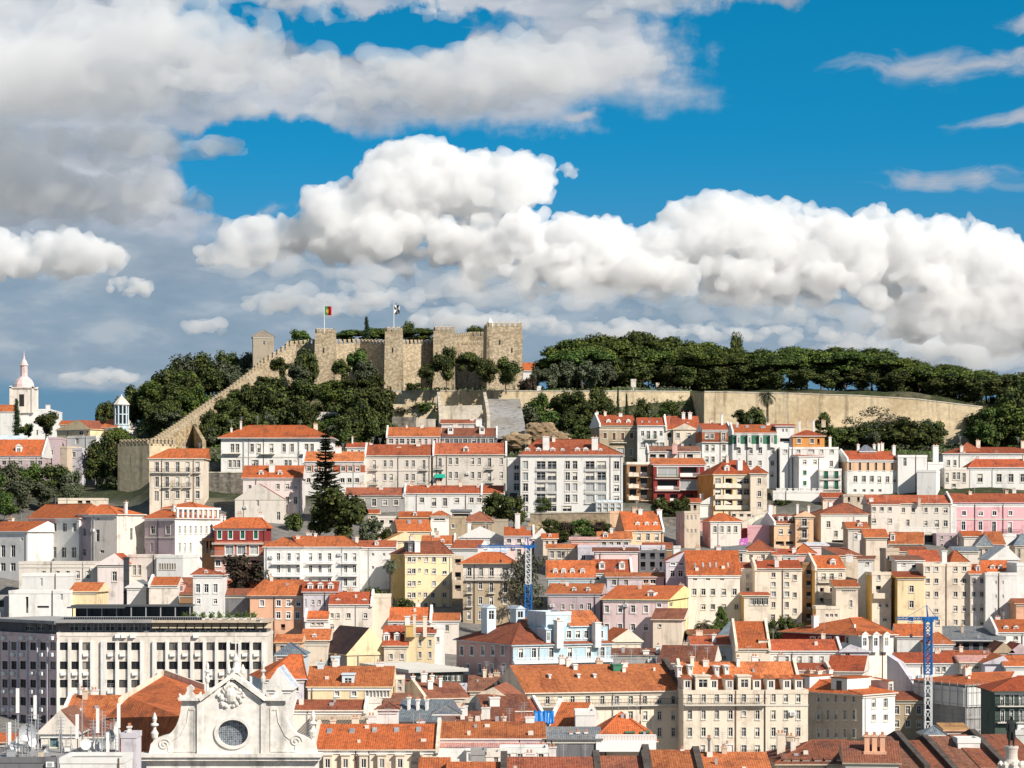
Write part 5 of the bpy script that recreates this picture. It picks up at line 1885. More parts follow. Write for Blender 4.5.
h.walls('beige', [(539, 8, 7, [904], 'x'), (535, 12, 9.4, [916, 929], 'x')])
for q in (916, 929):
    x, z = h.at(q, 538)
    ar = MB()
    n = 14
    R0, R1 = 1.22, 1.62
    for i in range(n):
        a0, a1 = math.pi * i / n, math.pi * (i + 1) / n
        ar.prism([(x + R0 * math.cos(a0), -.14, z + R0 * math.sin(a0)), (x + R1 * math.cos(a0), -.14, z + R1 * math.sin(a0)), (x + R1 * math.cos(a1), -.14, z + R1 * math.sin(a1)), (x + R0 * math.cos(a1), -.14, z + R0 * math.sin(a1))],
                 [(x + R0 * math.cos(a0), .05, z + R0 * math.sin(a0)), (x + R1 * math.cos(a0), .05, z + R1 * math.sin(a0)), (x + R1 * math.cos(a1), .05, z + R1 * math.sin(a1)), (x + R0 * math.cos(a1), .05, z + R0 * math.sin(a1))], 0)
    ar.obj('arch', [TRIM], h.o)
h.roof('flat', wall='warm')
bl = MB()
xa, xb = -h.w / 2, h.w / 2
for i in range(int((xb - xa) / .3)):
    bl.box(xa + i * .3, xa + i * .3 + .12, 0.02, .14, h.ze, h.ze + .85, 0)
bl.box(xa, xb, -.04, .2, h.ze + .852, h.ze + 1.0, 0)
bl.obj('balustrade', [WHITE], h.o)
H('pink town palace with white corner strips and a long red roof', 951, 1060, 503, 536, 494, 'pink', d=12, tile='r', par='L', trim=WHITE, bands=[(503, 507, 'white')],
  win=[(511, 4.4, 4, [964, 994.5, 1010.4]), (511.4, 4, 4.6, [980.6]), (521.5, 8.6, 4, [963.4, 980.4]), (521.5, 10, 4, [994]), (522, 11, 4, [1010])], belts=(519.4,), balc=[(1002, 1022, 533.6, .5)])
H('white corner strip house at the left end of the pink palace', 950.5, 956.5, 504, 538, None, 'white', 'flat', d=4, Y=553)
H('dusty pink block with small windows below the beige house', 936.5, 957, 533, 556, None, 'mauve', 'flat', d=7, Y=540, win=[(536, 3.4, 2.4, [942, 951]), (544, 4, 2.4, [942, 951])])
H('cream house with a broad brown orange hipped roof and a blue awning', 821, 868, 514.5, 543, 504, 'warm', 'hip', ra=841, rb=848, d=12, yaw=10, tile='b', side='beige', lside='beige',
  win=[(521, 6.4, 3.4, [828.6]), (531, 6, 3.4, [836]), (520, 4, 3.4, [858]), (522, 6, 4, [844], 'x'), (540, 5, 14, [839], 'x')])
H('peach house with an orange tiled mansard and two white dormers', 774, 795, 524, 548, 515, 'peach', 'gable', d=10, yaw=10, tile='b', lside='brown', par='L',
  win=[(529, 5, 4, [781, 790]), (541.4, 4.4, 8.6, [780, 790], 'x')], dorm=[(517, 6.4, 5, [781, 790.5])], dkind='flat', chim=[(770, 505, 4, 5)])
H('narrow peach house with two stacked balconies and a pointed gable', 795.5, 813.5, 517, 549, 511.6, 'peach', 'front', d=10, ra=805.5, tile='r',
  win=[(518, 8, 5, [804.4]), (529.5, 8.4, 5, [804.4]), (541, 5, 4, [804.4])], balc=[(800, 809, 526.6), (800, 809, 538.6)], chim=[(797.4, 504.6, 2.2, 2), (808.6, 506, 2.2, 4)])
H('little pinkish house with a red roof below the white battlements', 824, 843, 498, 516, 493, 'rose', d=8, tile='r', Y=583, win=[(503, 3.4, 3, [829])])
H('ruined beige stone wall house with empty openings', 843.5, 879, 494, 512, None, 'beige', 'flat', d=5, Y=580, win=[(497, 5, 2.6, [849, 858.5, 868], 'x')])
wall_run('ramp_wall', 'white stepped ramp wall climbing right of the apricot house', 'ramp wall', [(742, 523, 556), (758, 516, 560), (776, 506, 568)], .8, PALEST)
slab_thing('rock_slope', 'grey tilted slope beside the white ramp wall', 'slope', [(750, 529, 552), (769, 522, 552), (772, 516, 560), (757, 518, 562)], CONC)
H('bright pink wall house beside the graffiti', 747.5, 769.5, 525, 550, None, 'pink', 'flat', d=6, Y=544, yaw=-8)
H('dark red wall stub left of the bright pink wall', 737.5, 747, 528, 550, None, 'red', 'flat', d=5, Y=546, name='wall_stub', cat='wall')
# graffiti wall
gm, gg, gb = new_mat('graffiti_paint')
tcx = gg.n('ShaderNodeTexCoord').outputs['Object']
n1 = gg.noise(tcx, .9, 3.0, .6)
gg.put(gb.inputs['Base Color'], gg.ramp(n1, [(.36, (.60, .52, .60)), (.46, (.50, .10, .42)), (.56, (.55, .16, .46)), (.64, (.75, .62, .72)), (.74, (.28, .05, .30))]))
gb.inputs['Roughness'].default_value = .8
MATS['graffiti'] = gm
wall_run('graffiti_wall', 'low wall covered in magenta graffiti', 'wall', [(726, 541.5, 541), (748, 537.5, 541)], .4, gm, base=zt(*M_(737, 548, 541).xy) - .5)
H('white house with an orange hipped roof left of the graffiti wall', 710.5, 741, 522, 548, 514, 'warm', 'hip', d=9, ra=718, rb=724, yaw=7, lside='rose',
  win=[(526, 6.4, 3.2, [715, 722, 729, 735.8])])
H('octagonal looking beige tower house above the orange roofs', 684.5, 700, 511, 548, None, 'beige', 'flat', d=7, yaw=12, side='rose', win=[(515, 5, 1.6, [687.5, 691.5, 695.5], 'n'), (529, 4, 1.6, [687.5, 691.5, 695.5], 'n')])
H('rose coloured lean house between the beige tower and the white hipped house', 699.5, 709.5, 520, 548, None, 'rose', 'flat', d=7, Y=557)
H('white gable house with one tiny window above the beige tower', 700, 729.5, 504, 522, 495.6, 'white', 'front', ra=713.5, d=10, tile='r', Y=574, win=[(503, 2.6, 2, [714], 'n')], chim=[(701.5, 494, 3.4, 2)])
H('small house with a red roof and an arcade left of the white gable', 686, 700, 503, 522, 498.6, 'beige', Y=571, d=7, tile='r', win=[(504.4, 6, 3, [689, 695], 'x')])
wall_run('retaining_wall', 'high dark grey masonry wall with bushes on top', 'retaining wall', [(662, 517, 562), (686, 517, 562)], 1.0, GREYST)
h = H('steep orange roofed house with three white dormers and a peach front', 624, 663.5, 531, 556, 512, 'peach', yaw=10, lside='tan', tile='o', par='R', d=9,
      win=[(533.4, 7, 3.6, (630, 657, 4))], dorm=[(523, 6, 4.4, [637.6, 646.8, 655.4])], chim=[(640, 509, 4, 4), (659, 509.5, 5, 4)])
H('low house with an orange roof in front of the garden slope', 599, 631, 540, 562, 532, 'pale', d=9, win=[(541, 4, 4, (604, 626, 4))], dorm=[(533.4, 5, 5, [605.5])], chim=[(611.5, 528, 3)])
# --- middle rows, left half
h = H('white row house with low orange roofs split by firewalls, right one', 404.5, 482, 494, 514, 486, 'white', tile='r', par='LR', d=9,
      win=[(498, 8, 4, [434, 445]), (497.6, 5, 4, [422, 471.5]), (498, 4.6, 4, [457, 479])], chim=[(428, 485, 2.4), (478, 485.5, 2.4)])
H('cream end house of the low row with a brick red roof', 482.5, 505, 494, 514, 486, 'cream', tile='r', par='R', d=9, win=[(498, 5.4, 4, [495, 487])])
H('grey fronted low house with a brown roof behind the huge round tree', 345, 404, 496, 514, 488, 'grey', tile='b', par='R', d=9, win=[(500, 5, 4, [385, 396]), (499, 7, 4, [352, 362, 374])], chim=[(381, 487, 4)])
H('tiny yellow house with a red roof right of the huge round tree', 368, 378, 514, 532, 510, 'lyellow', d=5, tile='r', win=[(514.6, 4, 5, [373])], Y=562)
H('pale low block under the grey fronted house', 376, 398, 516, 534, None, 'warm', 'flat', d=6, Y=556, win=[(520, 4, 4, [382, 391], 'x')])
# cluster of small roofs in the middle
H('yellow house with a low orange roof and skylights', 399, 430, 532, 560, 520, 'lyellow', Y=538, d=10, yaw=10, lside='ochre', sky=[(409, 523, 3.4), (420, 523, 3.4)])
H('small orange roof with one dormer behind the yellow house', 400, 430, 518, 552, 512, 'lyellow', Y=554, d=7, tile='o', dorm=[(513, 5, 4, [415])])
H('white tower house with a flat red cap and a strip window', 431, 449, 516.5, 556, 511.5, 'white', 'hip', Y=546, d=7, side='warm', win=[(517.4, 3, 11, [439.5]), (528, 5, 2.6, [435.5], 'n')])
H('tan rough stone house right of the white tower house', 449.5, 466, 516, 556, None, 'tan', 'flat', Y=547, d=7, win=[(524, 4, 3, [453])])
H('dark tin roofed shelter under the white low row', 452, 470, 512, 530, 510, 'dgrey', 'shed', Y=560, d=5, tile='k', win=[(513.4, 4, 14, [461], 'x')], name='shelter', cat='shelter')
H('tan cottage with a pyramid roof among stone ruins', 462, 492, 522, 548, 512, 'tan', 'pyr', ra=480, Y=548, d=9, tile='b', win=[(526, 4, 2.6, [471, 484], 'n')], yaw=-8)
H('crumbling stone ruin right of the tan pyramid cottage', 490, 508, 519, 548, None, 'stone', 'flat', Y=549, d=6)
H('white gabled shed with a shallow pitched roof', 460, 504, 538, 558, 527, 'white', 'front', Y=533, d=8, ra=480, tile='w', win=[(533.5, 6, 4, [483], 'x')])
H('orange roofed house with a pink wall and a tall white chimney', 504, 534, 536.5, 564, 527.5, 'lpink', d=9, par='R', win=[(539, 4, 4, [519, 509]), (549, 8, 4, [519])], chim=[(517.6, 513.5, 5, 4)], sky=[(529, 530, 5)], Y=524)
H('white gable end house right of the crane jib', 532.5, 549, 539, 566, 528.6, 'white', 'front', Y=524, d=9, ra=542, tile='o')
H('toy sized cream house with an orange roof beside the white gable end', 543, 557, 539, 566, 534, 'cream', Y=519, d=6, win=[(540.4, 4, 3, [547, 553])], dorm=[(534.5, 3.6, 3, [550])])
H('long low house with a flat orange roof right of the crane top', 548, 577, 549, 578, 544.6, 'beige', Y=510, d=7, tile='o', win=[(551, 7, 4, [552, 559]), (552, 6, 4, [563], 'x')])
H('peach low gabled roof in the cluster above the yellow apartments', 388, 422, 541, 566, 532.5, 'lyellow', 'front', Y=522, d=9, ra=405, tile='y', yaw=10)
H('red roof with a white dish box above the yellow apartments', 421, 455, 545, 572, 536, 'white', Y=514, d=9, par='R', chim=[(437, 535, 6, 4)], dorm=[(540, 5, 4, [442.6])])
H('house with a tan red roof and a bright white gable, beside the stone tan house', 452, 478, 549, 576, 540.5, 'white', Y=506, d=9, side='white', win=[(556, 10, 4, [455, 461])], tile='r', yaw=-12)
H('long white low house behind the stone tan house', 478, 506, 553, 576, 546, 'lpink', 'shed', Y=510, d=8, tile='w', win=[(556, 6, 4, [502])])
# --- apartments, middle
h = H('yellow five storey apartment house with a brown hipped roof', 405, 452, 555, 612, 542, 'lyellow', 'hip', d=12, yaw=17, ra=415, rb=440, tile='b', lside='ochre', o=.3, Y=484,
      win=[(557, 4.8, 3.4, [409.4, 413.8]), (557, 3, 2.6, [419.5]), (557, 5, 3.6, [434, 444.6]), (557, 4.6, 3, [426.6], 'v'), (568.6, 5, 3.4, [409.4, 413.8]), (568.6, 2.4, 2.6, [419.5]), (568.6, 5, 3.6, [434]), (571, 3, 3.6, [444.6]), (569, 4, 3, [426.6], 'v'),
           (581, 5, 3.4, [409.4, 413.8]), (581, 2.4, 2.6, [419.5]), (581, 5, 3.6, [434, 444.6], 'v'), (592.6, 5, 3.4, [409.4, 413.8]), (592.6, 2.4, 2.6, [419.5]), (592.6, 5, 3.6, [425.5, 433, 444.6]), (603, 5, 3.4, [409.4, 413.8, 426, 434, 444.6])])
h.dormer(417.5, 541.5, 5.6, 12, y=.6, wall='white', kind='flat', win=False)
h.dormer(410.5, 543, 4.6, 10, y=.8, wall='dgrey', kind='flat')
H('stone tan corner house with white top storey and an orange hipped roof', 463, 515, 564, 624, 553, 'tan', 'hip', d=12, ra=482, rb=500, bands=[(564, 579.4, 'warm')], o=.8,
  win=[(568, 8, 4, [469.4, 481, 491.6]), (568, 8, 6, [505]), (582.4, 9.6, 3.6, [469, 491.4]), (582.6, 6.4, 3.6, [480.5]), (582.4, 10, 3.6, [505.4]), (597, 9, 3.6, [469, 491.4]), (597, 7, 3.6, [480.5, 505]), (611, 8.4, 3.6, [469, 480.5, 492])],
  balc=[(465, 514, 579.6, .6), (466, 473, 593, .6), (466, 473, 606.4, .6), (488, 495, 593, .6)], belts=(580.6,))
H('dim stairwell block with dark balconies left of the stone tan house', 452.5, 463, 556, 612, None, 'beige', 'flat', d=8, Y=492, win=[(559, 6, 6, [458], 'x'), (572, 8, 6, [458], 'x'), (585, 6, 6, [458], 'x'), (597, 8, 6, [458], 'x')])
h = H('white apartment house with slim balconies and a long orange roof', 301, 359, 547.5, 602, 537, 'white', 'hip', d=12, ra=292, rb=345, trim=WHITE, Y=492,
      win=[(553, 8, 3.6, [310.6, 320, 329.6, 345.6, 354.6]), (565, 8, 3.6, [310.6, 320, 329.6, 345.6, 354.6]), (578, 8, 3.6, [345.6, 354.6, 310.6, 320, 329.6])],
      balc=[(307, 333, 563.2, .8, .8, WHITE, WHITE), (339.5, 357.5, 563.2, .8, .8, WHITE, WHITE), (307, 333, 575.6, .8, .8, WHITE, WHITE), (339.5, 357.5, 575.8, .8, .8, WHITE, WHITE)], chim=[(315, 536, 6, 8)])
h = H('white corner wing with a pyramid orange roof, left end of the balcony house', 264, 301.5, 547.5, 604, 538, 'white', 'pyr', ra=284, d=12, trim=WHITE, Y=489,
      win=[(553, 8, 3.6, [278.5, 289, 298]), (565, 8, 3.6, [278.5, 289, 298]), (577.6, 8, 3.6, [278.5, 289, 298])], balc=[(272, 300.5, 563.6, .8, .8, WHITE, WHITE), (272, 300.5, 576, .8, .8, WHITE, WHITE)])
H('blank bluish white end wall house with a little red roof', 359.5, 394, 548, 602, 541, 'white', Y=497, d=9, tile='r', win=[(553, 3, 2.6, [373, 384], 'n'), (566, 3, 2.6, [373, 384], 'n')], dorm=[(541.5, 4, 3.6, [376.5])], chim=[(357, 537, 3)])
h = H('dark red house with green shutters and a glazed balcony floor', 214.5, 266, 528.5, 594, 518.5, 'brick', 'hip', d=11, ra=232, rb=262, bands=[(528, 541, 'red'), (556, 580, 'rose')], o=.5, trim=WHITE, Y=500,
      win=[(529.6, 9, 4, [219.5, 230.4, 242.6, 255.8], 'g'), (545.6, 8.6, 8, [219, 229.5, 241.5, 254], 'v'), (560, 6, 5, [218, 229.5]), (560, 6, 5, [254, 241], 'x'), (571, 5, 5, [219, 230])],
      balc=[(211.5, 264, 555.6, 1.2, 1.0, METAL), (212, 264, 543.6, .5, .2, WHITE)], chim=[(221.5, 514.6, 2.6, 3), (225, 516, 1.6, 4)])
# --- left side
h = H('long white house in shade with two rows of tall dark windows', 28.5, 79, 519, 572, 505, 'white', 'hip', d=12, yaw=-38, ra=46, rb=92, trim=WHITE, Y=512, tile='o', par='',
      win=[(523, 8.6, 4, [34, 44, 54.4, 64.8, 74.6], 'n'), (547, 10.6, 4.6, [33.4, 43.6, 54, 64, 74], 'n')])
h = H('cream and grey corner house with an orange roof, joined to the long white house', 91, 117, 515, 575, 505.6, 'warm', 'hip', d=9, yaw=-30, Y=500, side='warm', ra=100, rb=108, win=[(518, 2, 2.6, [98], 'n'), (529.6, 12, 3.6, [97.6], 'n'), (550, 3, 4, [102], 'n')], rwin=[(528, 12, 2.6, [131.5], 'n')], chim=[(125.8, 502, 2, 3)])
H('narrow taupe wing between the long white house and the corner house', 78.5, 91.5, 515, 573, 508, 'mauve', 'shed', d=7, yaw=-34, Y=507, tile='o', win=[(517.6, 2.4, 2.6, [85], 'n'), (528.6, 7.4, 3.2, [84.6], 'n'), (549, 7, 3.4, [84.4], 'n')])
H('low white house with an orange roof at the left edge, lower than the long one', -16, 27.5, 532, 580, 522, 'white', 'gable', d=12, yaw=-30, Y=508, win=[(545, 12, 4.4, [3, 13], 'n'), (563, 8, 5, [3, 13], 'n'), (538, 2.4, 2.4, [22], 'n')])
h = H('dusty pink house front with two windows beside a long white facade', 145, 175, 519, 584, 511, 'mauve', 'hip', d=14, yaw=-36, side='white', Y=499, ra=160, rb=172,
      win=[(526, 7.6, 4.2, [153, 168]), (543, 8.6, 2.8, [152], 'n')], rwin=[(526, 7.4, 1.8, [179.5, 185, 190.4, 195.6, 201, 206.4, 211]), (543, 9, 1.8, [179.5, 184.6, 190.4]), (558, 5, 1.8, [180])], belts=(537.4,))
x = h.w / 2
cb = MB()
for i in range(9):
    yy = .8 + i * 1.5
    cb.box(x - .55, x - .1, yy, yy + .5, h.ze + .2, h.ze + 2.0, 0)
cb.box(x - .6, x - .02, .5, 13.8, h.ze + 2.0, h.ze + 2.4, 0)
cb.obj('roof_colonnade', [WHITE], h.o)
H('house with a wide orange roof behind the dusty pink front', 163, 197, 509, 560, 503, 'peach', 'hip', d=10, yaw=-20, Y=524)
H('shaded maroon annex between the white facade and the dark red house', 197, 214, 538, 590, None, 'brown', 'flat', d=6, Y=503, win=[(541, 12, 2, (200, 211, 4), 'x')])
H('white house with a striped band of vents below the colonnade', 156.5, 183, 555, 598, None, 'white', 'flat', d=9, Y=486, yaw=-12, win=[(563.4, 6, 1.4, (160, 175, 7), 'b')])
H('white stepped house with paired dark windows', 128, 157, 554.5, 600, None, 'warm', 'flat', d=9, Y=489, yaw=-10, win=[(565, 10, 3.2, [134.4, 139.6]), (577, 6, 4, [150])])
H('pink gabled house with a round window', 97.5, 126, 565, 602, 554, 'pw', 'front', ra=115, d=10, Y=484, tile='r', win=[(562.4, 3.4, 3.4, [116], 'n'), (571.6, 9.4, 4.4, [114.6])])
h = House('black steel flue tower beside the pink gabled house', 123.5, 128.5, 558.5, None, 470, 1.2, 0, 'flue_tower', 'chimney')
fb = MB()
fb.box(-h.w / 2, h.w / 2, 0, 1, -1, h.ze, 0)
fb.box(-h.w / 2 - .12, h.w / 2 + .12, -.12, 1.12, h.ze, h.ze + .3, 0)
for i in range(6):
    fb.box(-h.w / 2 - .06, h.w / 2 + .06, -.06, 1.06, h.ze * i / 6 + 2, h.ze * i / 6 + 2.12, 0)
fb.obj('flue', [plain('dark_steel', (.06, .065, .075), .6, .3, vary=.2)], h.o)
H('low greyish house with a parapet and four small windows', 19, 98, 561.5, 600, None, 'pale', 'flat', d=8, Y=487, win=[(571, 7.4, 3.4, [44, 58, 68, 78, 88]), (574, 6, 4, [30])], belts=(567,))
H('bright white modern block with dishes at the left edge, upper one', 22, 67, 573.5, 625, None, 'white', 'flat', d=9, Y=462, win=[(578, 8, 2, [41.5], 'n'), (590, 6, 3, [60])])
H('bright white modern block with slit windows at the left edge, lower one', 9, 66.5, 590.5, 640, None, 'white', 'flat', d=9, Y=446, win=[(597, 16, 2.6, [27], 'x'), (606, 2, 12, [43], 'x'), (592, 8, 2, [61.6], 'n')])
H('grey concrete block at the far left edge beside the white blocks', -20, 9, 596, 640, None, 'grey', 'flat', d=9, Y=448, win=[(600, 12, 6, [1], 'x')])
H('small cream house with a bright orange roof behind the office roof', 71, 97, 592, 640, 583, 'lyellow', Y=452, d=8, yaw=-6)
H('house with a flat orange roof right of the black flue tower', 149, 178, 586, 640, 577.5, 'warm', Y=462, d=9, tile='o', par='L')
H('white gabled cottage before the stepped white house', 127, 146, 588, 630, 581, 'white', 'front', Y=466, d=8, tile='k', win=[(585, 3, 2.6, [133.6, 144], 'n')])
H('shaded dark roofed house right of the flat orange roof', 176, 193, 595, 640, 578, 'brown', 'shed', Y=464, d=9, tile='d', dorm=[(584, 8, 5, [181])], dwall='rose')
h = H('small white house with a red roof behind the office terrace', 193, 222, 575.5, 642, 569, 'white', 'hip', Y=450, d=8, ra=200, rb=204, tile='r', trim=WHITE,
      win=[(584, 8.6, 4.4, [198, 206.4, 215.4]), (598.6, 5, 3.6, [198.6, 215.4])], dorm=[(571, 5, 4, [206])])
H('dull brown roofed shed right of the small white house', 222, 252, 596, 640, 589, 'dgrey', Y=455, d=7, tile='b')
h = H('salmon house with a broad orange roof and white framed windows', 250, 303.5, 596, 644, 580.8, 'salmon', 'hip', d=11, ra=264, rb=303, trim=WHITE, Y=452, o=.6,
      win=[(600, 6, 4.4, [262], 'v'), (600, 6, 4.4, [278.6, 288.4, 298.4]), (612, 6.4, 4.4, [278.4, 288.4, 297.6]), (624, 6, 4, [283], 'x')])
H('narrow lavender white house with three white dormers', 303.5, 336, 592.5, 650, 582, 'lav', Y=450, d=9, tile='r', dorm=[(584, 8, 5.4, [310.2, 320.4, 330.6])], win=[(600, 4.6, 2.6, [313, 319.5]), (599, 8, 1.6, [305.6], 'n')])
H('narrow white house with a single strip of orange roof', 305, 328.5, 620, 655, 611.5, 'white', Y=443, d=7, par='L', win=[(622, 3, 3, [313, 318, 322])])
H('small cream house with an orange roof and one half round dormer', 303, 328, 641, 672, 629.5, 'cream', Y=432, d=9, dorm=[(635, 6, 5, [314.5])], belts=(645,))
H('cream house with a worn red roof and two low dormers', 328.5, 372, 605, 650, 592.4, 'warm', Y=446, d=10, tile='r', par='R', dorm=[(600, 5, 5, [338, 364.6])], win=[(613, 5, 3, [332, 338, 340.6]), (613, 5, 4, [348.6, 365.4]), (624, 5, 4, [332])], sky=())
H('blank cream block right of the worn red roof', 372, 389, 594.5, 650, None, 'cream', 'flat', Y=448, d=8)
h = H('yellow gable house with a very dark roof and three white skylight strips', 347, 392, 655, 688, 628.5, 'lyellow', 'front', ra=369, d=13, yaw=27, Y=428, tile='n', lside='grey', o=.25, cor=False,
      lwin=[(648, 8, 1.8, (322, 343, 6))], win=[(640, 3.4, 2, [366], 'n')])
H('orange roofed long house left of the yellow apartment yard', 388, 431, 621.5, 655, 608, 'warm', Y=447, d=11, par='R', win=[(624, 4, 4, [395])])
H('lower orange roof continuing right toward the stone tan house', 431, 458, 621.5, 655, 613.5, 'warm', Y=449, d=9, tile='o', win=[(625, 6, 4, [447])], chim=[(441, 615.5, 2.4), (452.5, 615, 4)])
H('cream front house with two gabled white dormers on a red roof', 384, 407, 646.5, 678, 626, 'cream', Y=428, d=12, tile='r', dorm=[(634, 9, 6, [386.4, 397])], win=[(654, 5, 3.6, [391, 402])])
h = H('yellow narrow house with tall slim chimney shafts', 404.5, 434, 634, 672, 628, 'lyellow', 'shed', Y=429, d=8, tile='r', side='warm', win=[(640, 6, 3, [420, 430]), (652, 6, 3, [420, 430])])
for px_, t_, w_, c_ in ((409.5, 625, 7, 'ochre'), (414.5, 614.5, 2.6, 'cream'), (425, 616, 3.6, 'cream'), (407.5, 616, 5, 'white')):
    h.chimney(px_, t_, w_, y=-.5, wall=c_)
H('white block with a water tank right of the yellow chimney shafts', 434, 444, 625.5, 672, None, 'white', 'flat', Y=434, d=6, win=[(637, 5, 3, [438])])
# flat metal roofed market hall
h = House('wide hall with a flat grey metal roof and dark green glazing', 411, 463, 672, None, 402, 22, 24, 'market_hall', 'hall')
h.walls('dgreen', [(674, 7, 4.4, (415, 459, 9), 'n')], lside='mauve', trim=IRON)
rm = MB()
rm.box(-h.w / 2 - .7, h.w / 2 + .7, -.7, 22.7, h.ze, h.ze + .5, 0)
for i in range(12):
    rm.box(-h.w / 2 - .7, h.w / 2 + .7, -.5 + i * 1.9, -.42 + i * 1.9, h.ze + .5, h.ze + .58, 0)
rm.obj('roof', [plain('grey_metal_sheet', (.50, .49, .46), .6, .1, vary=.12)], h.o)
# --- blue palace
h = H('ornate pale blue palace with white chimneys and orange hipped roofs', 513, 611, 645, None, 618, 'blue', 'hip', d=24, yaw=24, Y=398, lside='rose', trim=WHITE, ra=522, rb=560, tile='b',
      win=[(647, 11, 4.4, [521, 534, 551.4, 570, 589, 602.4])], lwin=[(646, 9, 3.4, [452, 462, 472, 483, 493, 503]), (664, 9, 3.0, [456, 468, 480, 492, 504])], o=.5)
h.belt(661.4, .5, WHITE, .5)
h.balcony(513, 611, 663, .8, .9, WHITE, WHITE)
rb_ = MB()
rb_.box(-h.w / 2 - .07, -h.w / 2 + .05, .2, 23.8, h.ze - 3.4, h.ze - .1, 0)
h.walls('blue', [(631, 7, 4.2, [569, 578, 586.4, 601])], x0=h.at(545, 640, .8)[0], x1=h.w / 2 - .2, y0=.8, y1=9, z0=h.ze, z1=h.at(575, 627, .8)[1], trim=WHITE, part='upper_storey')
h.roof('gable', 611.5, 'o', x0=h.at(571, 627, .8)[0], x1=h.w / 2 - 1.6, y0=.8, y1=9, z=h.at(575, 627, .8)[1], wall='lblue', o=.3)
h.walls('lblue', x0=h.at(546, 627, 1.5)[0], x1=h.at(571, 627, 1.5)[0], y0=1.5, y1=9, z0=h.ze, z1=h.at(560, 611.5, 1.5)[1], part='roof_storey')
h.roof('flat', wall='lblue', x0=h.at(546, 627, 1.5)[0], x1=h.at(571, 627, 1.5)[0], y0=1.5, y1=9, z=h.at(560, 611.5, 1.5)[1])
h.chimney(558.5, 620, 7, y=-.3, d=1.4)
h.chimney(596.5, 622, 6.4, y=-.3, d=1.4)
h.dormer(548.5, 630, 5, 12, y=.2, wall='lblue', kind='flat')
for (px_, t_, hh_, y_) in ((491.5, 608, 13, 15), (520.5, 609, 10, 11)):
    h.dormer(px_, t_, 10, hh_, y=y_, wall='lblue', tile='w', kind='gable', win=True, drop=5.0)
# --- mauve, pink and yellow houses
h = H('pink house with white chimneys, red roof and a big yellow side wall', 603, 668, 600, 656, 586, 'lpink', d=30, yaw=-14, side='yellow', lside='mauve', tile='o', par='', trim=WHITE, Y=447,
      win=[(605.4, 7, 4.4, [606.8, 620, 633, 645.8]), (624, 6.4, 4.4, [606.8, 620, 633, 645.8]), (603, 4, 4, [659])], chim=[(603, 592, 3), (613.5, 592, 3.6), (640.5, 590, 3)], rwin=[(602.4, 4.4, 3.6, [671.4], 'n')], dorm=[(592, 5, 7, [651])])
H('mauve house wall in shade left of the pink house', 548, 600, 594.5, 652, 584, 'mauve', d=11, Y=455, yaw=-8, tile='o', win=[(604, 5, 3.4, [563, 572, 581.4]), (603, 7, 3.6, [589.4])], dorm=[(588, 6, 4, [574, 588])], chim=[(552, 589, 2.4)])
H('beige house with a sloping top edge in front of the yellow wall', 653, 682, 620, 664, 609, 'cream', 'shed', d=7, Y=437, yaw=-10, tile='b', win=[(617.6, 4, 4, [669]), (624, 3, 3, [660])], cor=False)
H('long teal house with white arched dormers right of the crane', 548, 594, 578.5, 618, 561, 'blue', Y=478, d=11, tile='o', trim=WHITE, win=[(583.6, 6, 4, [555, 563])], dorm=[(569.6, 9, 5, [555.4, 563.6, 572.4, 582.6])], belts=(580,))
H('house with layered red roofs and dark dormers, left of the lavender gable', 593, 632, 574, 616, 560, 'warm', Y=480, d=10, tile='r', par='R', dorm=[(563, 6, 6, [602, 622])], win=[(577, 5, 5, [597], 'x')])
H('low blue grey house with a strip of orange roof', 607, 664, 577.5, 616, 573, 'lav', Y=474, d=7, win=[(579, 6, 4, [614, 626]), (578.6, 5, 5, [646, 653])])
H('long lavender wall building with a white parapet and two dark openings', 578, 665, 545, 590, None, 'lav', 'flat', Y=505, d=9, win=[(546.6, 3.4, 4, [600, 631], 'n'), (555, 5, 4, [583.4], 'n'), (549, 4, 5, [655], 'v')])
H('pink low house front with a chimney stub below the lavender wall building', 595, 638, 552, 600, 548, 'lpink', 'shed', Y=496, d=7, tile='d', chim=[(624, 552, 2)])
H('long narrow house with a pinkish red roof above the lavender wall', 571, 599, 540, 575, 537.5, 'rose', Y=516, d=6, tile='p')
h = House('dark netted building plot between the lavender and orange houses', 639, 666, 550, None, 499, 8, 0, 'shed', 'shed')
h.walls('dgrey', [(553, 6, 5, (643, 662, 3), 'x'), (562, 8, 5, (643, 662, 3), 'x')])
h.roof('flat', wall='dgrey')
H('red orange lean roof right of the dark netted plot', 645, 672, 549, 590, 543, 'brown', Y=508, d=7, tile='b')
H('white chimney block beside the lavender gable', 673.5, 680.5, 545.6, 590, None, 'white', 'flat', Y=498, d=2.5, name='chimney_block', cat='chimney')
H('shadowed house with dark windows and a brown lean roof, behind the big orange roof', 720, 746, 551, 590, 547, 'pale', 'shed', Y=506, d=9, tile='k', win=[(554, 8, 4.6, [740], 'n')])
H('cream house with a small dark red pyramid roof', 746, 774, 552, 590, 540, 'cream', 'pyr', ra=759, Y=510, d=8, tile='b', win=[(555, 5, 4, [751, 763], 'n')])
h = H('large house with a bright orange double roof and weathered white wall', 688, 740, 576, 634, 551, 'warm', d=13, Y=466, yaw=0, tile='o', par='', o=.3,
      win=[(578, 2.4, 4, [695, 708, 722], 'n'), (589, 6, 4.2, [694.4, 703.4, 713, 724, 734.6]), (604.4, 5, 4.2, [703.4, 713, 724, 736.4]), (618, 4, 3, [727, 732, 735], 'n')], sky=[(695, 567, 1.6), (703, 566.5, 1.6), (710, 566.5, 1.6), (716, 566.5, 1.6), (728, 566.5, 1.6)])
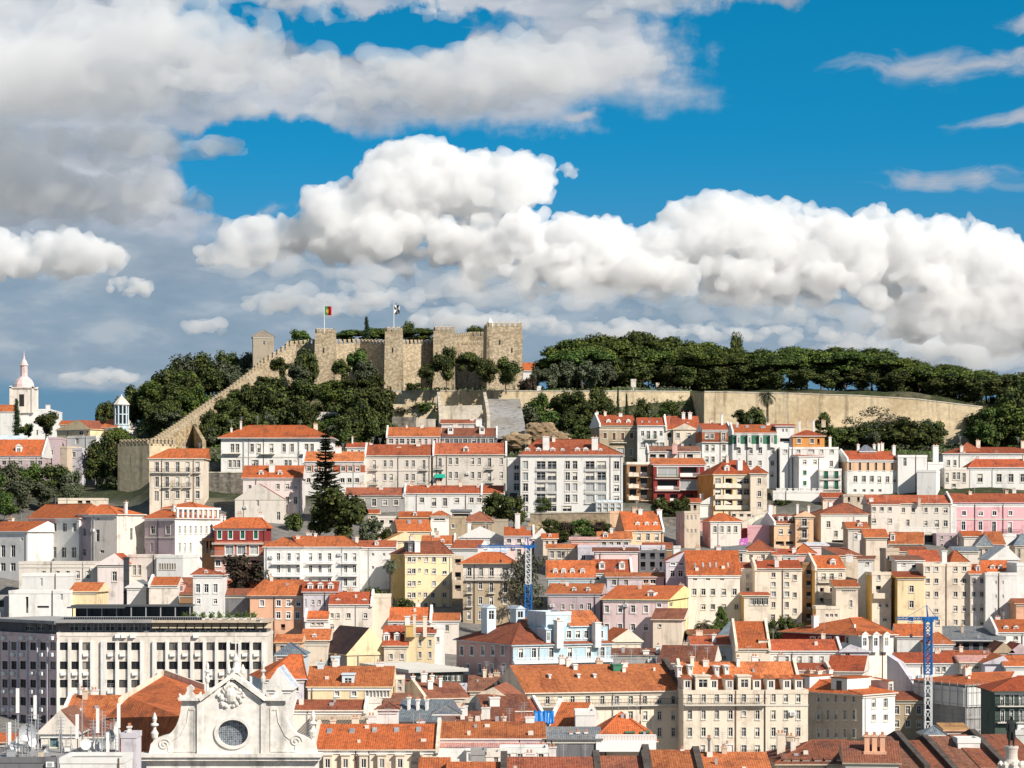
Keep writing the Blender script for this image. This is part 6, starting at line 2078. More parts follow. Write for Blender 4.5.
H('lavender gable wall house attached left of the bright orange double roof', 666, 690, 562, 634, 552.6, 'lav', 'front', ra=684, d=12, Y=472, tile='o', trim=WHITE, o=.15, win=[(560, 5, 4.4, [673, 681.4]), (570.6, 6, 4.4, [672.6, 680.6])], cor=False)
h = H('tall cream apartment house with a brick red roof and dark side shaft', 755, 802, 569, 636, 560.6, 'cream', d=11, Y=470, tile='r', par='L',
      win=[(572.6, 4.6, 3.4, [773.6, 787]), (575, 5, 3.4, [795]), (582, 4.6, 4, [773.6, 787], 'v'), (591.6, 5, 4.6, [773.6, 787], 'v'), (602, 5.6, 3.6, [773.6, 787]), (592.6, 5, 3.4, [795]), (608.6, 5, 3.4, [795]), (614.6, 6, 4, [773, 787]), (619, 4, 3, [795])],
      chim=[(776.6, 558.6, 4, .6)])
H('pale tall left part of the cream apartment house', 740.5, 756, 569, 636, 563, 'warm', d=9, Y=475, tile='r', win=[(574, 4.4, 3.6, [748, 753.6], 'v'), (582.6, 4, 3.6, [748, 753.6], 'v'), (587.6, 4, 3.6, [748])])
H('low wing with a glazed loggia and red roof before the cream apartment house', 744, 769, 596, 640, 593.6, 'cream', 'shed', Y=461, d=5, tile='r', win=[(598, 6.6, 4, (752, 766, 4))], lside='ochre')
H('dark narrow shaft house with stacked balconies', 803, 814, 562, 632, None, 'brown', 'flat', Y=474, d=9, win=[(570 + 11 * i, 7, 5, [809], 'x') for i in range(5)], side='ochre')
h = H('cream house with a white arched dormer on a brick red roof', 815, 845.5, 569, 634, 556, 'cream', Y=472, d=10, yaw=7, lside='ochre', par='L', tile='o', win=[(573.6, 6, 3.4, [824, 832]), (573, 4, 3, [840.6]), (588, 6, 4, [822, 832], 'x'), (598, 5, 4, [822], 'x')], dorm=[(560.4, 8.6, 5.6, [833])], balc=[(818, 836, 582, .6), (817, 838, 604, .9)])
H('cream low block with a row of slit windows under a brick red lean roof', 836, 858, 587.5, 634, 580.4, 'cream', 'shed', Y=463, d=6, win=[(588.6, 3.4, 1.4, (842.4, 854.6, 7), 'n'), (600, 7, 2.6, [851])], tile='o')
H('cream foot block with small garden windows', 816, 840, 606, 640, None, 'cream', 'flat', Y=460, d=5, lside='ochre', win=[(614, 3, 3, (827, 836, 3), 'n')])
H('slim white tower house with a shaded tan side', 858, 873, 559.6, 634, 556.4, 'white', 'shed', Y=474, d=9, yaw=-10, side='beige', tile='b', win=[(561.4, 3.4, 3, [867.6]), (572.6, 4.4, 3, [867.6]), (585, 7, 3.6, [867.6], 'n'), (600, 6, 3.6, [867.6], 'n')], chim=[(848, 563, 4, 2), (851, 566, 3.6, 0)])
H('cream yellow block with a red cap roof rising behind the slim white tower', 866, 887, 538, 606, 529.5, 'cream', 'gable', Y=498, d=9, side='beige', win=[(551, 5, 3.6, [884.5]), (560, 5, 3.4, [884])], chim=[(859, 540, 3.6, 1)])
H('beige house in shade with a jutting balcony', 872, 891, 572, 634, None, 'cream', 'flat', Y=466, d=9, win=[(575, 5, 3, [879]), (586, 6, 5, [878.6], 'x'), (602, 5, 3, [880, 887]), (617, 4, 4, [885])], lside='ochre', balc=[(873, 889, 597.6, .9, .9, wallm('cream'), wallm('cream'), True)])
H('tan passage house between the beige balcony house and the yellow one', 886, 899, 548, 630, None, 'beige', 'flat', Y=480, d=8, win=[(556, 6, 4, [889.5], 'x'), (570, 8, 4, [891], 'x'), (585, 6, 4, [891], 'x')])
H('yellow house with an ochre corner pipe and a dark red awning roof', 897.5, 924, 578, 634, 572, 'lyellow', 'shed', Y=463, d=7, tile='r', win=[(574.6, 3, 20, [911], 'x'), (586, 6, 4, [911.6]), (600.6, 7, 4, [911.6]), (617, 4.4, 4, [911])], par='', side='ochre')
H('white attic house with an awning above the yellow house', 897, 923, 561, 620, 556, 'white', 'shed', Y=472, d=7, tile='d', win=[(562, 3, 3, [904]), (565, 4, 4, [914, 919], 'x')])
h = H('broad cream apartment front with five columns of windows', 923.5, 971, 563.4, 638, None, 'cream', 'flat', Y=464, d=11,
      win=[(566.4, 4.6, 3.4, [928, 936.4], 'v'), (566.4, 4.6, 3.4, [955.7, 964.5]), (578.4, 4.8, 3.4, [928, 936.4, 955.7, 964.5]), (591.4, 5.4, 3.4, [928, 936.4, 955.7, 964.5]), (606, 5, 3.4, [955.7, 964.5]), (609, 3, 3.4, [936.4]), (620, 5, 3.6, [938, 955.7, 963.6])])
H('red roofed house front joined right of the broad cream apartments', 970.5, 985.5, 574.5, 638, 564.6, 'warm', Y=463, d=9, tile='o', win=[(578.4, 5, 3.4, [974, 982]), (591.4, 5.4, 3.4, [974, 982]), (605, 6, 3.4, [974, 982]), (620, 5, 3.6, [972.4, 982])], dorm=[(566, 6, 4, [978])])
H('blank white wall house with tiny paired windows', 985.5, 1017, 572.6, 640, None, 'white', 'flat', Y=461, d=10, win=[(581, 3.4, 1.8, [996, 1003], 'n'), (594.6, 3.6, 1.8, [996, 1003], 'n'), (608.6, 3.4, 1.8, [995.4, 1002.4], 'n')])
H('white house cut by the right edge beside the blank white wall', 1017, 1040, 563, 640, None, 'white', 'flat', Y=464, d=10, win=[(575, 8, 2.6, [1018.6]), (588, 4, 2.6, [1018.6])])
H('small orange house at the right edge below the blank white wall', 1016, 1036, 604, 645, 599, 'salmon', Y=455, d=6, tile='b')
H('white chapel like gable behind the blank white wall', 990, 1018, 560, 606, 546.5, 'white', 'front', ra=1006, Y=494, d=11, tile='w', win=[(555, 3, 2.6, [1006.4], 'n')])
H('stepped orange roofs with two dark dormers before the white chapel gable', 986, 1009, 573, 620, 561, 'white', Y=474, d=8, tile='o', dorm=[(566, 5, 4.6, [992.6, 1000.4])])
H('orange roof left of the white chimney box above the cream apartments', 913.5, 940, 562.6, 620, 550.6, 'warm', Y=478, d=10, tile='r', chim=[(918.6, 553, 3.4)])
H('white roof box above the broad cream apartments', 941, 951.5, 562.5, 620, None, 'white', 'flat', Y=473, d=6, name='roof_box', cat='house').chimney(944, 550.5, 5, y=1, pot=False)
H('orange roof right of the white roof box', 951.5, 967.5, 562.8, 620, 551, 'warm', 'hip', Y=478, d=10, tile='o')
h = H('small beige bell tower with arched openings', 977, 991.5, 547, 600, 535.6, 'cream', 'pyr', Y=520, d=6, tile='k', name='bell_tower', cat='tower', win=[(549, 10, 2.8, [980.6, 986.4], 'n')], yaw=-14, side='warm')
H('second beige tower at the right edge', 1015, 1034, 546, 600, 534, 'beige', 'pyr', Y=520, d=6, tile='k', name='bell_tower', cat='tower', win=[(549, 9, 3, [1019], 'n')])
H('orange roofed house above the beige bell tower', 964, 982, 537, 575, 531.4, 'warm', Y=534, d=7, tile='o')
H('house with two stacked orange roofs right of the beige bell tower', 990, 1004, 545, 580, 532, 'rose', Y=528, d=10, tile='o')
H('grey slate low roof between the dusty pink block and the bell tower', 955, 978, 552, 590, 547, 'pale', Y=515, d=8, tile='k')
H('white wall block under the pink palace at the right', 1003, 1016, 534, 590, None, 'white', 'flat', Y=538, d=5)
H('grey beige house with a red roof behind the cream yellow block', 848, 868, 529, 566, 522.4, 'pale', Y=533, d=8, tile='o', side='beige', win=[(533, 6, 3, [856, 862])], dorm=[(524, 5, 5, [860])])
H('house with a long orange roof and a little dormer below the arches', 890, 922, 544.6, 580, 532.6, 'cream', Y=520, d=12, yaw=-10, tile='o', dorm=[(534, 7, 4.6, [892.6])])
H('cream house under the long orange roof beside the arches', 898, 926, 552, 596, 547, 'cream', Y=500, d=7, tile='b')
H('white yard house with a tilted pale roof among the peach houses', 809, 828, 546, 590, 543, 'lpink', 'shed', Y=520, d=7, tile='w', win=[(550, 2, 2, [833], 'n')])
H('orange roof wedge before the narrow peach house', 797, 815, 554, 596, 545, 'rose', 'hip', Y=508, d=9, tile='o', chim=[(794, 548, 4, 1)])
H('low red roof with white wall before the peach mansard house', 774, 797, 555.6, 596, 549.6, 'white', Y=508, d=7, tile='r', win=[(557.6, 2.6, 2.4, [782, 789], 'n')])
H('pink white low house with a dark awning before the cream hipped house', 828, 850, 549.6, 590, None, 'lpink', 'flat', Y=518, d=6, win=[(551, 4, 3, [835], 'n')])
H('brown shed roof left of the slim white tower', 840, 860, 556, 600, 548, 'beige', 'shed', Y=494, d=9, tile='b', yaw=14)

# ------------------------------------------------------------------ far left hill: church and houses
def far_church():
    h = House('white church with a domed bell tower on the far left hill', -6, 50, 409, None, 1105, 30, 0, 'church', 'church')
    h.walls('white', [(421, 4, 3, [6]), (430, 5, 3, [4, 12, 38])])
    h.roof('flat', wall='white')
    s = 1105 / F
    x, z0 = h.at(24, 409, 4)
    tw = 22 * s / 2
    mb = MB()
    H1 = 20 * s
    mb.box(x - tw, x + tw, 4 - tw, 4 + tw, z0 - 2, z0 + H1, 0)
    for k in (-1, 1):
        for q in (-1, 1):
            mb.box(x + k * tw - .5, x + k * tw + .5, 4 + q * tw - .5, 4 + q * tw + .5, z0 - 2, z0 + H1 + 1.2, 0)
    mb.box(x - tw - .5, x + tw + .5, 4 - tw - .5, 4 + tw + .5, z0 + H1, z0 + H1 + .6, 0)
    tp = mb.obj('bell_tower', [wallm('warm')], h.o)
    ob = MB()
    ob.box(x - 1.1, x + 1.1, 4 - tw - .1, 4 - tw + .2, z0 + 1, z0 + 6.5, 0)
    ob.obj('belfry_opening', [DARKV], tp)
    mb = MB()
    zt_ = z0 + H1 + .6
    mb.lathe([(tw * .95, 0), (tw * .92, 1.5), (tw * .75, 3.4), (tw * .5, 4.6), (tw * .42, 5)], 12, (x, 4, zt_))
    mb.lathe([(1.7, 0), (1.6, 5), (2.1, 5.2), (1.8, 5.8), (1.2, 7.2), (.5, 8.2), (.25, 9.5), (.06, 12)], 10, (x, 4, zt_ + 5))
    mb.obj('dome', [wallm('lpink')], tp)
    return h


far_church()
H('white side wing with a strip of orange roof by the far church', -8, 14, 412, None, 405, 'white', Y=1090, d=14, tile='o')
H('white buttressed house below the far church', 38, 52, 415, None, None, 'white', 'flat', Y=1060, d=14, tile='o', chim=[(48, 405, 4)])
H('long white parapet house right below the far church', -8, 20, 441, None, 436, 'white', 'shed', Y=760, d=10, tile='w')
H('orange roofed house with a white dormer at the left edge under the church', -12, 43, 456.5, None, 440, 'mauve', Y=662, d=13, par='R', dorm=[(446, 10, 6, [18.6])], win=[(459, 6, 4, [4, 20, 32, 40], 'n')], belts=(460,))
H('orange roof strip at the far left edge of the church hillside', -14, 9, 452, None, 443, 'warm', Y=670, d=10)
H('shaded grey lilac house right of the white dormer house', 47, 60, 437, None, None, 'mauve', 'flat', Y=690, d=10, win=[(450, 5, 2.4, [52])])
H('cream gable house on the ridge left of the white turret', 57, 90, 430, None, 420.5, 'lyellow', 'front', Y=705, d=12, ra=79, tile='b', yaw=-34, win=[(431, 4, 4, [81])])
H('white cubic house with a single window under the cream gable', 67, 96, 436, None, None, 'white', 'flat', Y=690, d=9, yaw=-26, win=[(438, 6, 3, [77], 'n')])
H('tiny orange roofed house behind the cream gable', 60, 72, 425, None, 421, 'peach', Y=725, d=8)
H('small orange roofed house left of the white turret', 101, 117, 428, None, 419.5, 'warm', Y=705, d=9, yaw=-30)
H('bluish grey narrow house half hidden by the dark trees', 68, 82, 448, None, None, 'lav', 'flat', Y=672, d=8, yaw=-20, win=[(452, 5, 3, [74])])
H('brown grey narrow wall house above the garden trees', 60, 67, 446, None, None, 'beige', 'flat', Y=670, d=8, yaw=-20)
H('white garden wall house with arched openings above the long white house', 58, 105, 498, None, None, 'cream', 'flat', Y=596, d=5, win=[(499.6, 5, 5, [80, 88], 'x')])


def turret():
    Y = 706
    P = M_(121.5, 436, Y)
    s = Y / F
    t = thing('lantern_turret', 'white glazed lantern turret with a pointed cap among the trees', 'turret', P)
    mb = MB()
    mb.lathe([(7.4 * s, -6), (7.4 * s, 10 * s), (8 * s, 10.4 * s), (8 * s, 12 * s)], 10, mat=0, smooth=False)
    for k in range(10):
        a = 6.283 * k / 10
        mb.tube((6.6 * s * math.cos(a), 6.6 * s * math.sin(a), 12 * s), (6.6 * s * math.cos(a), 6.6 * s * math.sin(a), 31 * s), .28, n=5)
    mb.lathe([(7.2 * s, 21 * s), (7.2 * s, 22 * s)], 10)
    mb.lathe([(7.2 * s, 30 * s), (7.2 * s, 31 * s)], 10)
    mb.obj('wall', [wallm('lblue')], t)
    gb_ = MB()
    gb_.lathe([(6 * s, 12 * s), (6 * s, 31 * s)], 10, smooth=False)
    gb_.obj('glazing', [glassm(0)], t)
    rb = MB()
    rb.lathe([(8.4 * s, 31 * s), (8.2 * s, 31.8 * s), (4 * s, 37 * s), (.8 * s, 40 * s), (.5 * s, 41.4 * s), (.15 * s, 42 * s)], 10, smooth=False)
    rb.obj('roof', [wallm('warm')], t)


turret()

# ------------------------------------------------------------------ office block
h = House('long white office block with pilasters and air conditioning units', 57, 267.5, 632.5, None, 400, 9, 0, 'office_building', 'office')
cols = [(64, 75.5, 86.5), (111, 123.2, 135.4), (160.8, 173.2, 185.8, 198.3, 210.6, 222.4, 234, 245.4, 257)]
allc = [c for g_ in cols for c in g_]
rows = [(642.2, 8), (661.3, 8), (679.6, 8), (697.4, 8), (715, 8)]
h.walls('warm', [(y_, hh, 8.6, allc, 'd') for y_, hh in rows], z1=h.ze)
pb = [58.5, 69.6, 80.8, 92, 102.4, 105, 117, 129.4, 141.8, 154, 167, 179.5, 192, 204.5, 216.5, 228.2, 239.8, 251.2, 263.2]
for q in pb:
    x = h.at(q, 640)[0]
    m_ = MB()
    m_.box(x - .22, x + .22, -.45, .02, -1, h.at(q, 641)[1], 0)
    m_.obj('pilaster', [wallm('white')], h.o)
h.roof('flat', wall='warm')
acm = None
for y_ in (652.5, 671.5, 689.5, 707.5):
    for i, q in enumerate(allc):
        if (i * 7 + int(y_)) % 5 in (0, 1, 3):
            x, z = h.at(q - .5, y_ + 2)
            if acm is None:
                m_ = MB()
                m_.box(-.42, .42, -.55, -.12, -.3, .3, 0)
                m_.lathe([(.24, 0), (.24, .03)], 10, (0, -.0, 0), 1)
                m_.box(-.45, .45, -.12, .0, -.34, -.26, 1)
                acm = m_.mesh('air_conditioner', [WHITE, METAL])
            mk('air_conditioner', acm, h.o, (x, 0, z))
for q in (124, 133, 196, 118):
    x, z = h.at(q, 636)
    mk('air_conditioner', acm, h.o, (x, 0, z))
h.walls('dgrey', [(624, 7, 9, (62, 146, 8), 'n'), (624, 7, 9.4, (160, 262, 10), 'n')], x0=-h.w / 2 + .3, x1=h.w / 2 - .3, y0=1.0, y1=8.5, z0=h.ze, z1=h.at(150, 622.5, 1)[1], part='top_storey')
zt_ = h.at(150, 622.5, 1)[1]
m_ = MB()
m_.box(-h.w / 2 - .2, h.at(152, 620)[0], -.6, 9, zt_ + .003, zt_ + .5, 0)
m_.box(h.at(152, 620)[0] + .01, h.w / 2 + .2, -.3, 9, zt_ + .003, zt_ + .4, 1)
m_.obj('roof_slab', [wallm('grey'), wallm('beige')], h.o)
for q in list(np.linspace(156, 268, 14)):
    x, z = h.at(q, 623.6, .9)
    m_ = MB()
    m_.prism([(x - .6, .98, z), (x + .6, .98, z), (x + .6, .35, z - .75), (x - .6, .35, z - .75)], [(x - .6, .98, z + .05), (x + .6, .98, z + .05), (x + .6, .35, z - .70), (x - .6, .35, z - .70)], 0)
    m_.obj('awning', [plain('beige_canvas', (.50, .42, .30), .9, vary=.15)], h.o)
OFF = h
m_ = None
h = House('shaded left wing of the office block turned away from the sun', -14, 57, 632.5, None, 407.5, 14, -46, 'office_wing', 'office')
cw = (5, 14, 23, 33, 43, 53)
h.walls('lpink', [(y_, hh, 5.8, list(cw), 'd') for y_, hh in rows])
for q in (0, 9.6, 18.6, 28, 38, 48):
    x = h.at(q, 640)[0]
    m_ = MB()
    m_.box(x - .16, x + .16, -.3, .02, -1, h.at(q, 641)[1], 0)
    m_.obj('pilaster', [wallm('lav')], h.o)
for y_ in (652.5, 671.5, 689.5, 707.5, 636):
    for i, q in enumerate(cw):
        if (i + int(y_)) % 3 != 1:
            x, z = h.at(q, y_ + 2)
            mk('air_conditioner', acm, h.o, (x, 0, z))
h.roof('flat', wall='lpink')
h.walls('dgrey', [(624, 7, 8, (6, 52, 5), 'n')], x0=-h.w / 2 + .3, x1=h.w / 2 - .6, y0=.8, y1=12, z0=h.ze, z1=h.at(30, 622.5, .8)[1], part='top_storey')
m_ = MB()
zt_ = h.at(30, 622.5, .8)[1]
m_.box(-h.w / 2, h.w / 2, -.5, 13, zt_ + .006, zt_ + .52, 0)
m_.obj('roof_slab', [wallm('grey')], h.o)


def roof_cafe():
    """dark glazed pavilion on the office roof"""
    Y = 402.5
    P = M_(131, 616, Y)
    P.z = OFF.zg + zt_ + .52
    s = Y / F
    t = thing('roof_pavilion', 'dark glazed rooftop cafe pavilion on the office block', 'pavilion', P)
    W2 = 60 * s
    mb = MB()
    mb.box(-W2, W2, 0, 5, 2.55, 2.8, 0)
    mb.box(-W2 - .5, -W2 + 9, -1.2, 5, 2.3, 2.52, 0)
    mb.obj('roof', [plain('dark_roof_sheet', (.10, .105, .11), .6, .2, vary=.15)], t)
    fr = MB()
    for i in range(9):
        x = -W2 + .2 + i * (2 * W2 - .4) / 8
        fr.box(x - .08, x + .08, .2, .36, 0, 2.55, 0)
    fr.obj('post', [METAL], t)
    gl = MB()
    gl.box(-W2 + .3, W2 - .3, 2.6, 2.7, 0, 2.54, 0)
    gl.obj('glazing', [glassm(1)], t)
    rl = MB()
    rl.box(-W2 - 1, W2 + 2, -1.4, -1.3, .85, .95, 0)
    for i in range(60):
        x = -W2 - 1 + i * (2 * W2 + 3) / 59
        rl.box(x - .02, x + .02, -1.38, -1.34, 0, .85, 0)
    rl.box(-W2 - 1, W2 + 2, -1.37, -1.35, .1, .8, 1)
    rl.obj('railing', [METAL, glassm(0)], t)
    r = random.Random(3)
    # parasols and tables on the terrace, right
    for i in range(6):
        px = 226 + i * 7
        tt = thing('cafe_table', 'one of the white tables on the terrace of the office roof', 'table', (M_(px, 612, Y - 2).x, Y - 2 + r.uniform(-1, 1), P.z), group='roof terrace tables')
        m1 = MB()
        m1.lathe([(.5, .7), (.5, .75)], 10)
        m1.obj('table_top', [WHITE], tt)
        m1 = MB()
        m1.lathe([(.3, 0), (.05, .06), (.05, .7)], 8)
        m1.obj('pedestal', [WHITE], tt)
    for i in range(9):
        tt = thing('planter', 'one of the leafy planters lined up on the office roof terrace', 'planter', (M_(186 + i * 8.5, 612, Y + 1).x, Y + 1 + r.uniform(-1, 1), P.z), group='roof terrace planters')
        m1 = MB()
        m1.prism([(-.3, -.3, 0), (.3, -.3, 0), (.3, .3, 0), (-.3, .3, 0)], [(-.4, -.4, .6), (.4, -.4, .6), (.4, .4, .6), (-.4, .4, .6)])
        m1.obj('pot', [wallm('warm')], tt)
        lm = MB()
        for k in range(120):
            p = Vector((r.gauss(0, .25), r.gauss(0, .25), .6 + abs(r.gauss(.4, .3))))
            a = Vector((r.gauss(0, 1), r.gauss(0, 1), r.gauss(0, 1))).normalized() * .16
            b_ = a.orthogonal()
            lm.face([p - a, p + b_ * .5, p + a, p - b_ * .5])
        lm.obj('leaves', [LEAF['green']], tt)


roof_cafe()

# ------------------------------------------------------------------ lower right
h = H('corner house with dark red walls, white window bays and a long orange roof', 859, 893.5, 635.5, 664, 618, 'warm', 'hip', d=21, yaw=34, lside='red', tile='o', Y=432, ra=850, rb=862, o=.7,
      win=[(638, 9, 4.6, [865, 876, 886.6])], lwin=[(637, 9, 4.4, [813, 821, 829, 837, 848])], trim=WHITE)
for q in (865, 876, 886.6):
    h.dormer(q, 634.6, 8.4, 13, y=-.9, wall='white', tile='o', kind='gable')
H('white terrace house row with red roof right of the orange gable dormer', 769, 841, 651.5, 690, 640, 'white', 'gable', d=9, Y=420, tile='r', ra=783, win=[(656.4, 8, 3.4, [776, 787, 800, 811, 822, 832])], balc=[(783, 815, 668, .5)], par='R')
H('lavender gable end house joined to the white terrace row', 841, 869, 652, 690, 645, 'lav', 'front', d=9, Y=419, ra=850, tile='k', win=[(653, 8, 4.4, [847.6], 'n')], cor=False)
h = H('cream house with a steep orange roof and one big boxed dormer', 736, 770, 649.5, 690, 622, 'cream', d=14, Y=416, tile='o', par='LR', win=[(659, 8, 4, [758, 776])])
h.dormer(763.5, 640, 10, 13, y=1.0, wall='cream', kind='shed')
H('long white house with a plain red roof left of the boxed dormer', 692, 743, 645.5, 690, 636.5, 'lblue', d=9, Y=424, tile='r', win=[(652, 8, 4.4, [712, 724, 735])], chim=[(714, 634, 4, 1)])
H('old house with a small brown roof behind the long white house', 694, 722, 635, 670, 630, 'tan', Y=436, d=8, tile='b', yaw=8)
H('grey gable wall right of the small brown roof', 720, 737, 636, 670, 622, 'beige', 'shed', Y=432, d=8, tile='k', yaw=-20)
H('orange hipped roof cottage between the blue palace and the beige wall', 612, 641, 642, 680, 630, 'cream', 'front', Y=425, d=10, ra=628, tile='o', yaw=12)
H('long dark red brown roof house below the beige wall', 660, 712, 664, 700, 646, 'warm', 'gable', Y=405, d=14, tile='d', yaw=-10)
H('row of low dark roofs right of the blue palace', 612, 660, 656, 692, 649, 'grey', 'shed', Y=412, d=8, tile='d', chim=[(646, 650, 6, 1), (658, 645, 4, 2)])
# cream palace and long orange roof
h = H('long building with a huge orange roof and a cream facade, center', 527.5, 683, 692.5, None, 665, 'cream', 'gable', d=19, yaw=13, Y=356, tile='o', o=.5, belts=(707.5,),
      win=[(695.6, 8.4, 4, [534.5, 547.6, 560, 572.6, 588, 602.4, 617, 631, 645, 659.6, 673.5]), (711, 9, 4, [631, 645.4, 659.6, 673.5]), (728, 8.6, 4, [645, 659.6, 673.5])], balc=[(530, 682, 706.4, .7)])
for q, t_, w_ in ((549, 674, 2), (556, 682, 5), (578, 673.6, 2.4), (594, 673.6, 2.4), (599, 682, 5), (574.6, 664, 4)):
    x = h.at(q, t_, 5)[0]
    h.chimney(q, t_, w_, y=5 if t_ > 670 else 8, pot=False, d=1.2)
h.chimney(616.5, 664, 10, y=7.5, wall='green', d=1.6, pot=False)
sp = h.roofspan
m_ = MB()
xe = h.w / 2
m_.prism([(xe - .5, -.6, sp[4] - .2), (xe - .5, 9.5, sp[5] - .1), (xe - .5, 9.5, sp[5] + 1.0), (xe - .5, -.6, sp[4] + .9)],
         [(xe + .35, -.6, sp[4] - .2), (xe + .35, 9.5, sp[5] - .1), (xe + .35, 9.5, sp[5] + 1.0), (xe + .35, -.6, sp[4] + .9)], 0)
m_.obj('firewall', [stonem('dark_firewall', (.12, .10, .09), .6, .3)], h.o)
h = H('grand cream building with attic boxes and rows of arched windows', 683.5, 808, 690, None, None, 'cream', 'flat', d=15, yaw=4, Y=353, belts=(705.4,),
      win=[(693.6, 8.4, 4, [690, 703.8, 717, 730.6, 744, 757.5, 773.6, 786, 798.4]), (710.6, 8.6, 4, [690, 703.6, 717, 730.6, 757.5, 773.6, 786, 798.4]), (710.8, 5, 4, [744], 'v'),
           (727.4, 9, 4, [690, 703.6, 717, 730.6, 744, 757.5, 773.6, 786, 798.4]), (745, 9, 4.4, [703, 717, 730.4, 744, 757.5, 773.6, 786, 798.4])], balc=[(684, 766, 704.6, .8), (742, 760, 756, .7)])
h.roof('gable', 662.5, 'o', y0=3.5, y1=14, z=h.ze - .3, wall='cream', par='LR', x0=-h.w / 2 + .3, x1=h.w / 2 - .4)
for q, w_ in ((703, 15), (744.5, 13)):
    h.dormer(q, 676.6, w_, 12.5, y=.9, wall='cream', kind='flat', win=True)
for q in (687.5, 714, 729.5, 757, 771, 787, 799):
    h.dormer(q, 679, 8, 10, y=1.2, wall='warm', kind='shed', tile='o')
for q, y_ in ((679.6, 667), (690.6, 666), (717, 667), (727, 666.5)):
    h.dormer(q, y_, 4.4, 5, y=5.2, wall='white', kind='flat')
h.chimney(738, 657, 3.6, y=8)
for q in (636.5, 662.5, 681.4, 723.4, 763.6):
    pass
# beige corner house with white sided dormers
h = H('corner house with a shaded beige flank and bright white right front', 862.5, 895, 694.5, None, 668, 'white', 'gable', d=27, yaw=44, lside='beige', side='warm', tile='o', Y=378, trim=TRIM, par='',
      win=[(698.4, 9, 4, [873.6, 885.6]), (714.4, 6, 4, [873.6, 885.6])],
      lwin=[(693, 9, 3, [818.6, 828, 836, 845, 854]), (710, 9.6, 3, [818.6, 828, 836, 845, 854]), (729, 8.4, 3, [818.6, 828, 836, 845, 854])], o=.4)


def side_dormers(h, ys, wall='white', tile='o'):
    """boxed dormers on the left slope looking left"""
    for v in ys:
        mb = MB()
        x0 = -h.w / 2 + .5
        z0, z1 = h.ze - .5, h.ze + 2.5
        mb.box(x0, x0 + 5.5, v - 1.6, v + 1.6, z0, z1, 0)
        mb.box(x0 - .2, x0 + 6.2, v - 1.75, v + 1.75, z1 + .003, z1 + .18, 1)
        d_ = mb.obj('dormer', [wallm(wall), tilem(tile)], h.o)
        w_ = MB()
        w_.box(x0 - .05, x0 + .1, v - .5, v + .5, z0 + 1.0, z1 - .4, 0)
        w_.obj('window', [glassm(0)], d_)


h.o.children
# the ridge of this house runs along its flank
for ch in list(h.o.children):
    if ch.name.startswith('roof'):
        bpy.data.objects.remove(ch, do_unlink=True)
h.roof('hip', None, 'o', wall='warm', o=.4)
side_dormers(h, (5, 12.5, 20))
h.dormer(891, 681, 8, 13, y=1.2, wall='warm', kind='shed')
H('orange roof wedge left of the white sided dormers', 788, 830, 671, None, 664, 'cream', 'shed', Y=392, d=8, tile='r', par='R')
H('brown orange roof with a white dormer box behind the shaded flank', 829, 862, 672, None, 656, 'warm', 'gable', Y=402, d=11, tile='r', yaw=-14)
H('low shaded stone house with a brown roof left of the lower crane mast', 891, 926, 701, None, 692, 'tan', 'gable', Y=392, d=9, tile='b', win=[(706, 8, 4, [897, 908, 919]), (720, 7, 4, [897, 908, 919])])
wall_run('firewall', 'tall lavender firewall slanting above the low stone house', 'wall', [(887, 655, 404), (898, 662, 402), (913, 684, 398)], 1.2, wallm('lav'))
# netted construction block
h = House('building wrapped in grey scaffold sheeting with orange roof', 966.5, 1004, 685, None, 384, 15, 24, 'wrapped_building', 'building')
h.walls('grey', [(695, 6, 6, [983], 'n'), (698, 7, 4, [978], 'n')], lside='grey')
h.roof('hip', 673.5, 'o', ra=970, rb=1014, wall='grey', o=.4)
nm = MB()
for i in range(9):
    x = -h.w / 2 + i * h.w / 8
    nm.tube((x, -.55, -1), (x, -.55, h.ze + .5), .05, n=5)
for k in range(6):
    z = h.ze - 1 - k * 2
    nm.tube((-h.w / 2, -.55, z), (h.w / 2, -.55, z), .04, n=5)
for i in range(8):
    y_ = -.5 + i * 2.2
    nm.tube((-h.w / 2 - .55, y_, -1), (-h.w / 2 - .55, y_, h.ze + .5), .05, n=5)
for k in range(6):
    z = h.ze - 1 - k * 2
    nm.tube((-h.w / 2 - .55, -.5, z), (-h.w / 2 - .55, 15, z), .04, n=5)
nm.obj('scaffold', [METAL], h.o)
m_ = MB()
m_.box(-h.w / 2 - .02, h.w / 2 + .02, -.3, -.02, h.ze - 3.4, h.ze - .3, 0)
m_.box(-h.w / 2 - .4, -h.w / 2 - .05, 0.2, 14.5, h.ze - 3.4, h.ze - .3, 0)
m_.obj('sheeting', [plain('white_sheeting', (.62, .61, .58), .8, vary=.12)], h.o)
h = H('dark green tiled house with white window frames and iron balconies', 995, 1040, 692, None, 677, 'dgreen', 'hip', Y=362, d=11, ra=1018, rb=1036, tile='r', trim=WHITE, o=.7,
      win=[(694, 11.4, 3.6, [1002.6, 1011.8, 1021]), (709.6, 12, 3.6, [1002.6, 1011.8, 1021])], balc=[(997, 1030, 705.6, .7), (997, 1030, 722, .7)])
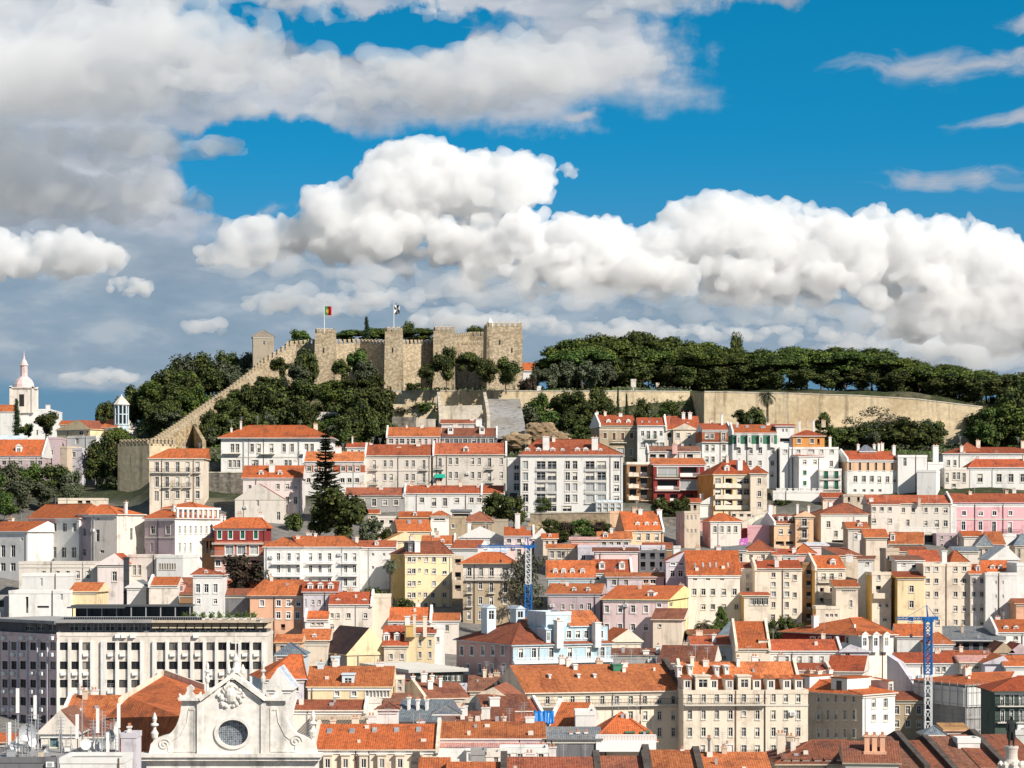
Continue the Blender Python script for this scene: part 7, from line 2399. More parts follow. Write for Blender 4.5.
# between the crane and the cream apartments
H('orange roof house left of the upper crane mast', 897, 925, 637, 660, 624.5, 'white', Y=446, d=11, tile='o', yaw=-6)
H('orange hipped roof house right of the upper crane mast', 930, 953, 645, 668, 633, 'white', 'hip', Y=436, d=10, tile='o')
h = House('workshop with a wide dark grey metal canopy roof', 950, 1001, 641, None, 438, 16, -8, 'workshop', 'workshop')
h.walls('dgrey', [(643, 7, 6, (956, 996, 5), 'x')])
h.roof('shed', 627, 'k', o=.8)
H('orange roofed house with low dormers at the right edge near the canopy', 996, 1040, 633, 665, 620, 'white', Y=442, d=11, tile='o', par='L', dorm=[(627, 5, 5, [1006, 1016])], win=[(636, 4, 4, [1004, 1016])])
H('long red brown roof house under the hipped roofs right of the crane', 900, 960, 664, 690, 653, 'white', Y=414, d=10, tile='r', win=[(667, 5, 3.6, [944, 938])])
H('house with a faded pink roof below the metal canopy', 961, 1003, 663, 690, 656, 'cream', Y=412, d=8, tile='p', win=[(666, 3, 4, [966, 977], 'n')])
H('lavender gable wall house under the right edge roofs', 985, 1008, 664, 690, 656.5, 'lav', 'front', ra=1003, Y=408, d=8, tile='o', cor=False)
H('orange roof at the right edge beside the lavender gable', 1006, 1040, 667, 690, 656, 'white', Y=406, d=8, tile='o')
H('grey brown houses with a small dark gable at the right edge', 995, 1012, 653, 680, 643, 'tan', 'front', Y=424, d=8, tile='b', win=[(656, 4, 4, [1003], 'x')])
H('dull pink gable house at the right edge', 1010, 1030, 654, 680, 644, 'mauve', 'front', Y=424, d=8, tile='b', win=[(650, 6, 6, [1020], 'x')])
H('dark red long low roof under the metal canopy', 950, 998, 655.5, 684, 651, 'brown', 'shed', Y=422, d=6, tile='r')

# ------------------------------------------------------------------ near left and middle
h = H('cream attic house with a broad orange roof and a glazed veranda', 308, 391, 687.5, None, 667, 'lyellow', 'gable', d=12, Y=346, tile='o', ra=321, rb=380, o=.3, win=[(691, 5, 4.6, [337, 354], 'v'), (690, 7, 3, (367, 388, 7), 'v')], trim=WHITE)
h.dormer(348, 675, 12, 13, y=.8, wall='lblue', kind='flat')
h.chimney(335.5, 656, 8, y=7, wall='lblue', d=2)
h.chimney(321, 662, 6, y=6, wall='lblue', d=2)
H('orange hipped roof house with a pale slate cap, beside the church front', 264, 304, 680, None, 656, 'lav', 'hip', d=12, Y=338, ra=290, rb=302, tile='o', win=[(683, 8, 5, [289, 296])], yaw=14, lside='lblue')
H('small grey blue pyramid roof pavilion above the orange hipped roof', 277, 304, 656, None, 643.5, 'lblue', 'pyr', Y=350, d=7, ra=291, tile='k', name='pavilion', cat='pavilion')
H('white pointed gable beside the church pediment', 267, 291, 690, None, 669, 'white', 'front', Y=322, d=8, ra=278, tile='w')
H('white terrace house with blue grey awnings between the orange roofs', 298, 326, 676, None, None, 'white', 'flat', Y=352, d=8)
H('pale orange roofed cottage near the white terrace house', 276, 300, 643, None, 635, 'peach', 'gable', Y=415, d=8, tile='o', win=[(644, 6, 4, [282, 290])])
h = H('long low house with a brown roof and striped pergola, behind the skylight roof', 292, 366, 711, None, 700.5, 'warm', Y=326, d=9, tile='b', par='LR')
pg = MB()
x0_, z_ = h.at(312, 716)
x1_, _ = h.at(378, 716)
n = 22
for i in range(n):
    x = x0_ + (x1_ - x0_) * i / n
    pg.box(x, x + .22, -3.2, -.05, z_ - .1, z_ + .05, 0)
pg.box(x0_, x1_, -3.3, -3.1, z_ - .25, z_ - .1, 0)
pg.obj('pergola', [plain('pale_wood', (.55, .45, .34), .8, vary=.2)], h.o)
H('white square block between the brown roof and the slate roofs', 367, 380, 699, None, None, 'warm', 'flat', Y=330, d=4)
H('white box house with a small red brown hipped roof', 378, 397, 710.5, None, 704, 'white', 'hip', Y=316, d=5, tile='d')
h = H('white stair tower with a grey pyramid cap among the near roofs', 438.5, 455, 715, None, 706.5, 'white', 'pyr', Y=318, d=4.4, tile='k', o=.9, name='stair_tower', cat='tower')
H('dark slate roofed house in shade with white vents', 396, 442, 722, None, 700, 'slate', 'gable', Y=326, d=12, tile='k', yaw=-10, chim=[(409, 697, 2.4, 3), (418, 699, 2.6, 3), (427, 699, 2.4, 3)])
H('plain dark red roof right of the white stair tower', 452, 512, 727, None, 712, 'brown', 'shed', Y=320, d=10, tile='d')
h = H('rambling house with worn brown roofs and cream gables, left of center', 424, 470, 699, None, 683, 'cream', 'gable', Y=350, d=14, tile='b', yaw=16, par='L', chim=[(430, 680, 5, 4), (440, 678, 3, 5)])
H('cream gable wall with a brown lean roof, left of center', 463, 512, 703, None, 688, 'cream', 'front', Y=338, d=12, ra=494, tile='b', yaw=-8, win=[(700, 9, 5, [492], 'n')])
H('brown roofed house with a pale square chimney stack', 486, 530, 712, None, 695, 'warm', 'gable', Y=332, d=12, tile='d', yaw=10, chim=[(494, 697, 10, 2)])
H('dark brown roofed long house left of the huge orange roof', 470, 528, 692, None, 676, 'beige', 'gable', Y=366, d=13, tile='d', dorm=[(679, 9, 6, [504])])
H('tan roofed shed under the grey hall', 405, 440, 690, None, 680, 'tan', 'gable', Y=378, d=9, tile='b', yaw=8, chim=[(413, 676, 4, 3), (424, 673, 6, 3), (432, 675, 4, 3)])
H('grey tank house beside the grey hall', 452, 466, 686, None, 676, 'lav', 'flat', Y=384, d=8)
H('cream wall stack with two round vents', 395.5, 404, 675.5, None, None, 'warm', 'flat', Y=352, d=2, win=[(680, 4, 3.4, [399.8], 'n'), (687, 4, 3.4, [399.8], 'n')], name='vent_stack', cat='chimney')
H('reddish worn roof patch right of the vent stack', 386, 408, 704, None, 694, 'brick', 'shed', Y=342, d=8, tile='d')
# near right-middle
h = H('brick orange roof with a grey lean glass strip, right of the blue tarpaulin', 548, 580, 728, None, 703, 'warm', 'gable', Y=322, d=14, tile='o', yaw=-14, par='L')
H('brown roof with a white parapet left of the blue tarpaulin', 505, 546, 722, None, 700, 'warm', 'gable', Y=330, d=13, tile='b', yaw=14, par='R')
H('white blank stair block right of the blue tarpaulin', 575.5, 595, 711, None, None, 'white', 'flat', Y=318, d=5)
h = H('pyramid orange roof house with a terrace balustrade and two boxed dormers', 596, 655, 742, None, 713, 'cream', 'pyr', Y=306, d=16, ra=621, tile='o', dorm=[(733, 9, 8, [630, 645])], dwall='green', dkind='flat')
bl = MB()
x0_, z_ = h.at(596, 742, -2)
x1_, _ = h.at(656, 742, -2)
for i in range(40):
    x = x0_ + (x1_ - x0_) * i / 39
    bl.box(x - .07, x + .07, -2, -1.85, z_, z_ + .8, 0)
bl.box(x0_, x1_, -2.05, -1.8, z_ + .802, z_ + .95, 0)
bl.box(x0_, x1_, -2.3, .1, z_ - 1.2, z_ - .003, 0)
bl.obj('balustrade', [WHITE], h.o)
H('dark shed roofs with flues under the white blank stair block', 545, 600, 740, None, 728, 'dgrey', 'shed', Y=304, d=9, tile='k', chim=[(571, 733, 2), (578, 732, 3), (586, 732, 2.4)])


def tarp():
    r = random.Random(5)
    P = M_(544, 722, 322)
    bm = bmesh.new()
    bmesh.ops.create_grid(bm, x_segments=24, y_segments=20, size=1)
    from mathutils import noise as mn
    for v in bm.verts:
        u, w_ = v.co.x, v.co.y
        v.co = Vector((u * 1.35, -max(0, -w_ - .2) * .8 + max(0, w_) * 1.2, 1.4 - max(0, -w_ - .2) * 2.0 + .28 * mn.noise(Vector((u * 4, w_ * 1.2, 3)))))
        v.co.y += .25 * mn.noise(Vector((u * 6, w_ * .8, 9)))
    me = bpy.data.meshes.new('tarpaulin')
    bm.to_mesh(me)
    bm.free()
    me.polygons.foreach_set('use_smooth', [True] * len(me.polygons))
    me.materials.append(plain('blue_plastic_sheet', (.01, .17, .52), .35, vary=.1))
    o = mk('tarpaulin', me, None, P)
    sm = o.modifiers.new('thick', 'SOLIDIFY')
    sm.thickness = .04
    return tag(o, 'crumpled bright blue tarpaulin on the near roofs', 'tarpaulin')


tarp()
# the long skylight roof and its neighbours
h = H('near house with a long orange roof carrying six skylights', 313, 438, 750.5, None, 725, 'cream', 'gable', Y=300, d=17, tile='o', par='LR', o=.4, win=[(757, 9, 5, [327.5, 345.4, 363.6, 381.8, 400, 418]) ],
      sky=[(317, 733, 4), (329.5, 733, 5), (352, 733, 5), (374.6, 732, 5), (396.5, 732, 5), (418.5, 731.5, 5)], trim=WHITE)
for q in (327.5, 345.4, 363.6, 381.8, 400, 418):
    h.dormer(q, 755.5, 8.5, 14, y=-.6, wall='cream', kind='flat', tile='k')
h = H('near house with an orange roof over a pale pink lower roof strip', 437, 546, 739.5, None, 722.5, 'white', 'gable', Y=304, d=15, tile='o', par='L', trim=WHITE, win=[(755, 7, 4, (448, 536, 9))], ra=430, rb=530)
m_ = MB()
za, zb_ = h.ze - .35, h.at(490, 747.5, -2.4)[1]
tface(m_, [(-h.w / 2, -2.4, zb_), (h.w / 2, -2.4, zb_), (h.w / 2, -.15, za), (-h.w / 2, -.15, za)], 0)
m_.box(-h.w / 2, h.w / 2, -2.3, -.2, zb_ - 3.6, zb_ - .02, 1)
m_.obj('verandah_roof', [tilem('p'), wallm('white')], h.o)
h.dormer(470, 751, 7, 12, y=-3.2, wall='white', kind='flat', tile='k')
h.dormer(497, 752, 7, 12, y=-3.2, wall='white', kind='flat', tile='k')
H('grey corrugated tin cabin before the pink roof strip', 471, 486, 750, None, None, 'grey', 'flat', Y=284, d=4, name='cabin', cat='cabin')
H('white boxy roof cabin with a door before the pink roof strip', 486, 500, 752, None, None, 'warm', 'flat', Y=284, d=4, win=[(755, 8, 4, [496], 'n')], name='cabin', cat='cabin')
H('little terrace house with white walls below the near orange roof', 500, 548, 748, None, None, 'white', 'flat', Y=292, d=5, win=[(754, 8, 5, [508, 520, 532, 541])])
# nearest strip of roofs at the bottom edge
for lab, a_, b_, ri, Y_, tl, par_ in (
        ('nearest orange roof at the bottom edge, below the six skylights', 412, 446, 758.5, 262, 'o', 'L'),
        ('nearest orange roof with a dark firewall at the bottom edge, center left', 447, 503, 763, 258, 'o', 'R'),
        ('nearest brown roof at the bottom edge, left of center right', 503, 598, 758, 262, 'b', 'L'),
        ('nearest brownish orange roof at the bottom edge under the pyramid roof', 598, 648, 757, 264, 'b', 'LR'),
        ('nearest orange roof at the bottom edge before the cream facade, left piece', 649, 700, 751, 268, 'o', 'L'),
        ('nearest orange roof at the bottom edge before the cream facade, right piece', 701, 772, 753, 268, 'o', 'L')):
    h = H(lab, a_, b_, ri + 26, None, ri, 'cream', 'gable', Y=Y_, d=18, tile=tl, par='', o=.3)
    sp = h.roofspan
    for sc_ in par_:
        xe = -h.w / 2 if sc_ == 'L' else h.w / 2
        m_ = MB()
        ym = (sp[2] + sp[3]) / 2
        q0 = [(sp[2] - .4, sp[4] - .3), (sp[2] - .4, sp[4] + .75), (ym, sp[5] + .8), (sp[3], sp[4] + .75), (sp[3], sp[4] - .3)]
        m_.prism([(xe - .3, a, b) for a, b in q0], [(xe + .45, a, b) for a, b in q0], 0)
        m_.obj('firewall', [stonem('dark_firewall', (.12, .10, .09), .6, .3)], h.o)
h.chimney(709, 738, 2, y=8, wall='dgrey')
h.chimney(682, 749, 3, y=9, wall='white')
# bottom right
h = H('old dark red hipped roof with a row of hooded dormers, bottom right', 778, 844, 765, None, 741.5, 'beige', 'hip', Y=284, d=14, ra=812, rb=846, tile='d', o=.5)
for q in (787, 796, 806, 818, 829, 840):
    h.dormer(q, 759.5, 7, 9, y=.4, wall='warm', tile='d', kind='shed')
h = H('dark brown roof carrying three salmon chimney shafts', 846, 898, 764, None, 742, 'stone', 'gable', Y=262, d=12, tile='d', yaw=-6)
for q in (866.8, 874.4, 882.4):
    h.chimney(q, 735, 5, y=3.2, wall='salmon', d=1.0)
m_ = MB()
xa_, z_ = h.at(863.5, 751.5, 2.4)
xb_, _ = h.at(886.5, 751.5, 2.4)
m_.box(xa_, xb_, 2.0, 4.2, h.ze - .5, z_, 0)
m_.obj('chimney_base', [wallm('salmon')], h.ro)
for i, (lab, a_, b_, ri, tl, par_) in enumerate((
        ('dark red roof left of the bare stone chimney, bottom right', 893, 926, 737, 'd', 'R'),
        ('dark red roof between two dark firewalls, bottom right', 927, 955, 741, 'd', 'R'),
        ('dark red roof with a white box, bottom right', 956, 981, 737, 'd', ''),
        ('dark red roof beside the statue, bottom right', 982, 1004, 735, 'd', 'R'),
        ('dark red roof behind the statue at the right edge', 1005, 1045, 735, 'd', ''))):
    h = H(lab, a_, b_, ri + 34, None, ri, 'stone', 'gable', Y=268 + i * .6, d=22, tile=tl, yaw=8, o=.2)
    sp = h.roofspan
    for sc_ in par_:
        xe = h.w / 2
        m_ = MB()
        ym = (sp[2] + sp[3]) / 2
        q0 = [(sp[2] - .4, sp[4] - .3), (sp[2] - .4, sp[4] + .7), (ym, sp[5] + .75), (sp[3], sp[4] + .7), (sp[3], sp[4] - .3)]
        m_.prism([(xe - .3, a, b) for a, b in q0], [(xe + .4, a, b) for a, b in q0], 0)
        m_.obj('firewall', [stonem('dark_firewall', (.12, .10, .09), .6, .3)], h.o)
H('bare stone chimney house with a white base, bottom right', 926, 943, 736, None, 727, 'warm', 'pyr', Y=283, d=4, ra=934, tile='k', win=[(738, 4, 5, [936], 'n')])
H('long white roof box, bottom right', 958, 980, 738, None, None, 'white', 'flat', Y=276, d=3, name='roof_box', cat='roof box')
H('orange terracotta roof clutter shed, bottom right', 946, 967, 731, None, 727.5, 'salmon', 'shed', Y=290, d=4, tile='y', win=[(733, 3, 4, [950, 960], 'x')], name='shed', cat='shed')
H('white stone block at the right edge beside the statue', 1016, 1040, 730, None, None, 'white', 'flat', Y=285, d=8, yaw=-14)

# ------------------------------------------------------------------ church in the foreground
def church():
    Y = 288.0
    s = Y / F
    zg = 20.0
    cx = 232.5
    O = Vector(((cx - 512) * s, Y, zg))
    t = thing('church', 'white baroque church front with volutes and a round window', 'church', O)

    def L(px, py):
        return ((px - cx) * s, ZC + (HZ - py) * s - zg)
    ST = stonem('church_limestone', (.80, .765, .71), .4, .0, (.46, .45, .44), .05)
    dep = 2.2

    def extr(pts, y0, y1, name, mat=ST, parent=t):
        mb = MB()
        P = [L(*p) for p in pts]
        mb.prism([(x, y0, z) for x, z in P], [(x, y1, z) for x, z in P], 0)
        return mb.obj(name, [mat], parent)
    # lower body
    extr([(146, 757), (317, 757), (317, 900), (146, 900)], .3, 3.2, 'wall')

    def arc(cx_, cy_, rx, ry, a0, a1, n=12):
        return [(cx_ + rx * math.cos(math.radians(a0 + (a1 - a0) * i / n)), cy_ + ry * math.sin(math.radians(a0 + (a1 - a0) * i / n))) for i in range(n + 1)]
    # middle field with the round window: polygon minus circle -> fan
    wc, wr = (233, 733), (15.3, 13.2)
    top = [(201.5, 757), (201.5, 701), (233, 680), (263, 701), (263, 757)]
    n = 48
    mb = MB()
    ring = []
    outer = []
    for i in range(n):
        a = 2 * math.pi * i / n
        dx, dy = math.cos(a), math.sin(a)
        ring.append((wc[0] + wr[0] * dx, wc[1] + wr[1] * dy))
        best = 1e9
        poly = top
        for k in range(len(poly)):
            x1, y1 = poly[k]
            x2, y2 = poly[(k + 1) % len(poly)]
            den = dx * (y2 - y1) - dy * (x2 - x1)
            if abs(den) < 1e-9:
                continue
            tt = ((x1 - wc[0]) * (y2 - y1) - (y1 - wc[1]) * (x2 - x1)) / den
            uu = ((x1 - wc[0]) * dy - (y1 - wc[1]) * dx) / den
            if tt > 0 and -1e-6 <= uu <= 1 + 1e-6:
                best = min(best, tt)
        outer.append((wc[0] + best * dx, wc[1] + best * dy))
    for i in range(n):
        j = (i + 1) % n
        q = [L(*ring[i]), L(*ring[j]), L(*outer[j]), L(*outer[i])]
        mb.face([(x, 0, z) for x, z in q])
        a, b = L(*ring[i]), L(*ring[j])
        mb.face([(a[0], 0, a[1]), (b[0], 0, b[1]), (b[0], .7, b[1]), (a[0], .7, a[1])])
    P = [L(*p) for p in top]
    for i in range(len(P)):
        p, q = P[i], P[(i + 1) % len(P)]
        mb.face([(p[0], 0, p[1]), (q[0], 0, q[1]), (q[0], dep, q[1]), (p[0], dep, p[1])])
    mb.face([(x, dep, z) for x, z in P])
    mb.obj('gable_wall', [ST], t)
    # window
    gm_ = MB()
    gm_.face([(L(*p)[0], .62, L(*p)[1]) for p in ring])
    g_, gg_, bb_ = new_mat('leaded_round_glass')
    tc = gg_.n('ShaderNodeTexCoord').outputs['Object']
    x, y, z = gg_.sep(tc)
    cell = gg_.n('ShaderNodeTexWhiteNoise', noise_dimensions='2D')
    gg_.put(cell.inputs['Vector'], gg_.xyz(gg_.m('FLOOR', gg_.mul(x, 4.4)), gg_.m('FLOOR', gg_.mul(z, 4.4))))
    gg_.put(bb_.inputs['Base Color'], gg_.ramp(cell.outputs[0], [(0, (.02, .03, .05)), (.3, (.10, .15, .21)), (.8, (.22, .28, .34)), (1, (.32, .36, .40))]))
    bb_.inputs['Roughness'].default_value = .2
    wn = gm_.obj('round_window', [g_], t)
    fr = MB()
    for i in range(n):
        j = (i + 1) % n
        k1, k2 = 1.0, 1.22
        q = [L(wc[0] + (ring[i][0] - wc[0]) * k1, wc[1] + (ring[i][1] - wc[1]) * k1), L(wc[0] + (ring[j][0] - wc[0]) * k1, wc[1] + (ring[j][1] - wc[1]) * k1),
             L(wc[0] + (ring[j][0] - wc[0]) * k2, wc[1] + (ring[j][1] - wc[1]) * k2), L(wc[0] + (ring[i][0] - wc[0]) * k2, wc[1] + (ring[i][1] - wc[1]) * k2)]
        fr.prism([(a, -.22, b) for a, b in q], [(a, .05, b) for a, b in q])
    fr.obj('frame', [ST], wn)
    lm = MB()
    (x0, z1), (x1, z0) = L(wc[0] - wr[0], wc[1] - wr[1]), L(wc[0] + wr[0], wc[1] + wr[1])
    xm, zm, rx, rz = (x0 + x1) / 2, (z0 + z1) / 2, (x1 - x0) / 2, (z1 - z0) / 2
    k = 15
    for i in range(1, k):
        f = -1 + 2 * i / k
        hh = math.sqrt(1 - f * f)
        lm.box(xm + f * rx - .016, xm + f * rx + .016, .56, .60, zm - hh * rz, zm + hh * rz)
        lm.box(xm - hh * rx, xm + hh * rx, .55, .59, zm + f * rz - .016, zm + f * rz + .016)
    lm.obj('leading', [plain('pale_lead', (.42, .43, .44), .6)], wn)
    # side volutes
    left = [(201, 757), (148, 757), (150.5, 744), (156, 738.5), (163, 736)] + [(163 + 18 * math.sin(a), 736 - 34 * (1 - math.cos(a))) for a in np.linspace(.3, 1.45, 8)] + [(181.5, 700.5), (201, 700.5)]
    extr(left, .15, dep, 'volute')
    right = [(263.5, 757)] + [(2 * cx - p[0], p[1]) for p in left[1:-1]][::1] + [(263.5, 700.5)]
    extr(right, .15, dep, 'volute')
    for (vx, vy) in ((164, 744.5), (296, 741)):
        sp_ = MB()
        for i in range(26):
            a0, a1 = i * .42, (i + 1) * .42
            r0, r1 = .75 * (1 - i / 30), .75 * (1 - (i + 1) / 30)
            xx, zz = L(vx, vy)
            sp_.tube((xx + r0 * math.cos(a0), .1, zz + r0 * math.sin(a0)), (xx + r1 * math.cos(a1), .1, zz + r1 * math.sin(a1)), .1, n=5)
        sp_.obj('scroll', [ST], t)
    # pilasters
    for q in (199.7, 263.5):
        extr([(q - 2.6, 757), (q - 2.6, 702), (q + 2.6, 702), (q + 2.6, 757)], -.18, .14, 'pilaster')
    # raised panels
    for pts in ([(168, 752), (168, 743), (180, 736), (187, 722), (189, 708), (196, 708), (196, 752)], [(270, 752), (270, 708), (276, 708), (278, 722), (285, 736), (297, 745), (297, 752)]):
        c = (sum(p[0] for p in pts) / len(pts), sum(p[1] for p in pts) / len(pts))
        P_ = [L(*p) for p in pts]
        Q_ = [L(c[0] + (p[0] - c[0]) * .86, c[1] + (p[1] - c[1]) * .9) for p in pts]
        fm = MB()
        for i in range(len(pts)):
            j = (i + 1) % len(pts)
            fm.prism([(P_[i][0], .06, P_[i][1]), (P_[j][0], .06, P_[j][1]), (Q_[j][0], .06, Q_[j][1]), (Q_[i][0], .06, Q_[i][1])],
                     [(P_[i][0], .2, P_[i][1]), (P_[j][0], .2, P_[j][1]), (Q_[j][0], .2, Q_[j][1]), (Q_[i][0], .2, Q_[i][1])])
        fm.obj('panel_moulding', [ST], t)
    # cornices
    for pts, o_ in (([(179, 700.5), (202, 700.5), (202, 697.6), (178, 697.6)], .5), ([(263, 700.5), (289, 700.5), (290, 697.6), (262, 697.6)], .5),
                    ([(140, 757), (322, 757), (322, 753.5), (140, 753.5)], .7), ([(142, 760.5), (320, 760.5), (320, 757.5), (142, 757.5)], .4)):
        extr(pts, -o_, dep, 'cornice')
    # raking pediment
    extr([(201, 701), (233, 677.5), (233, 672.5), (199, 697.6)], -.6, dep, 'pediment')
    extr([(233.02, 677.5), (265, 701), (267, 697.6), (233.02, 672.5)], -.6, dep, 'pediment')
    # coat of arms: relief lumps
    cm = MB()
    r = random.Random(2)
    for i in range(44):
        a = r.uniform(0, 6.283)
        q = r.uniform(.4, 1.0)
        xx, zz = L(231 + 13 * q * math.cos(a), 696 + 11 * q * math.sin(a))
        rr = r.uniform(.14, .34)
        cm.lathe([(rr * .2, -rr), (rr * .8, -rr * .6), (rr, 0), (rr * .8, rr * .6), (rr * .2, rr)], 7, (xx, -.1, zz))
    xx, zz = L(231, 695)
    cm.lathe([(.1, -1.0), (.6, -.75), (.85, 0), (.8, .5), (.5, .9), (.1, 1.05)], 12, (xx, .15, zz))
    for i in range(9):
        xa, za = L(231 - 6 + i * 1.5, 688 - 3.5 * math.sin(i / 8 * 3.14))
        cm.lathe([(.08, -.25), (.2, 0), (.08, .3)], 6, (xa, -.2, za))
    cm.obj('coat_of_arms', [ST], t)
    # small corner ornaments and urns
    def urn(px, py0, py1, part, wpx=5):
        xx, z0 = L(px, py0)
        _, z1 = L(px, py1)
        h_ = z1 - z0
        w_ = wpx * s / 2
        m_ = MB()
        m_.lathe([(w_ * 1.1, 0), (w_ * 1.1, h_ * .06), (w_ * .9, h_ * .08), (w_ * .6, h_ * .30), (w_ * .45, h_ * .36), (w_ * .95, h_ * .42), (w_ * 1.25, h_ * .52), (w_ * .55, h_ * .60), (w_ * .5, h_ * .66),
                  (w_ * 1.3, h_ * .70), (w_ * 1.2, h_ * .735), (w_ * .5, h_ * .76), (w_ * .8, h_ * .86), (w_ * .45, h_ * .95), (w_ * .1, h_)], 12, (xx, .9, z0))
        return m_.obj(part, [ST], t)
    urn(153.5, 756, 713, 'urn', 6.4)
    urn(312.5, 755, 711, 'urn', 6.4)
    urn(206.5, 697, 662, 'urn', 4.4)
    urn(262.5, 697, 661, 'urn', 4.4)
    for (qx, sg) in ((190, 1), (277, -1)):
        pts = [(qx - 11 * sg, 697.6), (qx - 11.5 * sg, 694), (qx - 9 * sg, 696), (qx - 5.5 * sg, 695), (qx - 3.4 * sg, 691), (qx - 3.6 * sg, 687.5), (qx - .4 * sg, 685), (qx + 3 * sg, 687.5),
               (qx + 3.4 * sg, 690), (qx + 1.2 * sg, 692), (qx + 4 * sg, 695.4), (qx + 8 * sg, 694.8), (qx + 10 * sg, 692), (qx + 11 * sg, 697.6)]
        extr(pts, .3, 1.2, 'scroll_crest')
    # cross over the gable
    xx, z0 = L(235, 673)
    m_ = MB()
    m_.lathe([(.6, 0), (.6, .4), (.35, .6), (.28, 1.2), (.42, 1.5), (.25, 1.9), (.15, 2.3)], 10, (xx, .8, z0))
    for sg in (-1, 1):
        m_.lathe([(.1, 0), (.3, .25), (.32, .6), (.2, .9), (.05, 1.3)], 8, (xx + sg * .85, .8, z0 - .3))
    m_.box(xx - .06, xx + .06, .73, .85, z0 + 2.3, z0 + 4.6)
    m_.box(xx - .55, xx + .55, .735, .845, z0 + 3.5, z0 + 3.62)
    m_.obj('cross', [ST], t)
    # nave with its broad roof behind
    nm = MB()
    Yb = 30.0

    def B(px, py, yy):
        k = (Y + yy) / F
        return ((px - 512) * k - O.x, yy, ZC + (HZ - py) * k - zg)
    rp = MB()
    A, apex, R1 = B(129, 697, 34), B(164, 675.5, 42), B(204, 690, 34)
    N, N2 = B(181, 716, 9), B(218, 718, 9)
    tface(rp, [N, N2, R1, apex, A], 0)
    D1, D2, D3 = B(178, 752, 8), B(104, 752, 24), B(104, 718, 30)
    tface(rp, [A, D3, D2, D1, N], 0)
    for p, q in ((D1, D2), (D2, D3), (D3, A), (A, apex), (apex, R1), (R1, N2), (N2, N), (N, D1)):
        rp.face([p, q, (q[0], q[1], 0), (p[0], p[1], 0)], 1)
    rp.obj('nave_roof', [tilem('o'), wallm('warm')], t)
    pm = MB()
    for p, q in ((Vector(A) + (Vector(A) - Vector(apex)) * .3, apex), (apex, R1)):
        p, q = Vector(p), Vector(q)
        pm.prism([p + Vector((0, .1, -.6)), q + Vector((0, .1, -.6)), q + Vector((0, 1.0, -.6)), p + Vector((0, 1.0, -.6))],
                 [p + Vector((0, .1, .75)), q + Vector((0, .1, .75)), q + Vector((0, 1.0, .75)), p + Vector((0, 1.0, .75))])
    pm.obj('gable_parapet', [wallm('cream')], t)


church()
H('house with a plain orange roof left of the church, in front of the office', 60, 112, 722, None, 696, 'warm', 'gable', Y=332, d=16, tile='o', par='L')
H('small grey lavender chimney house left of the church urn', 121, 136, 733, None, None, 'lav', 'flat', Y=280, d=4, chim=[(129.5, 726, 3, 1)])


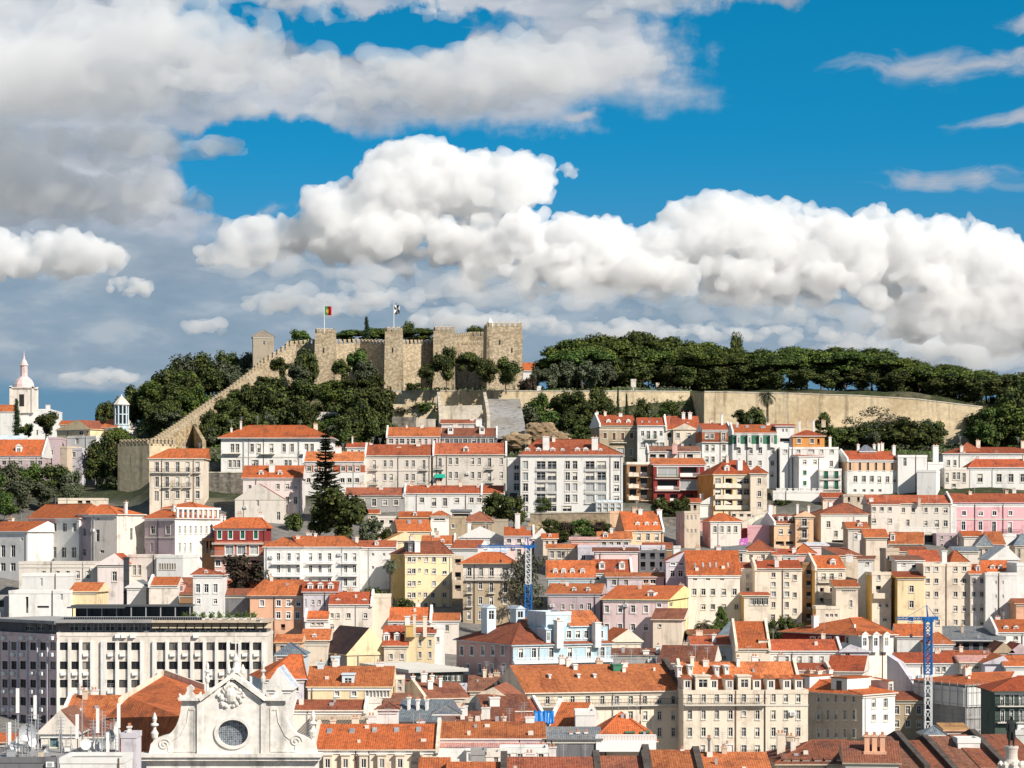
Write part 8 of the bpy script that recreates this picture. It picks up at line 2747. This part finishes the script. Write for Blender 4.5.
# ------------------------------------------------------------------ antenna roof, lower left
def antennas():
    h = H('cream gabled machine hut with a blue grey door on the antenna roof', 41, 78, 734, None, 711, 'warm', 'front', Y=262, d=8, ra=61, tile='d', win=[(732, 15, 8, [54], 'g')])
    for w_ in [o for o in h.o.children if o.name.startswith('window')]:
        for c in w_.children:
            c.data = c.data.copy()
            c.data.materials[0] = plain('blue_grey_door', (.16, .23, .29), .6, vary=.1)
    H('wide flat roof of the near building full of antennas', -20, 62, 757, None, None, 'dgrey', 'flat', Y=248, d=22)
    H('long white roof hood at the bottom edge beside the antennas', 60, 123, 757.5, None, None, 'white', 'flat', Y=240, d=6)
    H('orange roofed stub at the left edge behind the antennas', -12, 10, 743, None, 734, 'salmon', 'gable', Y=275, d=7, tile='o')
    H('brown gabled shed right of the machine hut', 84, 108, 738, None, 722, 'warm', 'gable', Y=266, d=6, tile='d')
    r = random.Random(21)
    PW = WHITE
    zr = ZC + (HZ - 757) * 255 / F
    GA = 'antenna masts on the near roof'
    spots = [(18, 688, 3.2), (35.4, 695, 3.0), (38, 714, 2), (10, 722, 3), (15.5, 719, 2), (59.5, 729, 2.4), (77.5, 714, 3.2), (82, 700, 2.6), (98, 708, 3), (102, 710, 2.6), (105, 716, 2),
             (119, 703, 3.2), (116.5, 726, 4.4), (88, 728, 2.4), (93, 722, 2), (114, 718, 2), (66, 738, 2), (28, 730, 2), (33, 728, 2.4), (71, 726, 2), (108, 732, 3), (23, 735, 2), (6, 740, 2), (47, 744, 2)] + [(r.uniform(6, 116), r.uniform(712, 742), 2) for _ in range(14)]
    for i, (px, top, w_) in enumerate(spots):
        Y = 250 + r.uniform(0, 14)
        P = M_(px, top, Y)
        hgt = P.z - zr + 1
        kind = 'panel' if w_ >= 3 else 'mast'
        lab = {'panel': 'one of the white panel aerials on poles on the near roof', 'mast': 'one of the thin metal aerial masts on the near roof'}[kind]
        t = thing('antenna_mast', lab, 'antenna', (P.x, Y, P.z - hgt), group='white panel aerials' if kind == 'panel' else GA)
        m_ = MB()
        m_.tube((0, 0, 0), (0, 0, hgt), .07, .05, 6)
        m_.obj('pole', [METAL], t)
        if kind == 'panel':
            p_ = MB()
            ww = w_ * Y / F / 2
            p_.box(-ww, ww, -.28, -.1, max(.4, hgt - (2.6 if w_ < 5 else 4.2)), hgt - .02)
            p_.obj('panel', [PW], t)
        else:
            p_ = MB()
            for k in range(4):
                z = hgt - .2 - k * .35
                p_.tube((-.45 + k * .06, 0, z), (.45 - k * .06, 0, z), .03, n=4)
            p_.tube((0, -.02, hgt * .55), (.6, .3, 0), .03, n=4)
            p_.obj('crossbars', [METAL], t)
    GDsh = 'dish antennas on the near roof'
    for i, (px, py, rr, ang) in enumerate([(27, 732, .95, .4), (22, 740, .6, -.3), (31, 742, .55, .9), (112, 736, .7, -.6), (85, 744, .6, .5), (100, 745, .65, -.2), (14, 745, .5, .3), (49, 752, .5, -.5)]):
        Y = 251 + (i % 4) * 2.0
        P = M_(px, py, Y)
        t = thing('satellite_dish', 'one of the round dish antennas crowded on the near roof', 'satellite dish', (P.x, Y, zr - 1), group=GDsh)
        zz = P.z - zr + 1
        m_ = MB()
        m_.tube((0, .1, 0), (0, .1, zz), .06, n=6)
        m_.obj('mount', [METAL], t)
        d_ = MB()
        n = 14
        rings = [[(q * rr * math.cos(6.283 * k / n), .25 * q * q * rr * -1 - .1, zz + q * rr * math.sin(6.283 * k / n)) for k in range(n)] for q in (.05, .4, .75, 1.0)]
        for a, b in zip(rings, rings[1:]):
            for k in range(n):
                d_.face([a[k], a[(k + 1) % n], b[(k + 1) % n], b[k]], smooth=True)
        d_.face(rings[0])
        d_.tube((0, -.1, zz), (0, -.6 * rr, zz), .03, n=4)
        o = d_.obj('dish', [PW if i % 3 else METAL], t)
        o.rotation_euler = (0, 0, ang)
    GC = 'equipment cabinets on the near roof'
    for i in range(16):
        px = r.uniform(8, 116)
        Y = 249 + r.uniform(0, 12)
        P = M_(px, 757, Y)
        w_, hh = r.uniform(.4, .9), r.uniform(.6, 1.6)
        m_ = MB()
        m_.box(-w_ / 2, w_ / 2, -.3, .3, -.2, hh, 0)
        m_.box(-w_ / 2 - .04, w_ / 2 + .04, -.34, .34, hh + .002, hh + .06, 1)
        for k in range(4):
            m_.box(-w_ / 2 + .08, w_ / 2 - .08, -.32, -.301, .15 + k * .12, .2 + k * .12, 1)
        o = m_.obj('equipment_cabinet', [[WHITE, METAL, IRON, wallm('beige')][i % 4], METAL], None, (P.x, Y, zr - .4))
        tag(o, 'one of the small equipment cabinets between the roof antennas', 'cabinet', GC)


antennas()


# ------------------------------------------------------------------ statue, right bottom
def statue():
    Y = 236.0
    s = Y / F
    O = M_(1011.5, 771, Y)
    t = thing('column_top', 'white carved column top carrying the dark statue', 'column', O)
    m_ = MB()
    m_.lathe([(13 * s, -8), (13 * s, 2 * s), (10 * s, 6 * s), (8 * s, 9 * s), (6.2 * s, 12 * s), (5.8 * s, 18 * s), (6.4 * s, 22 * s), (7 * s, 23 * s), (7 * s, 25 * s)], 20)
    for k in range(8):
        a = 6.283 * k / 8
        m_.lathe([(.05, 0), (.28, .2), (.32, .5), (.1, .8)], 7, (11 * s * math.cos(a), 11 * s * math.sin(a), .2))
    m_.obj('pedestal', [wallm('warm')], t)
    # the figure, one skin
    me = bpy.data.meshes.new('statue')
    hgt = 31 * s
    k = hgt / 1.85
    V = [(0, 0, .95), (0, 0, 1.2), (0, 0, 1.45), (0, -.02, 1.55), (0, -.04, 1.70), (.20, 0, 1.42), (.30, -.05, 1.15), (.22, -.22, .98), (-.20, 0, 1.42), (-.30, .02, 1.14), (-.26, .04, .90),
         (.11, 0, .88), (.12, -.03, .48), (.12, .02, .06), (.13, -.14, .03), (-.11, 0, .88), (-.13, .02, .48), (-.13, .05, .06), (-.14, -.11, .03),
         (0, .16, 1.30), (0, .24, .80), (0, .26, .25), (0, -.05, 1.80)]
    E = [(0, 1), (1, 2), (2, 3), (3, 4), (2, 5), (5, 6), (6, 7), (2, 8), (8, 9), (9, 10), (0, 11), (11, 12), (12, 13), (13, 14), (0, 15), (15, 16), (16, 17), (17, 18), (2, 19), (19, 20), (20, 21), (4, 22)]
    R = [.19, .19, .20, .075, .13, .10, .075, .055, .10, .075, .055, .12, .085, .06, .05, .12, .085, .06, .05, .22, .26, .30, .10]
    me.from_pydata([(x * k, y * k, z * k) for x, y, z in V], E, [])
    o = mk('statue', me, None, (O.x, O.y, O.z + 25 * s))
    sk = o.modifiers.new('skin', 'SKIN')
    lay = me.skin_vertices[0].data if me.skin_vertices else None
    if lay is None:
        bpy.context.view_layer.objects.active = o
        lay = me.skin_vertices.new().data if hasattr(me.skin_vertices, 'new') else None
    if lay is not None:
        for i, r_ in enumerate(R):
            lay[i].radius = (r_ * k, r_ * k)
        lay[0].use_root = True
    sb = o.modifiers.new('smooth', 'SUBSURF')
    sb.levels = sb.render_levels = 2
    o.data.materials.append(plain('dark_bronze', (.035, .04, .038), .5, .4, vary=.2))
    tag(o, 'dark bronze statue of a cloaked standing figure, bottom right corner', 'statue')


statue()


# ------------------------------------------------------------------ tower cranes
def lattice(mb, p, q, w, n, r=.06, mat=0):
    p, q = Vector(p), Vector(q)
    d = (q - p)
    ax = d.normalized()
    a = Vector((1, 0, 0)) if abs(ax.x) < .8 else Vector((0, 0, 1))
    a = (a - ax * a.dot(ax)).normalized() * w / 2
    b = ax.cross(a.normalized()) * w / 2
    cs = [a + b, a - b, -a - b, -a + b]
    for c in cs:
        mb.tube(p + c, q + c, r * 1.5, n=4, mat=mat)
    for i in range(n):
        u0, u1 = p + d * (i / n), p + d * ((i + 1) / n)
        for j in range(4):
            c0, c1 = cs[j], cs[(j + 1) % 4]
            mb.tube(u0 + c0, u1 + c1, r, n=4, mat=mat)
            mb.tube(u0 + c0, u0 + c1, r, n=4, mat=mat)


def crane(label, px, Y, base, mid, top, jib0, jib1, jy, wpx, base_white=True):
    s = Y / F
    P = M_(px, base, Y)
    t = thing('tower_crane', label, 'crane', P)
    Z = lambda py: (base - py) * s
    WT = plain('white_crane_paint', (.66, .68, .70), .6, vary=.1)
    m_ = MB()
    lo = MB()
    w = wpx * s
    if base_white:
        lattice(lo, (0, 0, -6), (0, 0, Z(mid)), w, max(4, int(Z(mid) / w)), .07)
        lo.obj('lower_mast', [WT], t)
        lattice(m_, (0, 0, Z(mid)), (0, 0, Z(top)), w * 1.05, max(4, int((Z(top) - Z(mid)) / w)), .10)
        m_.obj('upper_mast', [BLUEP], t)
    else:
        lattice(lo, (0, 0, Z(mid)), (0, 0, Z(top)), w, max(4, int((Z(top) - Z(mid)) / w)), .09)
        lo.obj('upper_mast', [WT], t)
        lattice(m_, (0, 0, -4), (0, 0, Z(mid)), w * 1.25, max(3, int(Z(mid) / w)), .12)
        m_.obj('lower_mast', [BLUEP], t)
    j = MB()
    x0, x1 = (jib0 - px) * s, (jib1 - px) * s
    zj = Z(jy)
    lattice(j, (x0, -.2, zj), (x1, -.2, zj), w * .42, max(6, int((x1 - x0) / (w * .55))), .06)
    j.obj('jib', [BLUEP], t)
    c = MB()
    c.box(-w * .8, w * .8, -w * .55, w * .5, zj - w * .5, zj + w * .25)
    c.box(w * .3, w * 1.5, -w * .4, w * .3, zj - w * .2, zj + w * .3)
    c.tube((0, 0, zj), (-w * .2, 0, zj + w * 2.0), .16, .08, 5)
    c.tube((-w * .2, 0, zj + w * 2.0), ((x0) * .7, 0, zj + .2), .035, n=4)
    c.tube((-w * .2, 0, zj + w * 2.0), (w * 1.4, 0, zj), .05, n=4)
    c.obj('slewing_cab', [BLUEP], t)
    hk = MB()
    hk.tube((x0 * .55, -.2, zj), (x0 * .55, -.2, zj - 2.5), .03, n=4)
    hk.box(x0 * .55 - .2, x0 * .55 + .2, -.4, 0, zj - 3.0, zj - 2.5)
    hk.obj('hook', [IRON], t)


crane('blue tower crane with a short jib, right of center bottom', 928, 386, 732, 674, 618, 897, 932, 618.5, 6.6, True)
crane('blue and white tower crane before the bare tree, jib pointing left', 528.4, 455, 612, 584, 548, 478, 533, 546.5, 5.0, False)


# ------------------------------------------------------------------ flags
def flag(label, px, base, top, Y, fx0, fx1, fy0, fy1, mats, pattern, sag=.12):
    s = Y / F
    P = M_(px, base, Y)
    t = thing('flagpole', label, 'flagpole', P)
    m_ = MB()
    hz = (base - top) * s
    m_.tube((0, 0, -1), (0, 0, hz), .13, .07, 7)
    m_.lathe([(.05, 0), (.14, .12), (.05, .25)], 7, (0, 0, hz))
    m_.obj('pole', [WHITE], t)
    W_, H_ = (fx1 - fx0) * s, (fy1 - fy0) * s
    zt_ = (base - fy0) * s
    n, k = 24, 16
    f_ = MB()

    def pt(u, v):
        return (.12 + u * W_ * .92, .5 * math.sin(u * 5.2) * u ** .5 + .10 * math.sin(v * 3 + u * 8), zt_ - v * H_ - sag * H_ * u * u - .12 * math.sin(u * 6) * u)
    for i in range(n):
        for j in range(k):
            u, v = (i + .5) / n, (j + .5) / k
            f_.face([pt(i / n, j / k), pt((i + 1) / n, j / k), pt((i + 1) / n, (j + 1) / k), pt(i / n, (j + 1) / k)], pattern(u, v), smooth=True)
    f_.obj('flag', mats, t)


FG = [plain('flag_green', (.015, .20, .05), .8), plain('flag_red', (.62, .02, .03), .8), plain('flag_yellow', (.75, .55, .04), .8), plain('flag_white', (.75, .75, .74), .8), plain('flag_black', (.02, .02, .02), .8)]


def pt_flag(u, v):
    d = math.hypot((u - .40) * 1.5, v - .5)
    if d < .12:
        return 3 if d < .06 else 1
    if d < .22:
        return 2
    return 0 if u < .40 else 1


def gyronny(u, v):
    a = math.atan2(v - .5, (u - .5))
    return 3 if int((a + math.pi) / (math.pi / 4)) % 2 else 4


flag('green and red flag with a yellow emblem on a white pole over the castle tower', 324.3, 332, 303.5, 730, 325, 332.6, 306, 315, FG, pt_flag)
flag('black and white gyronny flag on a white pole over the slender castle tower', 393.8, 331, 303, 725, 394.5, 400.4, 305, 314, FG, gyronny)
t = thing('mast', 'thin white mast on the biggest castle tower', 'mast', M_(519.5, 327, 730))
m_ = MB()
m_.tube((0, 0, -.5), (0, 0, 2.8), .10, .05, 6)
m_.lathe([(.2, -.5), (.2, .0), (.1, .1)], 8)
m_.obj('pole', [WHITE], t)
t = thing('watch_turret', 'small pale pointed turret on the left corner of the biggest castle tower', 'turret', M_(490, 327, 730))
m_ = MB()
m_.lathe([(.8, -1), (.8, 1.2), (.95, 1.3), (.5, 2.0), (.1, 2.8)], 8)
m_.obj('wall', [WHITE], t)

# small buildings on the hilltop
H('little orange roofed house peeping right of the castle', 523, 538, 371, None, 363, 'white', Y=760, d=8)
H('pale brick stump building hidden among the hilltop pines', 656, 664, 368, None, 358, 'cream', 'pyr', Y=765, d=5, tile='o')
H('pale stone kiosk under the pines on the terrace', 631, 636, 379, None, None, 'warm', 'flat', Y=728, d=3)
H('small white kiosk on the terrace left of the pines', 533, 541, 386, None, None, 'white', 'flat', Y=722, d=3)
H('flat garden building on the slope among the dark trees', 312, 338, 412, None, None, 'pale', 'flat', Y=690, d=6)

# ------------------------------------------------------------------ roof clutter
def clutter():
    r = random.Random(99)
    for h in HOUSES:
        if not hasattr(h, 'roofspan') or h.Y > 660 or h.w < 7:
            continue
        sp = h.roofspan
        n = 1 + int(h.w / 9) + (3 if h.Y < 390 else 0)
        for _ in range(n):
            if r.random() < .55:
                x = r.uniform(-h.w / 2 + 1, h.w / 2 - 1)
                y = sp[2] + (sp[3] - sp[2]) * r.uniform(.42, .7)
                hw = r.uniform(.25, .6)
                z0 = sp[4]
                z1 = sp[5] + r.uniform(.2, 1.1)
                m_ = MB()
                m_.box(x - hw, x + hw, y - .35, y + .35, z0, z1, 0)
                m_.box(x - hw - .08, x + hw + .08, y - .43, y + .43, z1 + .001, z1 + .14, 0)
                for k in range(max(1, int(hw * 2 / .4))):
                    xx = x - hw + .2 + k * .4
                    m_.box(xx - .1, xx + .1, y - .12, y + .12, z1 + .14, z1 + .5, 1)
                m_.obj('chimney', [wallm(r.choice(['white', 'warm', 'cream', 'beige', 'white'])), plain('clay_pot', (0.42, 0.20, 0.12), 0.9, vary=0.2)], h.ro)
            if h.Y < 470 and r.random() < .6:
                x = r.uniform(-h.w / 2 + 1, h.w / 2 - 1)
                y = sp[2] + (sp[3] - sp[2]) * r.uniform(.08, .42)
                z = h.slope_z(y)
                e = r.uniform(.14, .34)
                m_ = MB()
                m_.box(x - e, x + e, y - e, y + e, z - .3, z + r.uniform(.4, .9), r.choice([0, 0, 1]))
                m_.obj('roof_vent', [wallm('warm'), METAL], h.ro)
            if r.random() < .7:
                x = r.uniform(-h.w / 2 + 1, h.w / 2 - 1)
                y = (sp[2] + sp[3]) / 2 + r.uniform(-.6, 1)
                m_ = MB()
                zt_ = sp[5] + r.uniform(1.2, 2.6)
                m_.tube((x, y, sp[4]), (x, y, zt_), .035, n=4)
                for k in range(4):
                    m_.tube((x - .5 + .07 * k, y, zt_ - k * .22), (x + .5 - .07 * k, y, zt_ - k * .22), .022, n=4)
                m_.obj('aerial', [METAL], h.ro)


clutter()
